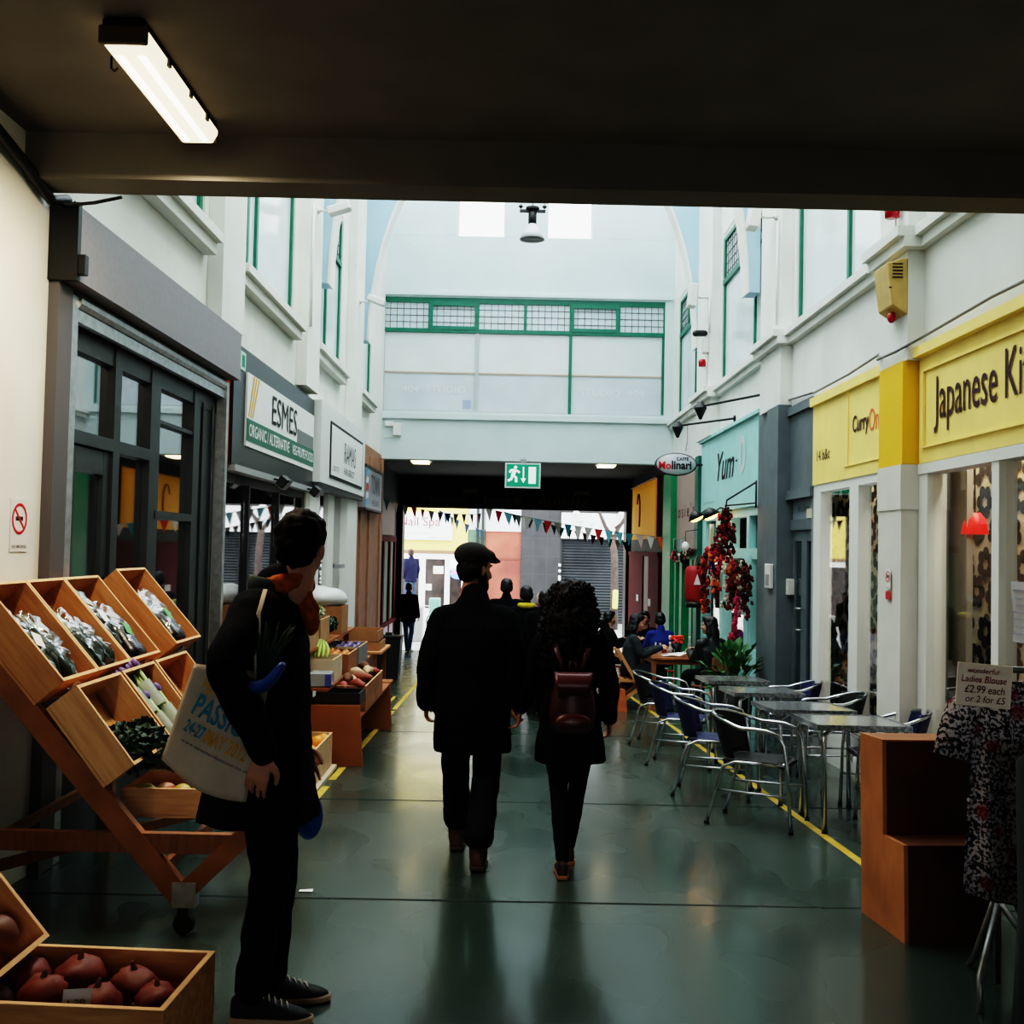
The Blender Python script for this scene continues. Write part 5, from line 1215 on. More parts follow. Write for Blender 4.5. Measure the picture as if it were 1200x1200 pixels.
def trousers(m, r=(.105, .09, .068, .062, .066), res=.014, end=.0, disp=(.018, .09)):
    def f(root, J):
        g = MB(); pv = V(*J['pelvis'])
        g.limb([pv + V(0, 0, .10), pv - V(0, 0, .02)], [(.125, .165), (.12, .165)], 16, 3, up=(0, 1, 0))
        for q in ('l', 'r'):
            hp, kn, an = V(*J['hp' + q]), V(*J['kn' + q]), V(*J['an' + q]); e = an + V(0, 0, end)
            g.limb([hp, (hp + kn) / 2, kn, kn * .5 + e * .5, e], r, 14, 4)
        return g.build('trousers', m, root, True, remesh=res, smit=2, displace=disp)
    return f
def hair_cap(m, c, M, s=1.0, back=.0, res=.010, disp=(.02, .03), low=-.05, long=None, side=1.0):
    def f(root, J):
        g = MB(); P = lambda x, y, z: V(*c) + M @ (V(x, y, z) * s)
        B = lambda x, y, z, r: g.ball(P(x, y, z), [q * s for q in r], 16, 11, M.to_4x4())
        B(0, -.022, .052, (.086, .100, .088)); B(0, -.060, .0, (.078, .064, .085)); B(0, .035, .095, (.066, .058, .036))
        for q in (-1, 1): B(q * (.066 if side == 1 else .060), -.035 - (0 if side == 1 else .03), .005 + (0 if side == 1 else .03), (.024, .05 * side, .06 * side))
        if long:
            g.limb([P(0, -.05, .02), P(0, -.085, -.12), P(0, -.09, -long)], [(.085 * s, .06 * s), (.095 * s, .055 * s), (.06 * s, .03 * s)], 14, 4, up=M @ V(1, 0, 0))
            for q in (-1, 1): g.limb([P(q * .06, -.02, .02), P(q * .085, -.03, -.1), P(q * .08, -.05, -long * .9)], [.04 * s, .04 * s, .02 * s], 10, 3)
        return g.build('hair', m, root, True, remesh=res, displace=disp, smit=1)
    return f
def shoes(m, sm, **k):
    def f(root, J):
        for q in ('l', 'r'): shoe(root, J['an' + q], J.get('td' + q, (0, 1, 0)), m, sm, pitch=J.get('pt' + q, 0), **k)
    return f
I3 = Matrix.Identity(3)
def rot3(yaw=0, pitch=0, roll=0): return (Matrix.Rotation(radians(yaw), 3, 'Z') @ Matrix.Rotation(radians(pitch), 3, 'X') @ Matrix.Rotation(radians(roll), 3, 'Y'))

# --- the man in the flat cap, walking away
J = dict(head=(.0, .04, 1.70), hs=1.04, neck=(0, .01, 1.50), chest=(0, .0, 1.28), pelvis=(0, .0, .97),
         shl=(-.185, 0, 1.41), ell=(-.255, -.03, 1.15), wrl=(-.268, .02, .92), shr=(.185, 0, 1.41), elr=(.25, -.02, 1.15), wrr=(.238, -.03, .945),
         hpl=(-.09, .0, .95), knl=(-.095, .13, .53), anl=(-.085, .30, .09), hpr=(.09, 0, .95), knr=(.095, .02, .52), anr=(.06, -.17, .095), ptr=-.06)
cap_yaw = -48
hM = rot3(cap_yaw, -4)
WOOLM = mat('black_overcoat', (.006, .007, .009), .95, var=.3, scale=50, spec=.08)
def cap(root, J):
    P = lambda x, y, z: V(*J['head']) + hM @ (V(x, y, z) * 1.04)
    g = MB(); g.ball(P(0, -.03, .078), (.104, .120, .082), 18, 12, hM.to_4x4()); g.ball(P(0, .04, .085), (.088, .085, .046), 16, 10, hM.to_4x4()); g.ball(P(0, .112, .068), (.074, .056, .014), 16, 8, (hM @ rot3(0, -16)).to_4x4())
    g.build('flat_cap', mat('black_tweed', (.010, .011, .012), .95, var=.4, scale=60), root, True, remesh=.010, smit=3)
def beard(root, J):
    P = lambda x, y, z: V(*J['head']) + hM @ (V(x, y, z) * 1.04)
    g = MB(); g.ball(P(0, .045, -.095), (.056, .052, .05), 14, 10, hM.to_4x4())
    for q in (-1, 1): g.ball(P(q * .056, .01, -.05), (.018, .04, .055), 10, 8, hM.to_4x4())
    g.build('beard', HAIRD, root, True, remesh=.009, displace=(.012, .02))
man = figure('tall man in a long black coat and flat cap walking away holding a hand', (-.20, 6.02), radians(0), J, [
    coat(WOOLM, .65, [(.63, .0, .02, .228, .165), (.72, 0, .015, .225, .16), (.90, 0, .0, .222, .155), (1.08, 0, 0, .222, .145), (1.25, 0, 0, .235, .15), (1.36, 0, 0, .225, .135), (1.45, 0, 0, .155, .10), (1.52, 0, 0, .09, .085)], (.078, .076, .066), collar=.082),
    trousers(TROUB, (.108, .098, .083, .082, .088), end=.10), cap, beard, hair_cap(HAIRD, J['head'], hM, 1.02),
    shoes(mat('brown_boot', (.055, .022, .012), .6, var=.3, scale=12), SOLEB, boot=.10, name='boot', L=.30, w=1.1)],
    hM, res=.009, skin=SKIND, curl=.75, hands={'r': ((.08, -.12, -1), (.8, 0, 0), (0, 1, 0))})
# --- the woman with curly hair
J = dict(lr=.80, head=(.0, .035, 1.50), hs=.96, neck=(0, .0, 1.33), chest=(0, .0, 1.13), pelvis=(0, .0, .87),
         shl=(-.165, 0, 1.28), ell=(-.215, -.01, 1.04), wrl=(-.285, .09, .905), shr=(.165, 0, 1.28), elr=(.225, -.02, 1.05), wrr=(.235, .07, .86),
         hpl=(-.075, .0, .85), knl=(-.055, .03, .47), anl=(-.035, -.12, .085), hpr=(.075, 0, .85), knr=(.06, .10, .48), anr=(.02, .20, .085), ptl=-.05)
WCOAT = mat('black_dress_coat', (.006, .006, .008), .95, var=.3, scale=50, spec=.08)
hW = rot3(-5, 0)
def curls(root, J):
    g = MB(); rg = random.Random(4)
    c0 = V(*J['head'])
    g.ball(c0 + V(0, -.03, .035), (.135, .125, .12), 18, 12); g.ball(c0 + V(0, -.075, -.10), (.162, .105, .16), 18, 12); g.ball(c0 + V(0, -.09, -.26), (.152, .075, .15), 16, 10)
    o = g.build('hair', HAIRD, root, True, remesh=.013, displace=(.05, .035))
    c = MB()
    for k in range(230):
        a = rg.uniform(-pi, pi); h = rg.uniform(-.34, .14)
        rr = .142 if h > -.05 else .165; rr *= sqrt(max(.08, 1 - ((h - (-.08)) / .27) ** 2)) if h > -.05 else 1 - .25 * max(0, (-.2 - h) / .16)
        if -1.0 + pi / 2 < a < 1.0 + pi / 2 and h < .08: continue
        b = c0 + V(rr * cos(a), rr * sin(a) * .72 - .055, h); L = rg.uniform(.06, .11); ph = rg.random() * 6; pts = []
        for q in range(9):
            t = q / 8; out = V(cos(a), sin(a) * .7, 0) * (.012 + .012 * t)
            pts.append(b + out + V(.012 * cos(ph + 11 * t), .012 * sin(ph + 11 * t), -L * t))
        c.tube(pts, [.007, .008, .008, .008, .008, .007, .006, .005, .003], 5)
    c.build('curl', HAIRD, o, True)
woman = figure('woman with big dark curly hair and knee length black coat walking away', (.365, 5.86), 0, J, [
    coat(WCOAT, .6, [(.61, 0, .0, .205, .165), (.72, 0, 0, .195, .155), (.88, 0, 0, .172, .135), (1.02, 0, 0, .146, .112), (1.15, 0, 0, .165, .12), (1.24, 0, 0, .175, .115), (1.30, 0, 0, .12, .085), (1.35, 0, 0, .07, .07)], (.068, .056, .050), collar=.07),
    trousers(TROUB, (.090, .078, .054, .050, .040), end=.02, disp=(.008, .06)), curls,
    shoes(mat('dark_brown_shoe', (.030, .014, .010), .5), mat('tan_sole', (.32, .14, .07), .7), L=.245, w=.88)],
    hW, res=.008, skin=SKIND, curl=.7, hands={'l': ((-.06, .10, -1), (-.8, 0, 0), (0, 1, 0))})
# maroon rucksack on her back
bp = thing('rucksack', 'maroon leather rucksack low on the back of the curly haired woman', 'bag', (.365, 5.86), 0, floor=True)
MAR = mat('maroon_leather', (.042, .007, .010), .42, var=.3, scale=8, bump=.1)
g = MB(); R = []
for z, hw, d in ((.80, .09, .05), (.83, .125, .07), (.92, .135, .08), (1.02, .12, .075), (1.10, .09, .06), (1.14, .055, .04)):
    R.append([(hw * cos(a), -.215 + d * sin(a), z) for a in [2 * pi * k / 20 for k in range(20)]])
g.loft(R); g.build('pack', MAR, bp, True, smit=2)
MB().grid(10, 8, lambda u, v: Vector(((u - .5) * .21 * (1 - .25 * v * v), -.255 - .055 * sin(pi * min(1, v * .8 + .1)), 1.135 - .135 * v))).build('flap', mat('maroon_flap', (.075, .014, .017), .35, bump=.1, scale=9), bp, True, solid=.008)
MB().ball((0, -.295, .87), (.10, .025, .05), 16, 10).build('front_pocket', mat('maroon_flap', (.075, .014, .017), .35), bp, True)
for s in (-1, 1): MB().tube([(s * .05, -.19, 1.14), (s * .09, -.15, 1.26), (s * .10, -.07, 1.315)], [(.004, .016)] * 3, 8, up=(0, 1, 0)).build('strap', MAR, bp, True)
MB().tube([(-.02, -.21, 1.14), (-.015, -.215, 1.19), (.015, -.215, 1.19), (.02, -.21, 1.14)], .007, 8).build('handle', MAR, bp, True)

# --- the shopper beside the stand
k_ = 1.06
hS = rot3(76, -3)
J = dict(head=(.0, .085, 1.715), hs=1.02, neck=(.0, .01, 1.52), chest=(0, -.03, 1.30), pelvis=(0, -.02, .98),
         shl=(-.19, -.03, 1.47), ell=(-.25, -.02, 1.18), wrl=(-.24, .08, .93), shr=(.195, -.06, 1.48), elr=(.425, -.115, 1.285), wrr=(.375, .02, .995),
         hpl=(-.09, -.02, .96), knl=(-.09, .03, .52), anl=(-.085, .02, .09), hpr=(.09, -.02, .96), knr=(.09, .02, .52), anr=(.085, -.03, .09), tdl=(-.1, 1, 0), tdr=(.08, 1, 0))
NAVYC = mat('navy_black_jacket', (.006, .008, .013), .9, var=.3, scale=50, spec=.12)
def scarf(root, J):
    g = MB(); nk = V(*J['neck'])
    g.tube([nk + V(.088 * cos(a), .085 * sin(a) + .015, .04 + .022 * sin(a + .6)) for a in [2 * pi * q / 18 for q in range(18)]], [(.04, .030)] * 18, 12, closed=True, up=(0, 0, 1))
    g.limb([nk + V(.05, .085, .03), nk + V(.055, .115, -.05), nk + V(.04, .125, -.12)], [.035, .04, .02], 10, 3)
    g.build('scarf', mat('orange_wool', (.38, .085, .012), .9, var=.3, scale=40, bump=.3), root, True, remesh=.009, displace=(.018, .04))
def collar(root, J):
    nk = V(*J['neck']); MB().tube([nk + V(.10 * cos(a), .10 * sin(a) - .015, .02 + .03 * (1 - sin(a)) * .6) for a in [radians(150 + 240 * q / 16) for q in range(17)]], [(.032, .012)] * 17, 10, up=(0, 0, 1)).build('collar', mat('green_grey_lining', (.03, .05, .045), .9), root, True)
shop = figure('man in a dark jacket with an orange scarf looking away beside the produce stand', (-.875, 3.83), radians(-84), J, [
    coat(NAVYC, .7, [(.70, 0, -.045, .235, .225), (.78, 0, -.04, .225, .205), (.92, 0, -.03, .21, .18), (1.06, 0, -.03, .20, .16), (1.22, 0, -.04, .215, .17), (1.36, 0, -.04, .225, .155), (1.46, 0, -.03, .17, .115), (1.53, 0, -.01, .09, .085)], (.086, .070, .056), collar=.095, name='jacket', disp=(.03, .14), cuff=.02),
    trousers(TROUB, (.108, .090, .072, .068, .062), end=.03, disp=(.02, .07)), scarf, collar,
    hair_cap(mat('near_black_brown_hair', (.006, .004, .0035), .7, var=.4, scale=40, spec=.15), J['head'], hS, 1.06, disp=(.03, .03), side=.75),
    shoes(mat('black_suede', (.010, .009, .010), .7), SOLE, L=.285, laces=mat('white_laces', (.6, .55, .5), .8))],
    hS, res=.0048, skin=SKIN, curl=.42, hands={'r': ((-.05, -.28, -1), (-.75, .25, 0), (.15, 1, 0))})
# tote bag under his arm
tb = thing('tote_bag', 'cotton tote bag printed in blue and yellow under the arm of the shopper', 'bag', (-1.0, 3.54, .85))
TL, TR, BR, BL = V(-1.085, 3.575, 1.12), V(-.82, 3.575, 1.09), V(-.89, 3.565, .655), V(-1.185, 3.565, .795)
def tote(u, v, side):
    top = TL * (1 - u) + TR * u; bot = BL * (1 - u) + BR * u; p = bot * (1 - v) + top * v
    puff = .030 * (sin(pi * u) ** .6) * (sin(pi * min(1, v * .75 + .12)) ** .6)
    sag = -.035 * sin(pi * u) * (1 - v)
    return p + V(0, side * (puff + .004) + .004 * sin(u * 11 + v * 7), sag)
COT = mat('natural_cotton', (.50, .43, .35), .9, var=.12, scale=8, bump=.15)
g = MB(); g.grid(20, 20, lambda u, v: tote(u, v, -1)); g.grid(20, 20, lambda u, v: tote(u, v, 1))
g.build('bag', COT, tb, True, world=True, solid=.004)
ud = (BR - BL).normalized(); vd = (TL - BL).normalized(); vd = (vd - ud * vd.dot(ud)).normalized()
CY, YE_, BL_ = mat('cyan_print', (.035, .24, .34), .8), mat('yellow_print', (.58, .33, .03), .8), mat('dark_blue_print', (.03, .08, .13), .8)
nv = ud.cross(vd)
def tprint(s, m, uu, vv, w, h, bold=.02):
    c = BL + ud * uu + vd * vv; o = text(s, m, c + nv * .045, ud, vd, w, h, tb, True, name='print', bold=bold)
    # settle the letters on the curved cloth
    Mi = V(*tb.location)
    for p in o.data.vertices:
        q = p.co + Mi; t = (q - BL); u_ = max(0.02, min(.98, t.dot(ud) / (BR - BL).length)); v_ = max(.02, min(.98, t.dot(vd) / .36))
        puff = .030 * (sin(pi * u_) ** .6) * (sin(pi * min(1, v_ * .75 + .12)) ** .6)
        q.y = 3.566 - puff - .0125; p.co = q - Mi
tprint('FOOD &', YE_, .085, .300, .14, .045)
tprint('PASSION', CY, .145, .228, .245, .078)
tprint('24-27', CY, .062, .148, .075, .045); tprint('MAY 2012', YE_, .185, .148, .155, .052)
tprint('www.streetandpassion.co.uk', BL_, .165, .095, .26, .016, .0)
for z in (.085, .115):
    pass
for dx in (0, .020):
    MB().tube([(-.862 + dx, 3.535, 1.08), (-.868 + dx * .7, 3.535, 1.20), (-.872 + dx * .4, 3.575, 1.30), (-.87 + dx * .3, 3.66, 1.38)], [(.0025, .005)] * 4, 8, up=(0, 1, 0)).build('strap', COT, tb, True, world=True)
# greens and a blue packet standing in the tote
r = thing('spring_onions', 'bunch of long green stalks sticking out of the tote bag', 'vegetables', (-.83, 3.50, 1.08)); g = MB(); rg = random.Random(2)
for k in range(22):
    e = V(-.79 + rg.uniform(-.06, .06), 3.51 + rg.uniform(-.03, .03), 1.26 + rg.uniform(-.03, .03)); b = V(-.845 + rg.uniform(-.02, .02), 3.535 + rg.uniform(-.012, .012), 1.06)
    g.tube([b, b.lerp(e, .5) + V(.003, 0, .01), e], [.005, .0045, .0015], 6)
g.build('stalks', mat('onion_green', (.010, .045, .022), .5, var=.3, scale=20), r, True, world=True)
r = thing('blue_packet', 'bright blue rolled packet tucked in the top of the tote bag', 'packet', (-.82, 3.46, 1.06))
g = MB(); g.limb([(-.875, 3.47, 1.065), (-.81, 3.455, 1.07), (-.755, 3.45, 1.135)], [(.030, .022), (.034, .022), (.026, .014)], 14, 4, up=(0, 1, 0)); g.build('wrapper', mat('blue_plastic', (.012, .075, .32), .4, bump=.4, scale=14), r, True, world=True)
r = thing('carrier_bag', 'blue carrier bag hanging just below the hem of the jacket', 'bag', (-.70, 4.10, .5)); g = MB(); g.ball((-.775, 4.12, .46), (.055, .06, .09), 14, 10); g.tube([(-.775, 4.12, .53), (-.77, 4.11, .70)], .012, 8); g.build('bag', mat('blue_plastic', (.012, .075, .32), .4), r, True, world=True)

# --- people further off
def walker(label, x, y, rz, h, top, trou, hairm, long=None, hd=0, coatlen=.75, group=None, face=0, rings=None, scarfm=None, loc3=None):
    f = h / 1.75
    S = lambda *a: tuple(q * f for q in a)
    J = dict(head=S(0, .03, 1.62), hs=f, neck=S(0, .005, 1.45), chest=S(0, 0, 1.24), pelvis=S(0, 0, .94), shl=S(-.18, 0, 1.40), ell=S(-.245, -.02, 1.13), wrl=S(-.25, .05, .90), shr=S(.18, 0, 1.40), elr=S(.245, -.02, 1.13), wrr=S(.25, .05, .90),
             hpl=S(-.085, 0, .92), knl=S(-.09, .07, .50), anl=S(-.09, .16, .09), hpr=S(.085, 0, .92), knr=S(.09, .02, .50), anr=S(.09, -.10, .09))
    M = rot3(hd)
    cl = [coat(top, coatlen, [(coatlen * f, 0, 0, .20 * f, .15 * f), (1.0 * f, 0, 0, .195 * f, .14 * f), (1.2 * f, 0, 0, .215 * f, .14 * f), (1.33 * f, 0, 0, .21 * f, .125 * f), (1.42 * f, 0, 0, .14 * f, .09 * f), (1.47 * f, 0, 0, .08 * f, .075 * f)], (.075, .065, .055), 'jacket', .02, .075, (.02, .1)),
          trousers(trou, (.10, .085, .066, .062, .06), .018), hair_cap(hairm, J['head'], M, f * 1.03, res=.014, long=long), shoes(SHOEB, SOLEB)]
    if scarfm:
        def sc(root, J_, m=scarfm):
            nk = V(*J_['neck']); MB().tube([nk + V(.085 * cos(a), .085 * sin(a), .03) for a in [2 * pi * q / 16 for q in range(16)]], .038, 10, closed=True).build('scarf', m, root, True)
        cl.append(sc)
    return figure(label, loc3 if loc3 else (x, y), radians(rz), J, cl, M, res=.014, group=group, floor=loc3 is None)
JEAN = mat('blue_jeans', (.035, .07, .15), .85, var=.3, scale=9)
HAIRB = mat('brown_hair', (.05, .025, .014), .6, var=.3, scale=30); HAIRK = mat('black_hair', (.006, .005, .006), .5); HAIRG = mat('grey_fair_hair', (.42, .34, .28), .7, var=.2, scale=30)
JKT = mat('black_jacket', (.005, .006, .007), .9, spec=.1)
walker('person in black jacket and blue jeans standing by the dark street end post', -2.66, 27.4, -20, 1.84, JKT, JEAN, HAIRK)
walker('person in a mauve blue jumper outside the nail salon doorway', -2.95, 31.2, 40, 1.74, mat('mauve_jumper', (.028, .028, .06), .95, spec=.1), JEAN, HAIRB, hd=-30, loc3=(-2.98, 31.2, -.32))
r = thing('raised_kerb', 'low raised platform under the person outside the nail salon', 'platform', (-3.0, 31.2, fz(99))); MB().box(-3.5, -2.6, 30.8, 31.6, fz(99), -.322).build('slab', mat('grey_slab', (.32, .31, .31), .8), r, world=True, bevel=.02)
walker('dark haired person seen as a black silhouette against the orange wall', -.03, 15.2, 0, 1.80, JKT, TROUB, HAIRK)
walker('person in black with a yellow scarf walking just past the couple', .24, 13.6, 10, 1.68, JKT, TROUB, HAIRK, scarfm=mat('yellow_scarf', (.55, .42, .03), .8))
walker('person in a dark coat between the couple and the crowd', .46, 12.9, -5, 1.62, JKT, TROUB, HAIRK)
walker('fair haired person wearing a bright red jacket ahead of the couple', .47, 14.2, -25, 1.60, mat('bright_red_jacket', (.62, .015, .012), .7), TROUB, HAIRG, hd=-20)
walker('dark haired person beside the bright red jacket', .70, 14.6, 0, 1.56, JKT, TROUB, HAIRK)

def sitter(label, x, y, rz, top, hairm, trou=TROUB, long=None, hd=0, pitch=0, h=1.0, arm=0, reach=.36):
    J = dict(lr=.8, head=(0, .06, 1.20), hs=.96, neck=(0, .0, 1.03), chest=(0, -.02, .82), pelvis=(0, -.03, .575), shl=(-.165, 0, .98), ell=(-.22, .10, .76), wrl=(-.10, reach, .85), shr=(.165, 0, .98), elr=(.22, .10, .76), wrr=(.08, reach + .02, .86),
             hpl=(-.09, 0, .545), knl=(-.11, .40, .525), anl=(-.11, .40, .09), hpr=(.09, 0, .545), knr=(.11, .40, .525), anr=(.11, .36, .09))
    M = rot3(hd, pitch)
    return figure(label, (x, y), radians(rz), J, [coat(top, .5, [(.48, 0, -.03, .19, .15), (.55, 0, -.03, .19, .145), (.72, 0, -.02, .185, .13), (.88, 0, -.01, .20, .13), (.96, 0, -.005, .17, .10), (1.02, 0, 0, .08, .075)], (.068, .058, .045), 'jumper', .016, .065, (.015, .08)), trousers(trou, (.10, .09, .07, .062, .058), .016), hair_cap(hairm, J['head'], M, 1.0, res=.012, long=long), shoes(SHOEB, SOLEB, L=.25)], M, res=.010, curl=.8)
sitter('woman in a charcoal jumper with a ponytail eating at the wooden table', 1.78, 14.55, -90, mat('charcoal_jumper', (.022, .030, .036), .9, var=.3, scale=30), HAIRK, trou=mat('dark_jeans', (.012, .02, .04), .85), long=.16, pitch=-12)
sitter('person with dark hair in a black leather jacket sitting near the gift shop window', 2.72, 13.62, 28, mat('black_leather_jacket', (.010, .012, .014), .5, var=.3, scale=12), HAIRK, long=.20, hd=30)
sitter('person in a royal blue jumper sitting with their back turned', 2.47, 16.55, 12, mat('royal_blue_jumper', (.010, .025, .16), .9), HAIRK)
sitter('person in black sitting behind the woman in charcoal', 2.42, 18.05, 160, JKT, HAIRK)
sitter('dark haired person sitting at the back near the red chair', 1.66, 17.2, -70, JKT, HAIRK)
def stool(label, x, y, rz, m, name='cafe_chair'):
    c = thing(name, label, 'chair', (x, y), radians(rz), 'plain chairs behind the wooden table', True)
    MB().box(-.2, .2, -.22, .20, .395, .42).build('seat', m, c, bevel=.006)
    for sx in (-1, 1):
        for sy in (-1, 1): MB().tube([(sx * .17, sy * .18, .415), (sx * .185, sy * .2, 0)], .016, 8).build('leg', m, c, True)
        MB().tube([(sx * .17, -.19, .44), (sx * .17, -.235, .80)], .014, 8).build('back_post', m, c, True)
    MB().box(-.19, .19, -.245, -.225, .62, .80).build('backrest', m, c, bevel=.004)
RC = mat('red_chair_paint', (.28, .012, .012), .5)
stool('dark wooden chair under the black leather jacket', 2.72, 13.60, 28, BROWN); stool('red chair under the royal blue jumper', 2.42, 16.43, 12, RC)
stool('red chair facing this way behind the wooden table', 2.42, 18.07, 160, RC); stool('red chair showing behind the woman in charcoal', 1.65, 17.2, -70, RC)
t2 = thing('wooden_table', 'second wooden table behind the one with flowers', 'table', (2.42, 17.22), 0, floor=True)
MB().box(-.32, .32, -.11, .11, .70, .735).build('tabletop', DWOOD, t2, bevel=.005); MB().box(-.03, .03, -.03, .03, .03, .70).build('column', BROWN, t2); MB().box(-.2, .2, -.04, .04, 0, .03).box(-.04, .04, -.1, .1, 0, .03).build('foot', BROWN, t2)
# ------------------------------------------------------------------ fittings and decorations
# fluorescent batten on the dark ceiling
r = thing('fluorescent_light', 'glowing twin tube fluorescent batten on the dark ceiling', 'lamp', (-1.49, 4.50, 3.65))
LX, LY0, LY1 = -1.60, 4.05, 5.08
MB().box(LX - .085, LX + .085, LY0, LY1, 3.60, 3.65).build('housing', BLKM, r, bevel=.01, world=True)
g = MB(); prof = [(-.098, 3.605), (-.098, 3.575), (-.075, 3.535), (.075, 3.535), (.098, 3.575), (.098, 3.605)]
g.prism([(LX + x, LY0 + .02, z) for x, z in prof], (0, LY1 - LY0 - .04, 0))
g.build('diffuser', mat('lit_diffuser', (.9, .8, .6), .4, emit=(1, .80, .50), estr=.95), r, bevel=.006, world=True)
for dx in (-.045, .045): MB().tube([(LX + dx, LY0 + .10, 3.545), (LX + dx, LY1 - .06, 3.545)], .02, 10).build('tube', mat('lit_tube', (1, .9, .7), .4, emit=(1, .90, .68), estr=2.2), r, True, world=True)
for y in (LY0, LY1 - .03): MB().box(LX - .10, LX + .10, y, y + .03, 3.54, 3.62).build('end_cap', mat('brown_end_cap', (.10, .06, .04), .5), r, bevel=.006, world=True)
for y in (4.3, 4.6, 4.85): MB().box(LX + .095, LX + .108, y, y + .03, 3.57, 3.61).build('clip', BLKM, r, world=True)
r = thing('ceiling_hook', 'small dark hook in the ceiling next to the fluorescent batten', 'hook', (-1.78, 4.4, 3.62)); MB().tube([(-1.78, 4.4, 3.65), (-1.78, 4.4, 3.60), (-1.765, 4.4, 3.585), (-1.75, 4.4, 3.60)], .005, 6).build('wire', BLKM, r, True, world=True)
# cables at the beam end
for k, (pts, rad, lb) in enumerate((([(-2.50, 3.6, 3.60), (-2.50, 4.6, 3.55), (-2.50, 5.16, 3.44), (-2.50, 5.45, 3.36), (-2.46, 5.56, 3.40)], .03, 'thick bundle of black cables running along the top of the wall to the beam'),
        ([(-2.50, 5.47, 3.38), (-2.44, 5.52, 3.36), (-2.30, 5.52, 3.375), (-2.15, 5.52, 3.41)], .010, 'black cable looping from the wall under the end of the beam'),
        ([(-2.50, 5.50, 3.36), (-2.47, 5.53, 3.34), (-2.45, 5.55, 3.36), (-2.42, 5.56, 3.395)], .004, 'thin cable dropping from the bundle to the shutter box'))):
    o = MB().tube(pts, rad, 8).build('cable', BLKM, None, True); tag(o, lb, 'cable')
def nosmoke(label, c, u, w, h, txt):
    r = thing('no_smoking_sign', label, 'sign', c); u = V(*u); n = u.cross(V(0, 0, 1)); c = V(*c)
    def q(x, z, d=.004): return u * x + V(0, 0, z) + n * d
    g = MB(); g.prism([q(-w/2, -h/2, 0), q(w/2, -h/2, 0), q(w/2, h/2, 0), q(-w/2, h/2, 0)], n * .003); g.build('plate', SIGNW, r)
    g = MB(); R0 = w * .40; zc = h * .12
    g.tube([q(R0 * cos(a), zc + R0 * sin(a)) for a in [2 * pi * k / 28 for k in range(28)]], [(.0015, w * .045)] * 28, 8, closed=True, up=n)
    g.tube([q(-R0 * .7, zc + R0 * .7), q(R0 * .7, zc - R0 * .7)], [(.0015, w * .04)] * 2, 8, up=n); g.build('red_ring', mat('sign_red', (.55, .02, .03), .5), r)
    g = MB(); g.prism([q(-R0 * .55, zc - .01, .003), q(R0 * .5, zc - .01, .003), q(R0 * .5, zc + .012, .003), q(-R0 * .55, zc + .012, .003)], n * .001); g.build('cigarette', BLACK, r)
    text('NO SMOKING', txt, q(0, -h * .40, .004), u, UZ, w * .85, h * .055, r, bold=.01)
nosmoke('white no smoking sign with a red ring on the plaster wall near the crates', (XL + .001, 5.32, 1.61), (0, 1, 0), .185, .275, BLACK)
nosmoke('small no smoking sign on the cream pillar', (2.988, 8.07, 1.36), (0, -1, 0), .10, .16, REDT)
o = MB().box(2.984, 2.988, 8.02, 8.12, 1.20, 1.265).build('red_notice', mat('sign_red', (.55, .02, .03), .5)); tag(o, 'small red notice directly under the no smoking sign on the pillar', 'sign')

# running man exit sign hung from the lintel
r = thing('exit_sign', 'green running man exit sign hanging under the end wall', 'sign', (.225, 19.3, 2.9))
EX0, EX1, EZ0, EZ1, EYY = -.115, .56, 2.665, 3.145, 19.3
MB().box(EX0, EX1, EYY, EYY + .05, EZ0, EZ1).build('case', mat('sign_white_edge', (.62, .70, .66), .4), r, world=True)
MB().box(EX0 + .03, EX1 - .03, EYY - .004, EYY, EZ0 + .03, EZ1 - .03).build('panel', mat('exit_panel_green', (.0, .13, .075), .4, emit=(0, .3, .16), estr=.25), r, world=True)
EW = mat('exit_white', (.75, .82, .78), .4, emit=(.8, .9, .85), estr=.35); y = EYY - .006
g = MB()
g.ball((.085, y, 3.055), (.032, .003, .032), 12, 6)
for pts, w in (([(.065, 3.01), (.035, 2.89)], .036), ([(.06, 3.0), (.125, 2.985), (.165, 2.955)], .020), ([(.06, 3.01), (-.005, 3.0), (-.03, 2.955)], .020), ([(.04, 2.90), (.095, 2.865), (.10, 2.775)], .024), ([(.03, 2.90), (.005, 2.83), (-.06, 2.80)], .024)):
    g.tube([(a, y, b) for a, b in pts], [(.003, w)] * len(pts), 8, up=(0, 1, 0))
g.box(.222, .246, y - .002, y + .002, 2.83, 3.07).prism([(.185, y - .002, 2.85), (.234, y - .002, 2.76), (.283, y - .002, 2.85)], (0, .004, 0)).box(.33, .47, y - .002, y + .002, 2.75, 3.07)
g.build('pictogram', EW, r, world=True)
MB().box(.17, .29, EYY - .01, EYY + .06, 3.145, 3.21).box(.225, .233, EYY + .02, EYY + .03, 3.21, 3.245).build('hanger', mat('grey_box', (.30, .31, .30), .5), r, world=True)
MB().tube([(.23, 19.5, 3.24), (.23, EYY + .03, 3.24)], .008, 6).build('hook_bar', STEEL, r, world=True)
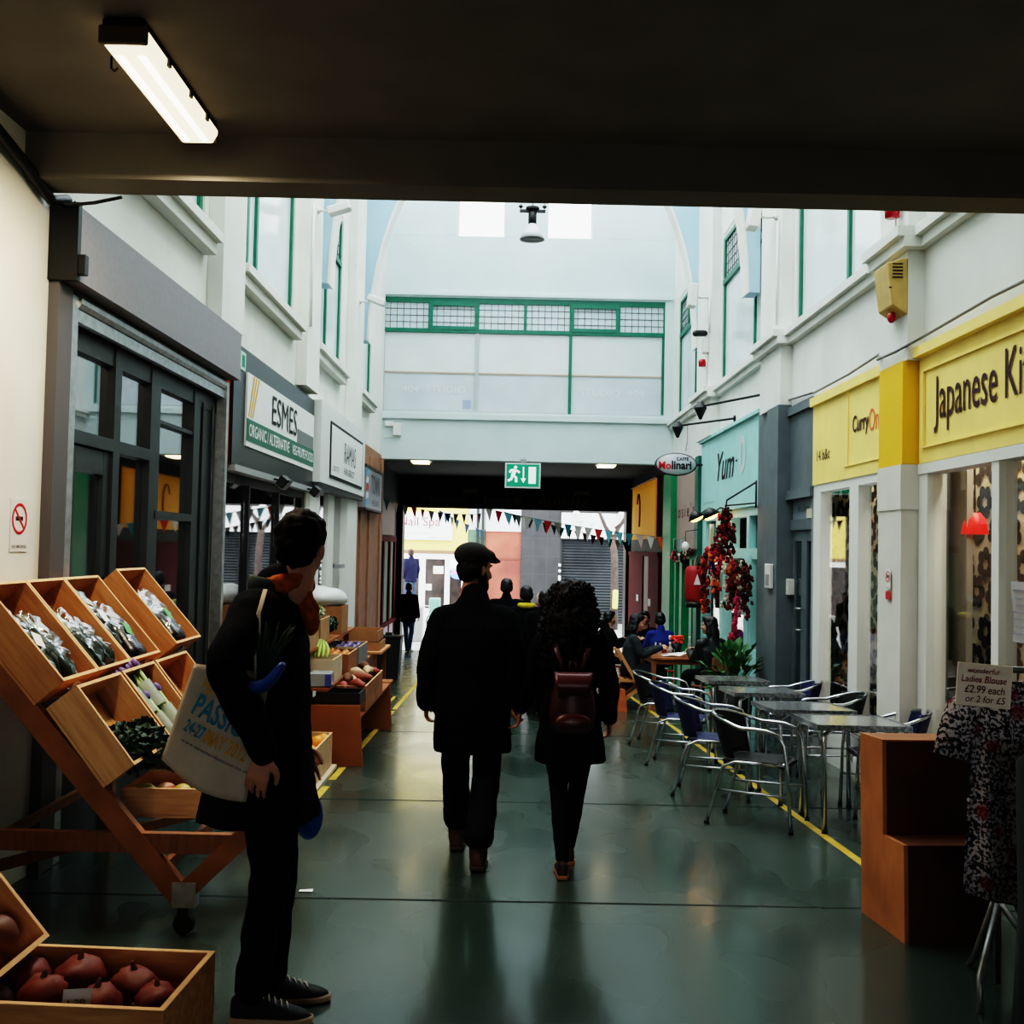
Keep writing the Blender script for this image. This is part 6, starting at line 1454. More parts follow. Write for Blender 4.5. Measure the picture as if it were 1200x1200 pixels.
# lights in the passage ceiling
for x, lb in ((-2.0, 'small glowing ceiling light in the passage on the nail salon side'), (2.1, 'small glowing ceiling light in the passage on the red door side')):
    r = thing('passage_light', lb, 'lamp', (x, 22.4, 3.45), group='ceiling lights in the passage')
    MB().box(x - .22, x + .22, 22.2, 22.9, 3.40, 3.45).build('housing', WHITEP, r, world=True); MB().box(x - .18, x + .18, 22.25, 22.85, 3.36, 3.40).build('diffuser', mat('warm_passage_light', (.9, .8, .6), .4, emit=(1, .78, .45), estr=3.0), r, world=True)
for x in (-1.1, 1.95):
    r = thing('emergency_light', 'unlit emergency light box on the black lintel ' + ('above the nail salon' if x < 0 else 'above the grey shutter'), 'lamp', (x, 27.98, 3.1)); MB().box(x - .22, x + .22, 27.93, 28, 3.0, 3.12).build('case', mat('dull_case', (.05, .055, .055), .5), r, bevel=.01, world=True); MB().box(x - .18, x + .18, 27.925, 27.93, 3.02, 3.10).build('lens', mat('dull_lens', (.09, .10, .09), .3), r, world=True)
# hanging bell lamp
r = thing('pendant_lamp', 'bell shaped glass pendant lamp with a black bracket hanging high in the arcade', 'lamp', (.21, 13.25, 5.5))
px, py, pz = .21, 13.22, 5.56
MB().lathe([(.055, .20), (.075, .17), (.125, .08), (.165, .0), (.158, .0), (.118, .08), (.07, .165), (.05, .19)], (px, py, pz), 26).build('shade', mat('ribbed_glass_shade', (.62, .64, .68), .15, spec=.8), r, True, world=True)
MB().lathe([(.0, .012), (.15, .012), (.15, .02), (0, .02)], (px, py, pz), 24).build('lens', mat('grey_lens', (.20, .20, .20), .4), r, True, world=True)
MB().lathe([(.055, .20), (.055, .37), (.03, .39)], (px, py, pz), 16).build('gear_case', mat('dark_bronze_case', (.05, .05, .05), .35, .7), r, True, world=True)
MB().box(px - .17, px + .17, py - .03, py + .03, pz + .36, pz + .39).lathe([(.09, .39), (.09, .42), (.05, .43)], (px, py, pz), 16).build('bracket', BLKM, r, world=True)
for s in (-1, 1): MB().lathe([(.0, 0), (.035, .035), (0, .075)], (px + s * .155, py, pz + .40), 8).build('clamp', BLKM, r, world=True)
MB().tube([(px, py, pz + .42), (px, py, 8.9)], .006, 6).build('cable', BLKM, r, world=True)
struct('trim_90', MB().tube([(-2.5, 13.22, 8.9), (3.1, 13.22, 8.9)], .03, 8), mat('tie_rod', (.45, .47, .48), .5))
# box floodlights on the pilasters
def wallbox(label, x, y, z, s, name='wall_floodlight', sz=(.11, .30, .24), tilt=.25):
    r = thing(name, label, 'lamp' if 'flood' in name else 'speaker', (x, y, z), group=None)
    M = Matrix.Translation((x - s * .26, y, z)) @ Matrix.Rotation(s * tilt, 4, 'Y')
    MB().box(-sz[0]/2, sz[0]/2, -sz[1]/2, sz[1]/2, -sz[2]/2, sz[2]/2, M).build('body', WHITEP, r, bevel=.012, world=True)
    MB().box(-sz[0]/2 * s - .004, -sz[0]/2 * s + .004, -sz[1]*.42, sz[1]*.42, -sz[2]*.40, sz[2]*.40, M).build('front', mat('pale_grille', (.58, .60, .58), .5), r, world=True)
    MB().tube([(x, y, z - .02), (x - s * .14, y, z - .03), (x - s * .22, y, z)], .016, 8).lathe([(.04, -.01), (.04, .01)], (x - s * .012, y, z - .02), 10, Matrix.Rotation(pi / 2, 4, 'Y')).build('arm', WHITEP, r, True, world=True)
wallbox('white box speaker on the pilaster above the teal gift shop', 3.02, 11.75, 5.46, 1, 'wall_speaker', (.13, .2, .34), .15)
wallbox('white box speaker on the far pilaster by the arch', 3.02, 15.75, 5.50, 1, 'wall_speaker', (.13, .2, .36), .1)
wallbox('white floodlight on the pilaster above the organic food shop', -2.42, 12.35, 5.62, -1, 'wall_floodlight', (.28, .16, .10), .3)
wallbox('white floodlight on the pilaster above the hair salon', -2.42, 15.9, 5.36, -1, 'wall_floodlight', (.28, .16, .10), -.35)
# alarms
r = thing('alarm_box', 'yellowed alarm box with louvres on the pillar above the curry sign', 'alarm', (2.9, 7.95, 3.4))
MB().prism([(3.02, 7.80, 3.40), (2.90, 7.80, 3.47), (2.86, 7.80, 3.80), (3.02, 7.80, 3.84)], (0, .30, 0)).build('case', mat('yellowed_plastic', (.52, .36, .13), .5, var=.1, scale=9), r, bevel=.008, world=True)
MB().box(2.872, 2.895, 7.793, 7.80, 3.6, 3.61).build('seam', BLKM, r, world=True)
g = MB()
for k in range(5): g.box(2.90, 2.98, 7.794, 7.80, 3.68 + .026 * k, 3.69 + .026 * k)
g.build('louvres', BLKM, r, world=True)
MB().ball((2.94, 7.92, 3.40), (.032, .032, .045), 12, 8).build('beacon', mat('red_beacon', (.40, .01, .02), .2), r, True, world=True)
def beacon(label, x, y, z, pts):
    r = thing('alarm_beacon', label, 'alarm', (x, y, z)); MB().lathe([(.055, -.04), (.06, .03), (.045, .07), (.0, .075)], (x, y, z), 14).build('lens', mat('red_beacon', (.40, .01, .02), .2), r, True, world=True)
    MB().tube(pts, .008, 6).build('conduit', WHITEP, r, True, world=True)
beacon('round red alarm beacon high on the pillar under the beam', 2.95, 7.95, 4.235, [(2.98, 7.95, 4.19), (3.0, 8.0, 4.12), (3.01, 8.3, 4.06), (3.01, 8.35, 3.95)])
beacon('red alarm beacon below the small camera on the far pilaster', 2.94, 15.85, 4.46, [(2.97, 15.85, 4.42), (3.01, 15.85, 4.36), (3.01, 15.85, 4.10)])
r = thing('security_camera', 'small black and white security camera on the far pilaster', 'camera', (2.95, 15.8, 4.95)); MB().limb([(2.96, 15.8, 4.93), (2.80, 15.68, 4.90)], [.05, .05], 10, 2).build('body', BLKM, r, True, world=True); MB().box(2.93, 3.02, 15.72, 15.88, 4.62, 4.84).build('junction_box', WHITEP, r, bevel=.008, world=True); MB().tube([(2.99, 15.8, 4.84), (2.98, 15.8, 4.93)], .015, 8).build('bracket', WHITEP, r, world=True)
for k, (pts, lb) in enumerate((([(3.0, 15.62, 5.45), (3.0, 15.62, 4.9)], 'white conduit down the far pilaster beside the camera'), ([(3.0, 11.62, 5.35), (3.0, 11.62, 4.75), (3.0, 11.62, 4.15)], 'white conduit down the pilaster under the box speaker'),
        ([(-2.40, 12.0, 5.55), (-2.40, 12.0, 4.9), (-2.40, 12.02, 4.1)], 'white conduit down the pilaster beside the floodlight'))):
    o = MB().tube(pts, .014, 8).build('conduit', WHITEP, None, True); tag(o, lb, 'conduit')
o = MB().tube([(3.10, 10.5, 3.20), (3.10, 9.4, 3.21), (3.08, 8.5, 3.24), (2.97, 8.3, 3.14), (2.97, 7.9, 3.13), (3.10, 7.6, 3.21), (3.10, 6.6, 3.24), (3.10, 5.0, 3.22)], .012, 6).build('cable', mat('grey_cable', (.20, .20, .20), .6), None, True); tag(o, 'grey cable running along the top of the yellow fascias', 'cable')
o = MB().tube([(3.12, 12.4, 3.33), (3.12, 10.6, 3.22)], .012, 6).build('cable', mat('grey_cable', (.20, .20, .20), .6), None, True); tag(o, 'grey cable above the slate grey doorway', 'cable')
o = MB().tube([(2.99, 16.85, 4.0), (2.95, 17.2, 3.85), (3.1, 18.0, 3.5), (3.1, 18.2, 3.32)], .01, 6).build('cable', WHITEP, None, True); tag(o, 'white cable looping down beside the oval cafe sign', 'cable')
r = thing('junction_box', 'white junction boxes on the end wall beneath the sill', 'box', (-2.3, 19.96, 3.8)); MB().box(-2.48, -2.32, 19.92, 20, 3.86, 3.96).box(-2.32, -2.16, 19.91, 20, 3.68, 3.92).build('case', WHITEP, r, bevel=.006, world=True); MB().tube([(-2.5, 19.97, 3.66), (-2.16, 19.97, 3.66)], .008, 6).build('cable', WHITEP, r, world=True)

# oval cafe sign on its bracket
r = thing('cafe_sign', 'silver oval cafe sign with red and black lettering', 'sign', (2.66, 16.5, 2.94))
g = MB(); g.lathe([(0, -.035), (.33, -.035), (.345, 0), (.33, .035), (0, .035)], (0, 0, 0), 36, Matrix.Rotation(pi / 2, 4, 'X'))
for p in g.v: p.z *= .545
g.build('rim', mat('dark_rim', (.05, .05, .06), .4), r, True)
g = MB(); g.lathe([(0, -.042), (.315, -.042), (.318, -.03)], (0, 0, 0), 36, Matrix.Rotation(-pi / 2, 4, 'X') @ Matrix.Scale(-1, 4, (0, 0, 1)))
for p in g.v: p.z *= .53; p.y = -abs(p.y)
g.build('face', mat('silver_face', (.46, .48, .50), .35, var=.2, scale=3), r, True)
text('Mo', REDT, (-.185, -.047, -.02), UE, UZ, .20, .13, r, bold=.03); text('linari', BLACK, (.085, -.047, -.015), UE, UZ, .32, .14, r, bold=.03); text('CAFFE', BLACK, (.10, -.047, .085), UE, UZ, .20, .055, r, bold=.02)
MB().tube([(.34, 0, 0), (.46, 0, 0)], .018, 8).build('bracket', BLKM, r)
# swan neck lamps over the teal fascia
for x, y, z, y1, lb in ((2.42, 14.9, 3.37, 14.4, 'black spot lamp on a long arm, lower of the two over the teal fascia'), (2.50, 13.55, 3.47, 12.8, 'black spot lamp on a long arm, upper of the two over the teal fascia')):
    r = thing('arm_lamp', lb, 'lamp', (3.02, y1, z + .05), group='black arm lamps over the teal fascia')
    MB().tube([(XR - .02, y1, z + .06), (x, y, z)], .016, 8).lathe([(.045, -.01), (.045, .01)], (XR - .012, y1, z + .06), 10, Matrix.Rotation(pi / 2, 4, 'Y')).build('arm', BLKM, r, world=True)
    MB().lathe([(.0, .07), (.035, .06), (.085, -.02), (.02, -.17), (0, -.18)], (x, y, z), 14).build('lamp_head', BLKM, r, world=True)
for y, lb in ((15.35, 'black hooded lamp glowing orange nearest the green post'), (14.25, 'black hooded lamp glowing orange over the middle of the gift shop window')):
    r = thing('hooded_lamp', lb, 'lamp', (2.95, y, 2.03), group='glowing hooded lamps on the gift shop')
    MB().tube([(XR - .06, y, 2.12), (2.92, y, 2.16), (2.86, y, 2.10)], .012, 8).build('arm', BLKM, r, True, world=True)
    M = Matrix.Translation((2.80, y, 2.04)) @ Matrix.Rotation(-.45, 4, 'Y')
    MB().lathe([(.03, .12), (.08, .08), (.135, 0), (.128, 0), (.07, .07)], (0, 0, 0), 18).xform(M).build('hood', BLKM, r, True, world=True)
    MB().ball((0, 0, .005), (.105, .105, .05), 14, 8).xform(M).build('bulb', mat('orange_glow', (.9, .4, .1), .4, emit=(1, .42, .08), estr=6), r, True, world=True)
# sign bracket with a bunch of dried chillies, garlands of red flowers
r = thing('iron_bracket', 'black iron bracket holding the dried flower bunch', 'bracket', (3.0, 12.7, 2.0))
MB().tube([(3.05, 12.7, 2.42), (2.74, 12.95, 2.20), (2.72, 12.97, 2.0)], .012, 6).tube([(3.05, 12.7, 2.16), (2.72, 12.97, 2.13)], .010, 6).tube([(3.05, 12.7, 2.44), (3.05, 12.7, 2.1)], .012, 6).build('arm', BLKM, r, True, world=True)
FLM = [mat('crimson_flower', (.33, .010, .025), .7, var=.3, scale=20), mat('deep_red_flower', (.14, .006, .012), .8), mat('hot_pink_flower', (.70, .06, .16), .6), mat('orange_flower', (.72, .13, .02), .6), mat('cream_flower', (.62, .55, .42), .7), mat('brown_foliage', (.065, .018, .014), .9), mat('dark_foliage', (.015, .03, .018), .8), mat('violet_cloth', (.05, .02, .12), .8)]
def garland(name, label, pts, rad, nfl, ms, sz=.035, seed=1, cat='garland', parent_name='flowers'):
    r = thing(name, label, cat, pts[0]); rg = random.Random(seed); P = [V(*p) for p in pts]; G = {}
    for k in range(nfl):
        t = rg.random() * (len(P) - 1); i = min(int(t), len(P) - 2); c = P[i].lerp(P[i + 1], t - i); q = rad if not isinstance(rad, (list, tuple)) else rad[i] + (rad[i + 1] - rad[i]) * (t - i)
        c = c + V(rg.gauss(0, 1), rg.gauss(0, 1), rg.gauss(0, 1)).normalized() * q * rg.uniform(.3, 1); m = rg.choice(ms); g = G.setdefault(m, MB()); s = sz * rg.uniform(.7, 1.3)
        for j in range(5):
            a = j * 1.257 + rg.random(); g.ball(c + V(s * .6 * sin(a * 2.1) * .5, s * .6 * cos(a), s * .6 * sin(a)), (s * .4, s * .5, s * .5), 6, 4)
    for m, g in G.items(): g.build(('crimson_petals', 'dark_red_petals', 'pink_petals', 'orange_petals', 'cream_petals', 'dried_leaves', 'leaves', 'ribbon')[m], FLM[m], r, True, world=True)
    MB().tube(P, .006, 5).build('string', BROWN, r, True, world=True)
garland('dried_flower_bunch', 'big bunch of dried red flowers hanging from the iron bracket', [(2.74, 13.0, 2.06), (2.74, 13.05, 1.80), (2.74, 13.0, 1.52)], [.07, .13, .19], 110, [5, 5, 5, 1, 0], .04, 1, 'flowers')
garland('flower_garland', 'thick garland of crimson and orange flowers under the hooded lamps', [(2.98, 15.9, 1.34), (2.95, 15.0, 1.50), (2.92, 14.2, 1.46), (2.88, 13.4, 1.38), (2.95, 12.8, 1.30)], .10, 120, [0, 0, 1, 3, 4, 6], .045, 2)
garland('flower_garland', 'crimson garland hanging down the window post beside the pink string', [(2.98, 13.75, 1.35), (2.98, 13.75, 1.1), (2.98, 13.78, .85)], [.14, .16, .13], 75, [0, 0, 1, 4, 6], .045, 3)
garland('flower_garland', 'string of hot pink blossoms hanging in front of the gift shop glass', [(3.02, 13.52, 1.0), (3.02, 13.62, .6), (3.0, 13.95, .20)], [.02, .035, .05], 46, [2], .035, 4)
garland('flower_garland', 'dark red garland hanging by the grey pillar', [(3.0, 12.95, 1.35), (3.0, 12.95, 1.1), (3.0, 12.92, .75)], [.07, .12, .09], 45, [1, 1, 6, 5], .04, 5)
garland('flower_garland', 'orange and red flower string hanging beside the red lantern', [(3.0, 15.75, 1.38), (3.0, 15.7, 1.0), (3.0, 15.65, .62)], [.06, .10, .07], 60, [3, 0, 1, 5], .04, 6)
garland('flower_garland', 'red flower string hanging in the middle of the gift shop window', [(3.0, 15.0, 1.32), (3.0, 14.95, .95)], [.07, .10], 36, [0, 5, 4, 3], .04, 7)
garland('flower_garland', 'mixed flower garland along the top of the green cafe posts', [(3.0, 19.0, 1.50), (2.98, 18.2, 1.42), (2.98, 17.3, 1.46), (2.98, 16.7, 1.55)], .08, 60, [4, 6, 6, 2, 5], .045, 8)
for k, (y, z, m, lb) in enumerate(((15.25, 1.62, 0, 'red silk scarf tied over the gift shop window'), (14.95, 1.55, 7, 'violet silk scarf tied over the gift shop window'), (14.35, 1.60, 2, 'pink silk scarf tied over the gift shop window'), (15.05, 1.95, 4, 'pale yellow ribbon hanging between the hooded lamps'))):
    r = thing('silk_scarf' if k < 3 else 'ribbon', lb, 'scarf' if k < 3 else 'ribbon', (2.98, y, z)); w = .26 if k < 3 else .10; L = .34 if k < 3 else .62
    MB().grid(8, 8, lambda u, v: Vector((2.97 - .03 * sin(u * 8 + v * 3), y + (u - .5) * w * (.5 + .8 * v) + .12 * v * v, z - L * v))).build('cloth', FLM[m], r, True, world=True, solid=.008)
r = thing('red_lantern', 'tall red paper lantern with a small white tree hanging by the green posts', 'lantern', (2.98, 16.35, .75))
MB().lathe([(.02, .0), (.15, .02), (.17, .10), (.17, .50), (.14, .58), (.03, .60)], (2.95, 16.2, .72), 18).build('body', mat('red_lantern_cloth', (.26, .008, .012), .6), r, True, world=True); MB().lathe([(.15, -.06), (.16, .03)], (2.95, 16.2, .72), 18).build('base_band', BLKM, r, True, world=True)
MB().prism([(2.89, 16.02, 1.02), (3.0, 16.02, 1.02), (2.945, 16.02, 1.19)], (0, .005, 0)).build('tree_motif', WHITE, r, world=True); MB().tube([(2.95, 16.2, 1.32), (2.97, 16.2, 1.45), (3.10, 16.2, 1.5)], .008, 6).build('hook', BLKM, r, True, world=True)
r = thing('white_lantern', 'small white paper lantern hanging in front of the dusty pink fascia', 'lantern', (2.85, 16.6, 1.62)); MB().ball((2.85, 16.6, 1.62), (.06, .06, .075), 12, 9).build('shade', WHITE, r, True, world=True); MB().tube([(2.85, 16.6, 1.69), (2.85, 16.6, 1.86), (3.08, 16.65, 1.9)], .006, 6).build('bracket', BLKM, r, True, world=True)

# bunting across the passage
PN = [mat('flag_white', (.62, .60, .56), .8), mat('flag_red', (.48, .03, .02), .8), mat('flag_teal', (.03, .20, .24), .8), mat('flag_navy', (.015, .03, .06), .8), mat('flag_maroon', (.12, .008, .015), .8), mat('flag_orange', (.70, .13, .02), .8), mat('flag_sky', (.20, .50, .58), .8), mat('flag_blush', (.55, .40, .38), .8), mat('flag_grey', (.22, .22, .20), .8)]
def bunting(label, a, b, sag, flags, w, h, seed):
    r = thing('bunting', label, 'bunting', a); rg = random.Random(seed); a, b = V(*a), V(*b); n_ = len(flags)
    f = lambda t: a.lerp(b, t) - V(0, 0, sag * 4 * t * (1 - t))
    MB().tube([f(k / 24) for k in range(25)], .006, 5).build('cord', mat('bunting_cord', (.25, .24, .22), .8), r, True, world=True)
    for k, m in enumerate(flags):
        if m < 0: continue
        t = (k + .5) / n_; p = f(t); d = (f(min(1, t + .01)) - f(max(0, t - .01))).normalized(); tw = rg.uniform(-.5, .5); sd = (d * cos(tw) + V(0, sin(tw), 0)).normalized(); lean = V(rg.uniform(-.12, .12), rg.uniform(-.15, .15), 0)
        g = MB(); g.add([p - sd * w / 2, p + sd * w / 2, p + (V(0, 0, -1) + lean) * h + V(0, .0, 0)], [(0, 1, 2)]); g.build('pennant', PN[m], r, world=True, solid=.004)
bunting('string of bright pennants across the mouth of the passage', (-.55, 21.5, 2.36), (3.15, 20.6, 1.80), .06, [0, 1, 6, 8, 0, 6, 1, 8, 2, 0, 0, 1, 6, 6, 2, 7, 0, 5], .17, .27, 1)
bunting('string of small dark pennants in front of the white shop board', (-.2, 27.4, 2.50), (3.15, 26.9, 1.72), .04, [3, 2, -1, 4, 0, 4, 2, 2, 3, 4, 8, 4, 3, 2, 0, 3], .17, .26, 2)
bunting('string of pennants hanging over the dark passage side by the tan pillar', (-2.95, 23.5, 2.62), (-.7, 26.5, 2.40), .14, [2, 0, 8, 1, 1, 0, 4, 2, 3, 3, 4, 4], .17, .26, 3)
bunting('string of dark pennants crossing the nail salon sign', (-2.2, 31.5, 2.65), (-.8, 32.5, 2.05), .05, [3, 3, 3, 3, -1, 3, -1, 3, 3], .17, .32, 4)
bunting('short string of pennants in front of the dusty pink fascia', (3.05, 19.2, 1.78), (2.9, 16.9, 1.78), .03, [0, -1, 6, 6, -1], .20, .28, 5)

# ------------------------------------------------------------------ the street beyond
GZ = fz(99); Y0 = 40.0
def house(name, label, x, w): return thing(name, label, 'building', (x, Y0, GZ))
r = house('nail_salon', 'yellow fronted nail salon across the street with a white sign', -3.5, 4)
CREAMY = mat('buttercup_paint', (.80, .58, .16), .7)
MB().box(-7.5, -1.63, Y0, Y0 + 1, 1.32, 6.5).build('wall', CREAMY, r, world=True)
MB().box(-7.5, -1.63, Y0 - .05, Y0, 1.22, 1.36).build('cornice', mat('brown_shadow_line', (.22, .14, .08), .7), r, world=True)
MB().box(-5.6, -2.23, Y0 - .12, Y0, 1.76, 2.84).build('sign_board', mat('white_glossy_board', (.74, .74, .74), .5), r, world=True)
text('Nail Spa', mat('plum_text', (.26, .05, .08), .6), (-3.52, Y0 - .125, 2.42), UE, UZ, 1.60, .44, r, True)
text('manicure & pedicure', mat('pale_brown_text', (.5, .4, .38), .6), (-3.6, Y0 - .125, 2.03), UE, UZ, 1.2, .10, r, True); text('020 7737 0000'[:8], mat('pale_brown_text', (.5, .4, .38), .6), (-2.75, Y0 - .125, 1.86), UE, UZ, .8, .09, r, True)
WF = MB()
for a, b in ((-5.2, -5.0), (-3.5, -3.25), (-2.5, -2.3), (-1.85, -1.63), (-4.35, -4.2)): WF.box(a, b, Y0 - .06, Y0 + .1, GZ, 1.22)
WF.box(-7.5, -1.63, Y0 - .06, Y0 + .1, 1.02, 1.22).box(-2.4, -1.63, Y0 - .06, Y0 + .1, .58, .70).box(-7.5, -1.63, Y0 - .06, Y0 + .1, GZ, -.9)
WF.build('shop_frame', WHITEP, r, world=True)
for a, b, c in ((-7.4, -5.2, 1.02), (-5.0, -4.35, 1.02), (-4.2, -3.5, 1.02), (-3.25, -2.5, 1.02), (-2.3, -1.85, .58)): MB().box(a, b, Y0 + .02, Y0 + .04, -.9, c).build('window_pane', mat('dark_brown_pane', (.05, .035, .03), .2, var=.5, scale=1.5), r, world=True)
for a, b, c, d in ((-2.95, -2.55, .45, .75), (-4.3, -4.2, .1, .5), (-3.25, -3.0, -.2, .05)): MB().box(a, b, Y0 - .02, Y0 + .0, c, d).build('poster_and_reflection', WHITEP, r, world=True)
MB().ball((-1.95, Y0 - .10, .45), (.34, .02, .20), 16, 8).build('neon_sign', mat('neon_blue', (.1, .2, .6), .5, emit=(.15, .35, 1), estr=1.0), r, True, world=True); text('nails', mat('neon_red', (.7, .1, .1), .5, emit=(1, .1, .08), estr=2.0), (-1.95, Y0 - .13, .54), UE, UZ, .5, .16, r, True, bold=.03)
r = house('corner_shop', 'white and green tiled shop corner beside the nail salon', -1.2, 1)
MB().box(-1.62, -.95, Y0 + .05, Y0 + 1, 2.2, 6.5).build('wall', mat('white_tile', (.66, .68, .68), .5), r, world=True); MB().box(-1.62, -.95, Y0 + .05, Y0 + 1, GZ, 2.2).build('tiles', mat('green_tile', (.10, .17, .12), .5, var=.2, scale=5), r, world=True)
for x in (-1.25, -1.05): MB().tube([(x, Y0 - .1, GZ), (x, Y0 - .1, 5)], .05, 8).build('drainpipe', BLKM, r, world=True)
r = house('terracotta_house', 'terracotta painted building with a plain white panel above', .2, 2)
MB().box(-.94, .44, Y0, Y0 + 1, GZ, 2.15).build('wall', mat('terracotta_wall', (.20, .055, .045), .8, col2=(.42, .12, .075), scale=.7), r, world=True); MB().box(-.94, .44, Y0 - .05, Y0 + 1, 2.15, 6.5).build('white_panel', mat('mauve_white_panel', (.66, .64, .68), .6), r, world=True)
MB().box(-.94, .44, Y0 - .03, Y0, 1.05, 1.12).build('ledge', mat('dark_terracotta', (.20, .06, .04), .8), r, world=True)
r = house('grey_tiled_house', 'dull grey tiled wall between the terracotta house and the roller shutter', .9, 1)
MB().box(.45, 1.98, Y0 - .10, Y0 + 1, GZ, 6.5).build('wall', mat('grey_wall_tile', (.040, .038, .040), .6, var=.2, scale=2), r, world=True)
g = MB()
for z in (-.9, -.2, .5, 1.2, 1.9, 2.6): g.box(.45, 1.98, Y0 - .104, Y0 - .10, z, z + .03)
for x in (.9, 1.45): g.box(x, x + .03, Y0 - .104, Y0 - .10, GZ, 3.0)
g.build('tile_joints', mat('pale_joint', (.06, .058, .058), .6), r, world=True)
r = house('shuttered_shop', 'shop with a dark closed roller shutter under a long white board', 3, 3)
MB().box(1.98, 8.5, Y0, Y0 + 1, 2.95, 6.5).build('wall', mat('brown_grey_brick', (.06, .055, .055), .8, var=.3, scale=3), r, world=True)
MB().box(1.98, 8.5, Y0 + .05, Y0 + .3, GZ, 2.95).build('backing', BLKM, r, world=True)
g = MB(); z = GZ
while z < 2.0: g.prism([(1.98, Y0 + .04, z), (1.98, Y0 - .02, z + .05), (1.98, Y0 + .04, z + .105)], (6.5, 0, 0)); z += .11
g.build('roller_shutter', mat('steel_slats', (.045, .05, .055), .6, var=.4, scale=.6), r, world=True)
MB().box(2.0, 8.5, Y0 - .25, Y0, 1.93, 2.93).build('sign_board', mat('white_glossy_board', (.74, .74, .74), .5), r, world=True)
text('T Y P E', mat('silver_letters', (.55, .60, .62), .4), (3.35, Y0 - .26, 2.40), UE, UZ, 1.5, .42, r, True)
MB().box(4.95, 5.3, Y0 - .1, Y0, GZ, 1.93).box(1.98, 2.06, Y0 - .1, Y0, GZ, 1.93).build('shutter_guide', BLKM, r, world=True)
for x, lb in ((2.55, 'lamp over the white board nearest the grey tiled wall'), (4.3, 'lamp over the white board behind the bare tree')):
    q = thing('street_shop_lamp', lb, 'lamp', (x, Y0 - .5, 2.9), group='bell lamps over the white shop board'); MB().lathe([(.03, .35), (.06, .22), (.22, .0), (.20, 0), (.05, .2)], (x, Y0 - .5, 2.82), 16).build('shade', WHITEP, q, True, world=True); MB().tube([(x, Y0 - .27, 3.3), (x, Y0 - .5, 3.35), (x, Y0 - .5, 3.15)], .025, 8).build('arm', WHITEP, q, True, world=True)
r = thing('bare_tree', 'bare street tree with a yellow ribbon in front of the roller shutter', 'tree', (3.85, 37, GZ)); g = MB(); rg = random.Random(9)
g.tube([(3.80, 37, GZ), (3.82, 37, 0), (3.80, 37, 1.2), (3.72, 37, 2.0)], [.16, .14, .13, .12], 10)
def branch(p, d, L, rad, dep):
    pts = [p]; 
    for k in range(4): d = (d + V(rg.gauss(0, .14), rg.gauss(0, .1), rg.gauss(0, .08))).normalized(); pts.append(pts[-1] + d * L / 4)
    g.tube(pts, [rad, rad * .85, rad * .7, rad * .58, rad * .45], 7)
    if dep:
        for k in range(3): branch(pts[2 + k % 3], (d + V(rg.gauss(0, .6), rg.gauss(0, .4), rg.gauss(.1, .4))).normalized(), L * .62, rad * .45, dep - 1)
branch(V(3.72, 37, 1.95), V(-.55, 0, .9), 1.9, .085, 3); branch(V(3.75, 37, 1.85), V(.25, 0, 1), 1.8, .09, 3); branch(V(3.8, 37, 2.3), V(.7, -.1, .7), 1.2, .05, 2)
g.build('trunk', mat('grey_brown_bark', (.075, .055, .048), .9, var=.3, scale=6), r, True, world=True); MB().limb([(3.83, 36.84, -.55), (3.84, 36.84, .05)], [(.10, .05), (.10, .05)], 10, 2).build('ribbon', mat('lemon_ribbon', (.62, .60, .16), .7), r, True, world=True)
r = thing('spotted_pole', 'thin black pole with white spots in front of the grey shutter', 'pole', (1.93, 39.2, GZ)); MB().tube([(1.93, 39.2, GZ), (1.93, 39.2, .95)], .06, 8).build('pole', BLKM, r, world=True)
g = MB()
for z in (.9, .68, .45, .36, .2, .05): g.ball((1.93, 39.14, z), (.055, .02, .06), 8, 6)
g.build('spots', WHITE, r, True, world=True)
r = thing('bicycle', 'parked bicycle in front of the nail salon', 'bicycle', (-2.95, 34.5, GZ)); 
bm_ = [(-3.4, GZ + .34), (-2.4, GZ + .34), (-3.05, GZ + .34), (-3.2, GZ + .86), (-2.58, GZ + .86)]
for x in (-3.4, -2.4): MB().tube([(x + .33 * cos(a), 34.5, GZ + .345 + .33 * sin(a)) for a in [2 * pi * k / 24 for k in range(24)]], .02, 8, closed=True).build('wheel', BLKM, r, True, world=True)
A_, B_, C_, D_, E_ = [V(x, 34.5, z) for x, z in bm_]
g = MB()
for p, q in ((A_, C_), (C_, D_), (D_, E_), (C_, E_), (E_, B_), (A_, D_)): g.tube([p, q], .018, 8)
g.build('frame', mat('pale_bike_paint', (.5, .5, .5), .4), r, True, world=True); MB().limb([D_ + V(-.12, 0, .12), D_ + V(.1, 0, .12)], [(.03, .07), (.03, .03)], 10, 2).tube([D_, D_ + V(0, 0, .1)], .014, 6).build('saddle', BLKM, r, True, world=True); MB().tube([E_, E_ + V(-.02, 0, .16), E_ + V(.05, -.25, .18)], .013, 8).tube([E_ + V(-.02, 0, .16), E_ + V(.05, .25, .18)], .013, 8).build('handlebar', STEEL, r, True, world=True)
r = thing('utility_cabinet', 'mint green street cabinet near the bicycle', 'cabinet', (-2.35, 33.2, GZ)); MB().box(-2.55, -2.2, 33.0, 33.4, GZ, -.15).build('case', mat('mint_cabinet', (.22, .42, .36), .5), r, bevel=.02, world=True); MB().box(-2.5, -2.25, 32.985, 33.0, GZ + .1, -.25).build('door', mat('mint_door', (.20, .38, .33), .5), r, world=True)
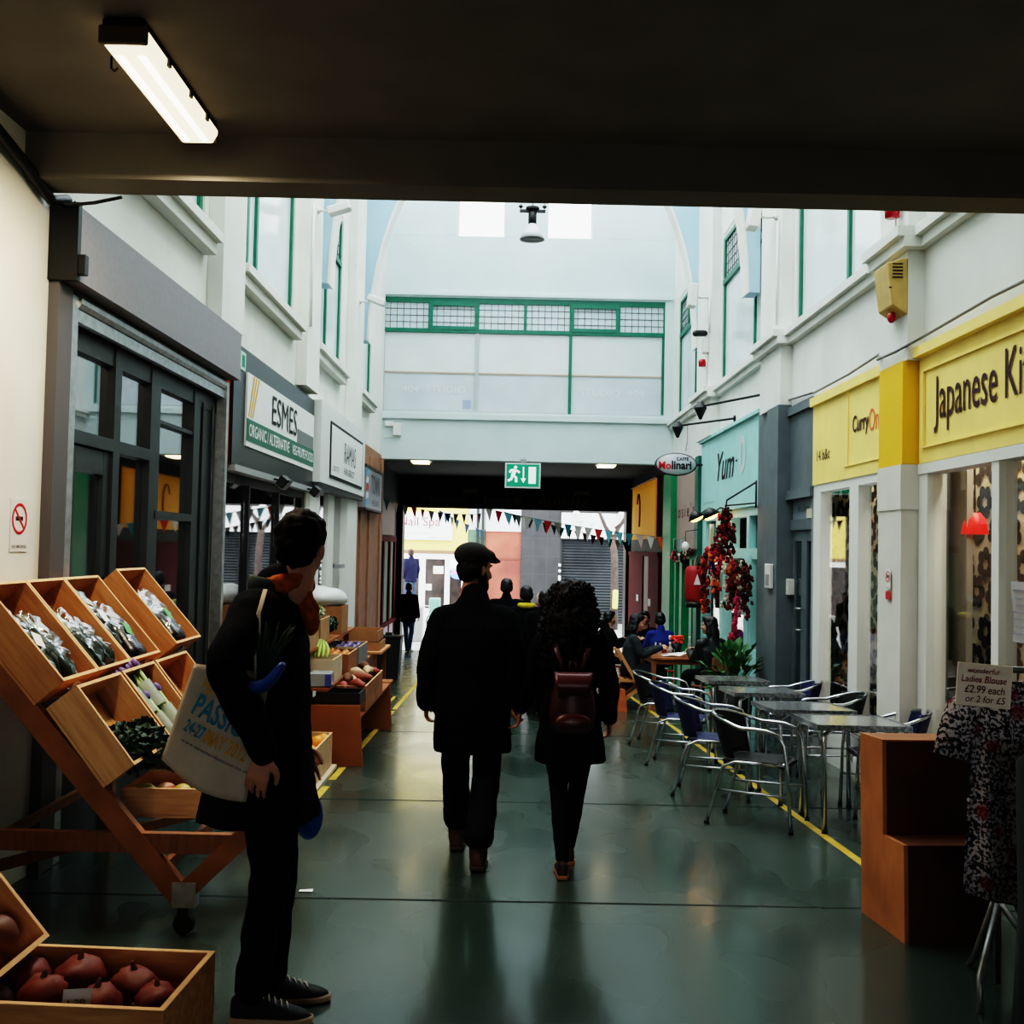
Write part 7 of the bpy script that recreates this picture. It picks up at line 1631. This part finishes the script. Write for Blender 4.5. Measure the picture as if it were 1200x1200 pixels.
# papers blown on the floor
for k, (x, y, lb) in enumerate(((-1.05, 5.35, 'tiny white scrap of paper on the floor near the expansion joint'), (1.05, 11.9, 'tiny white scrap on the floor near the folding chair'))):
    o = MB().grid(2, 2, lambda u, v: Vector((x + .07 * u, y + .03 * v, fz(y) + .006 + .004 * u * v))).build('paper_scrap', WHITE); tag(o, lb, 'litter')
# ------------------------------------------------------------------ light and camera
wd = bpy.data.worlds.new('overcast_sky'); SC.world = wd; wd.use_nodes = True
bg = wd.node_tree.nodes['Background']
tcw = wd.node_tree.nodes.new('ShaderNodeTexCoord'); sp = wd.node_tree.nodes.new('ShaderNodeSeparateXYZ')
rw = wd.node_tree.nodes.new('ShaderNodeValToRGB')
rw.color_ramp.elements[0].position = .45; rw.color_ramp.elements[0].color = (.70, .76, .80, 1)
rw.color_ramp.elements[1].position = 1.0; rw.color_ramp.elements[1].color = (.93, .99, 1, 1)
mrw = wd.node_tree.nodes.new('ShaderNodeMapRange'); mrw.inputs[1].default_value = -1
LW_ = wd.node_tree.links
LW_.new(tcw.outputs['Generated'], sp.inputs[0]); LW_.new(sp.outputs['Z'], mrw.inputs[0]); LW_.new(mrw.outputs[0], rw.inputs[0]); LW_.new(rw.outputs[0], bg.inputs[0])
bg.inputs[1].default_value = 2.6
def area(name, loc, rot, sx, sy, power, col):
    l = bpy.data.lights.new(name, 'AREA'); l.shape = 'RECTANGLE'; l.size = sx; l.size_y = sy; l.energy = power; l.color = col
    o = bpy.data.objects.new(name, l); COL.objects.link(o); o.location = loc; o.rotation_euler = rot; return o
area('tube_light_glow', (-1.60, 4.6, 3.44), (0, 0, 0), .14, 1.0, 26, (1, .82, .60))
area('noodle_screen_fill', (3.58, 7.4, 2.9), (0, 0, 0), .25, 2.2, 26, (1, .93, .8))  # added fill with no visible fitting, brightens the flowered screen
area('curry_screen_fill', (3.40, 10.0, 2.9), (0, 0, 0), .3, 1.6, 20, (1, .93, .8))  # second added fill, unseen, lifts the screens in the curry window
cd = bpy.data.cameras.new('camera'); co = bpy.data.objects.new('camera', cd); COL.objects.link(co)
cd.sensor_fit = 'HORIZONTAL'; cd.sensor_width = 36; cd.lens = 36.0; cd.clip_end = 200
co.matrix_world = Matrix.Translation((0, 0, 1.55)) @ Matrix.Rotation(radians(-.1), 4, 'Z') @ Matrix.Rotation(radians(91.96), 4, 'X') @ Matrix.Rotation(radians(1.2), 4, 'Z')
SC.camera = co
SC.view_settings.view_transform = 'Filmic'
SC.view_settings.look = 'Very High Contrast'
SC.view_settings.exposure = 1.0
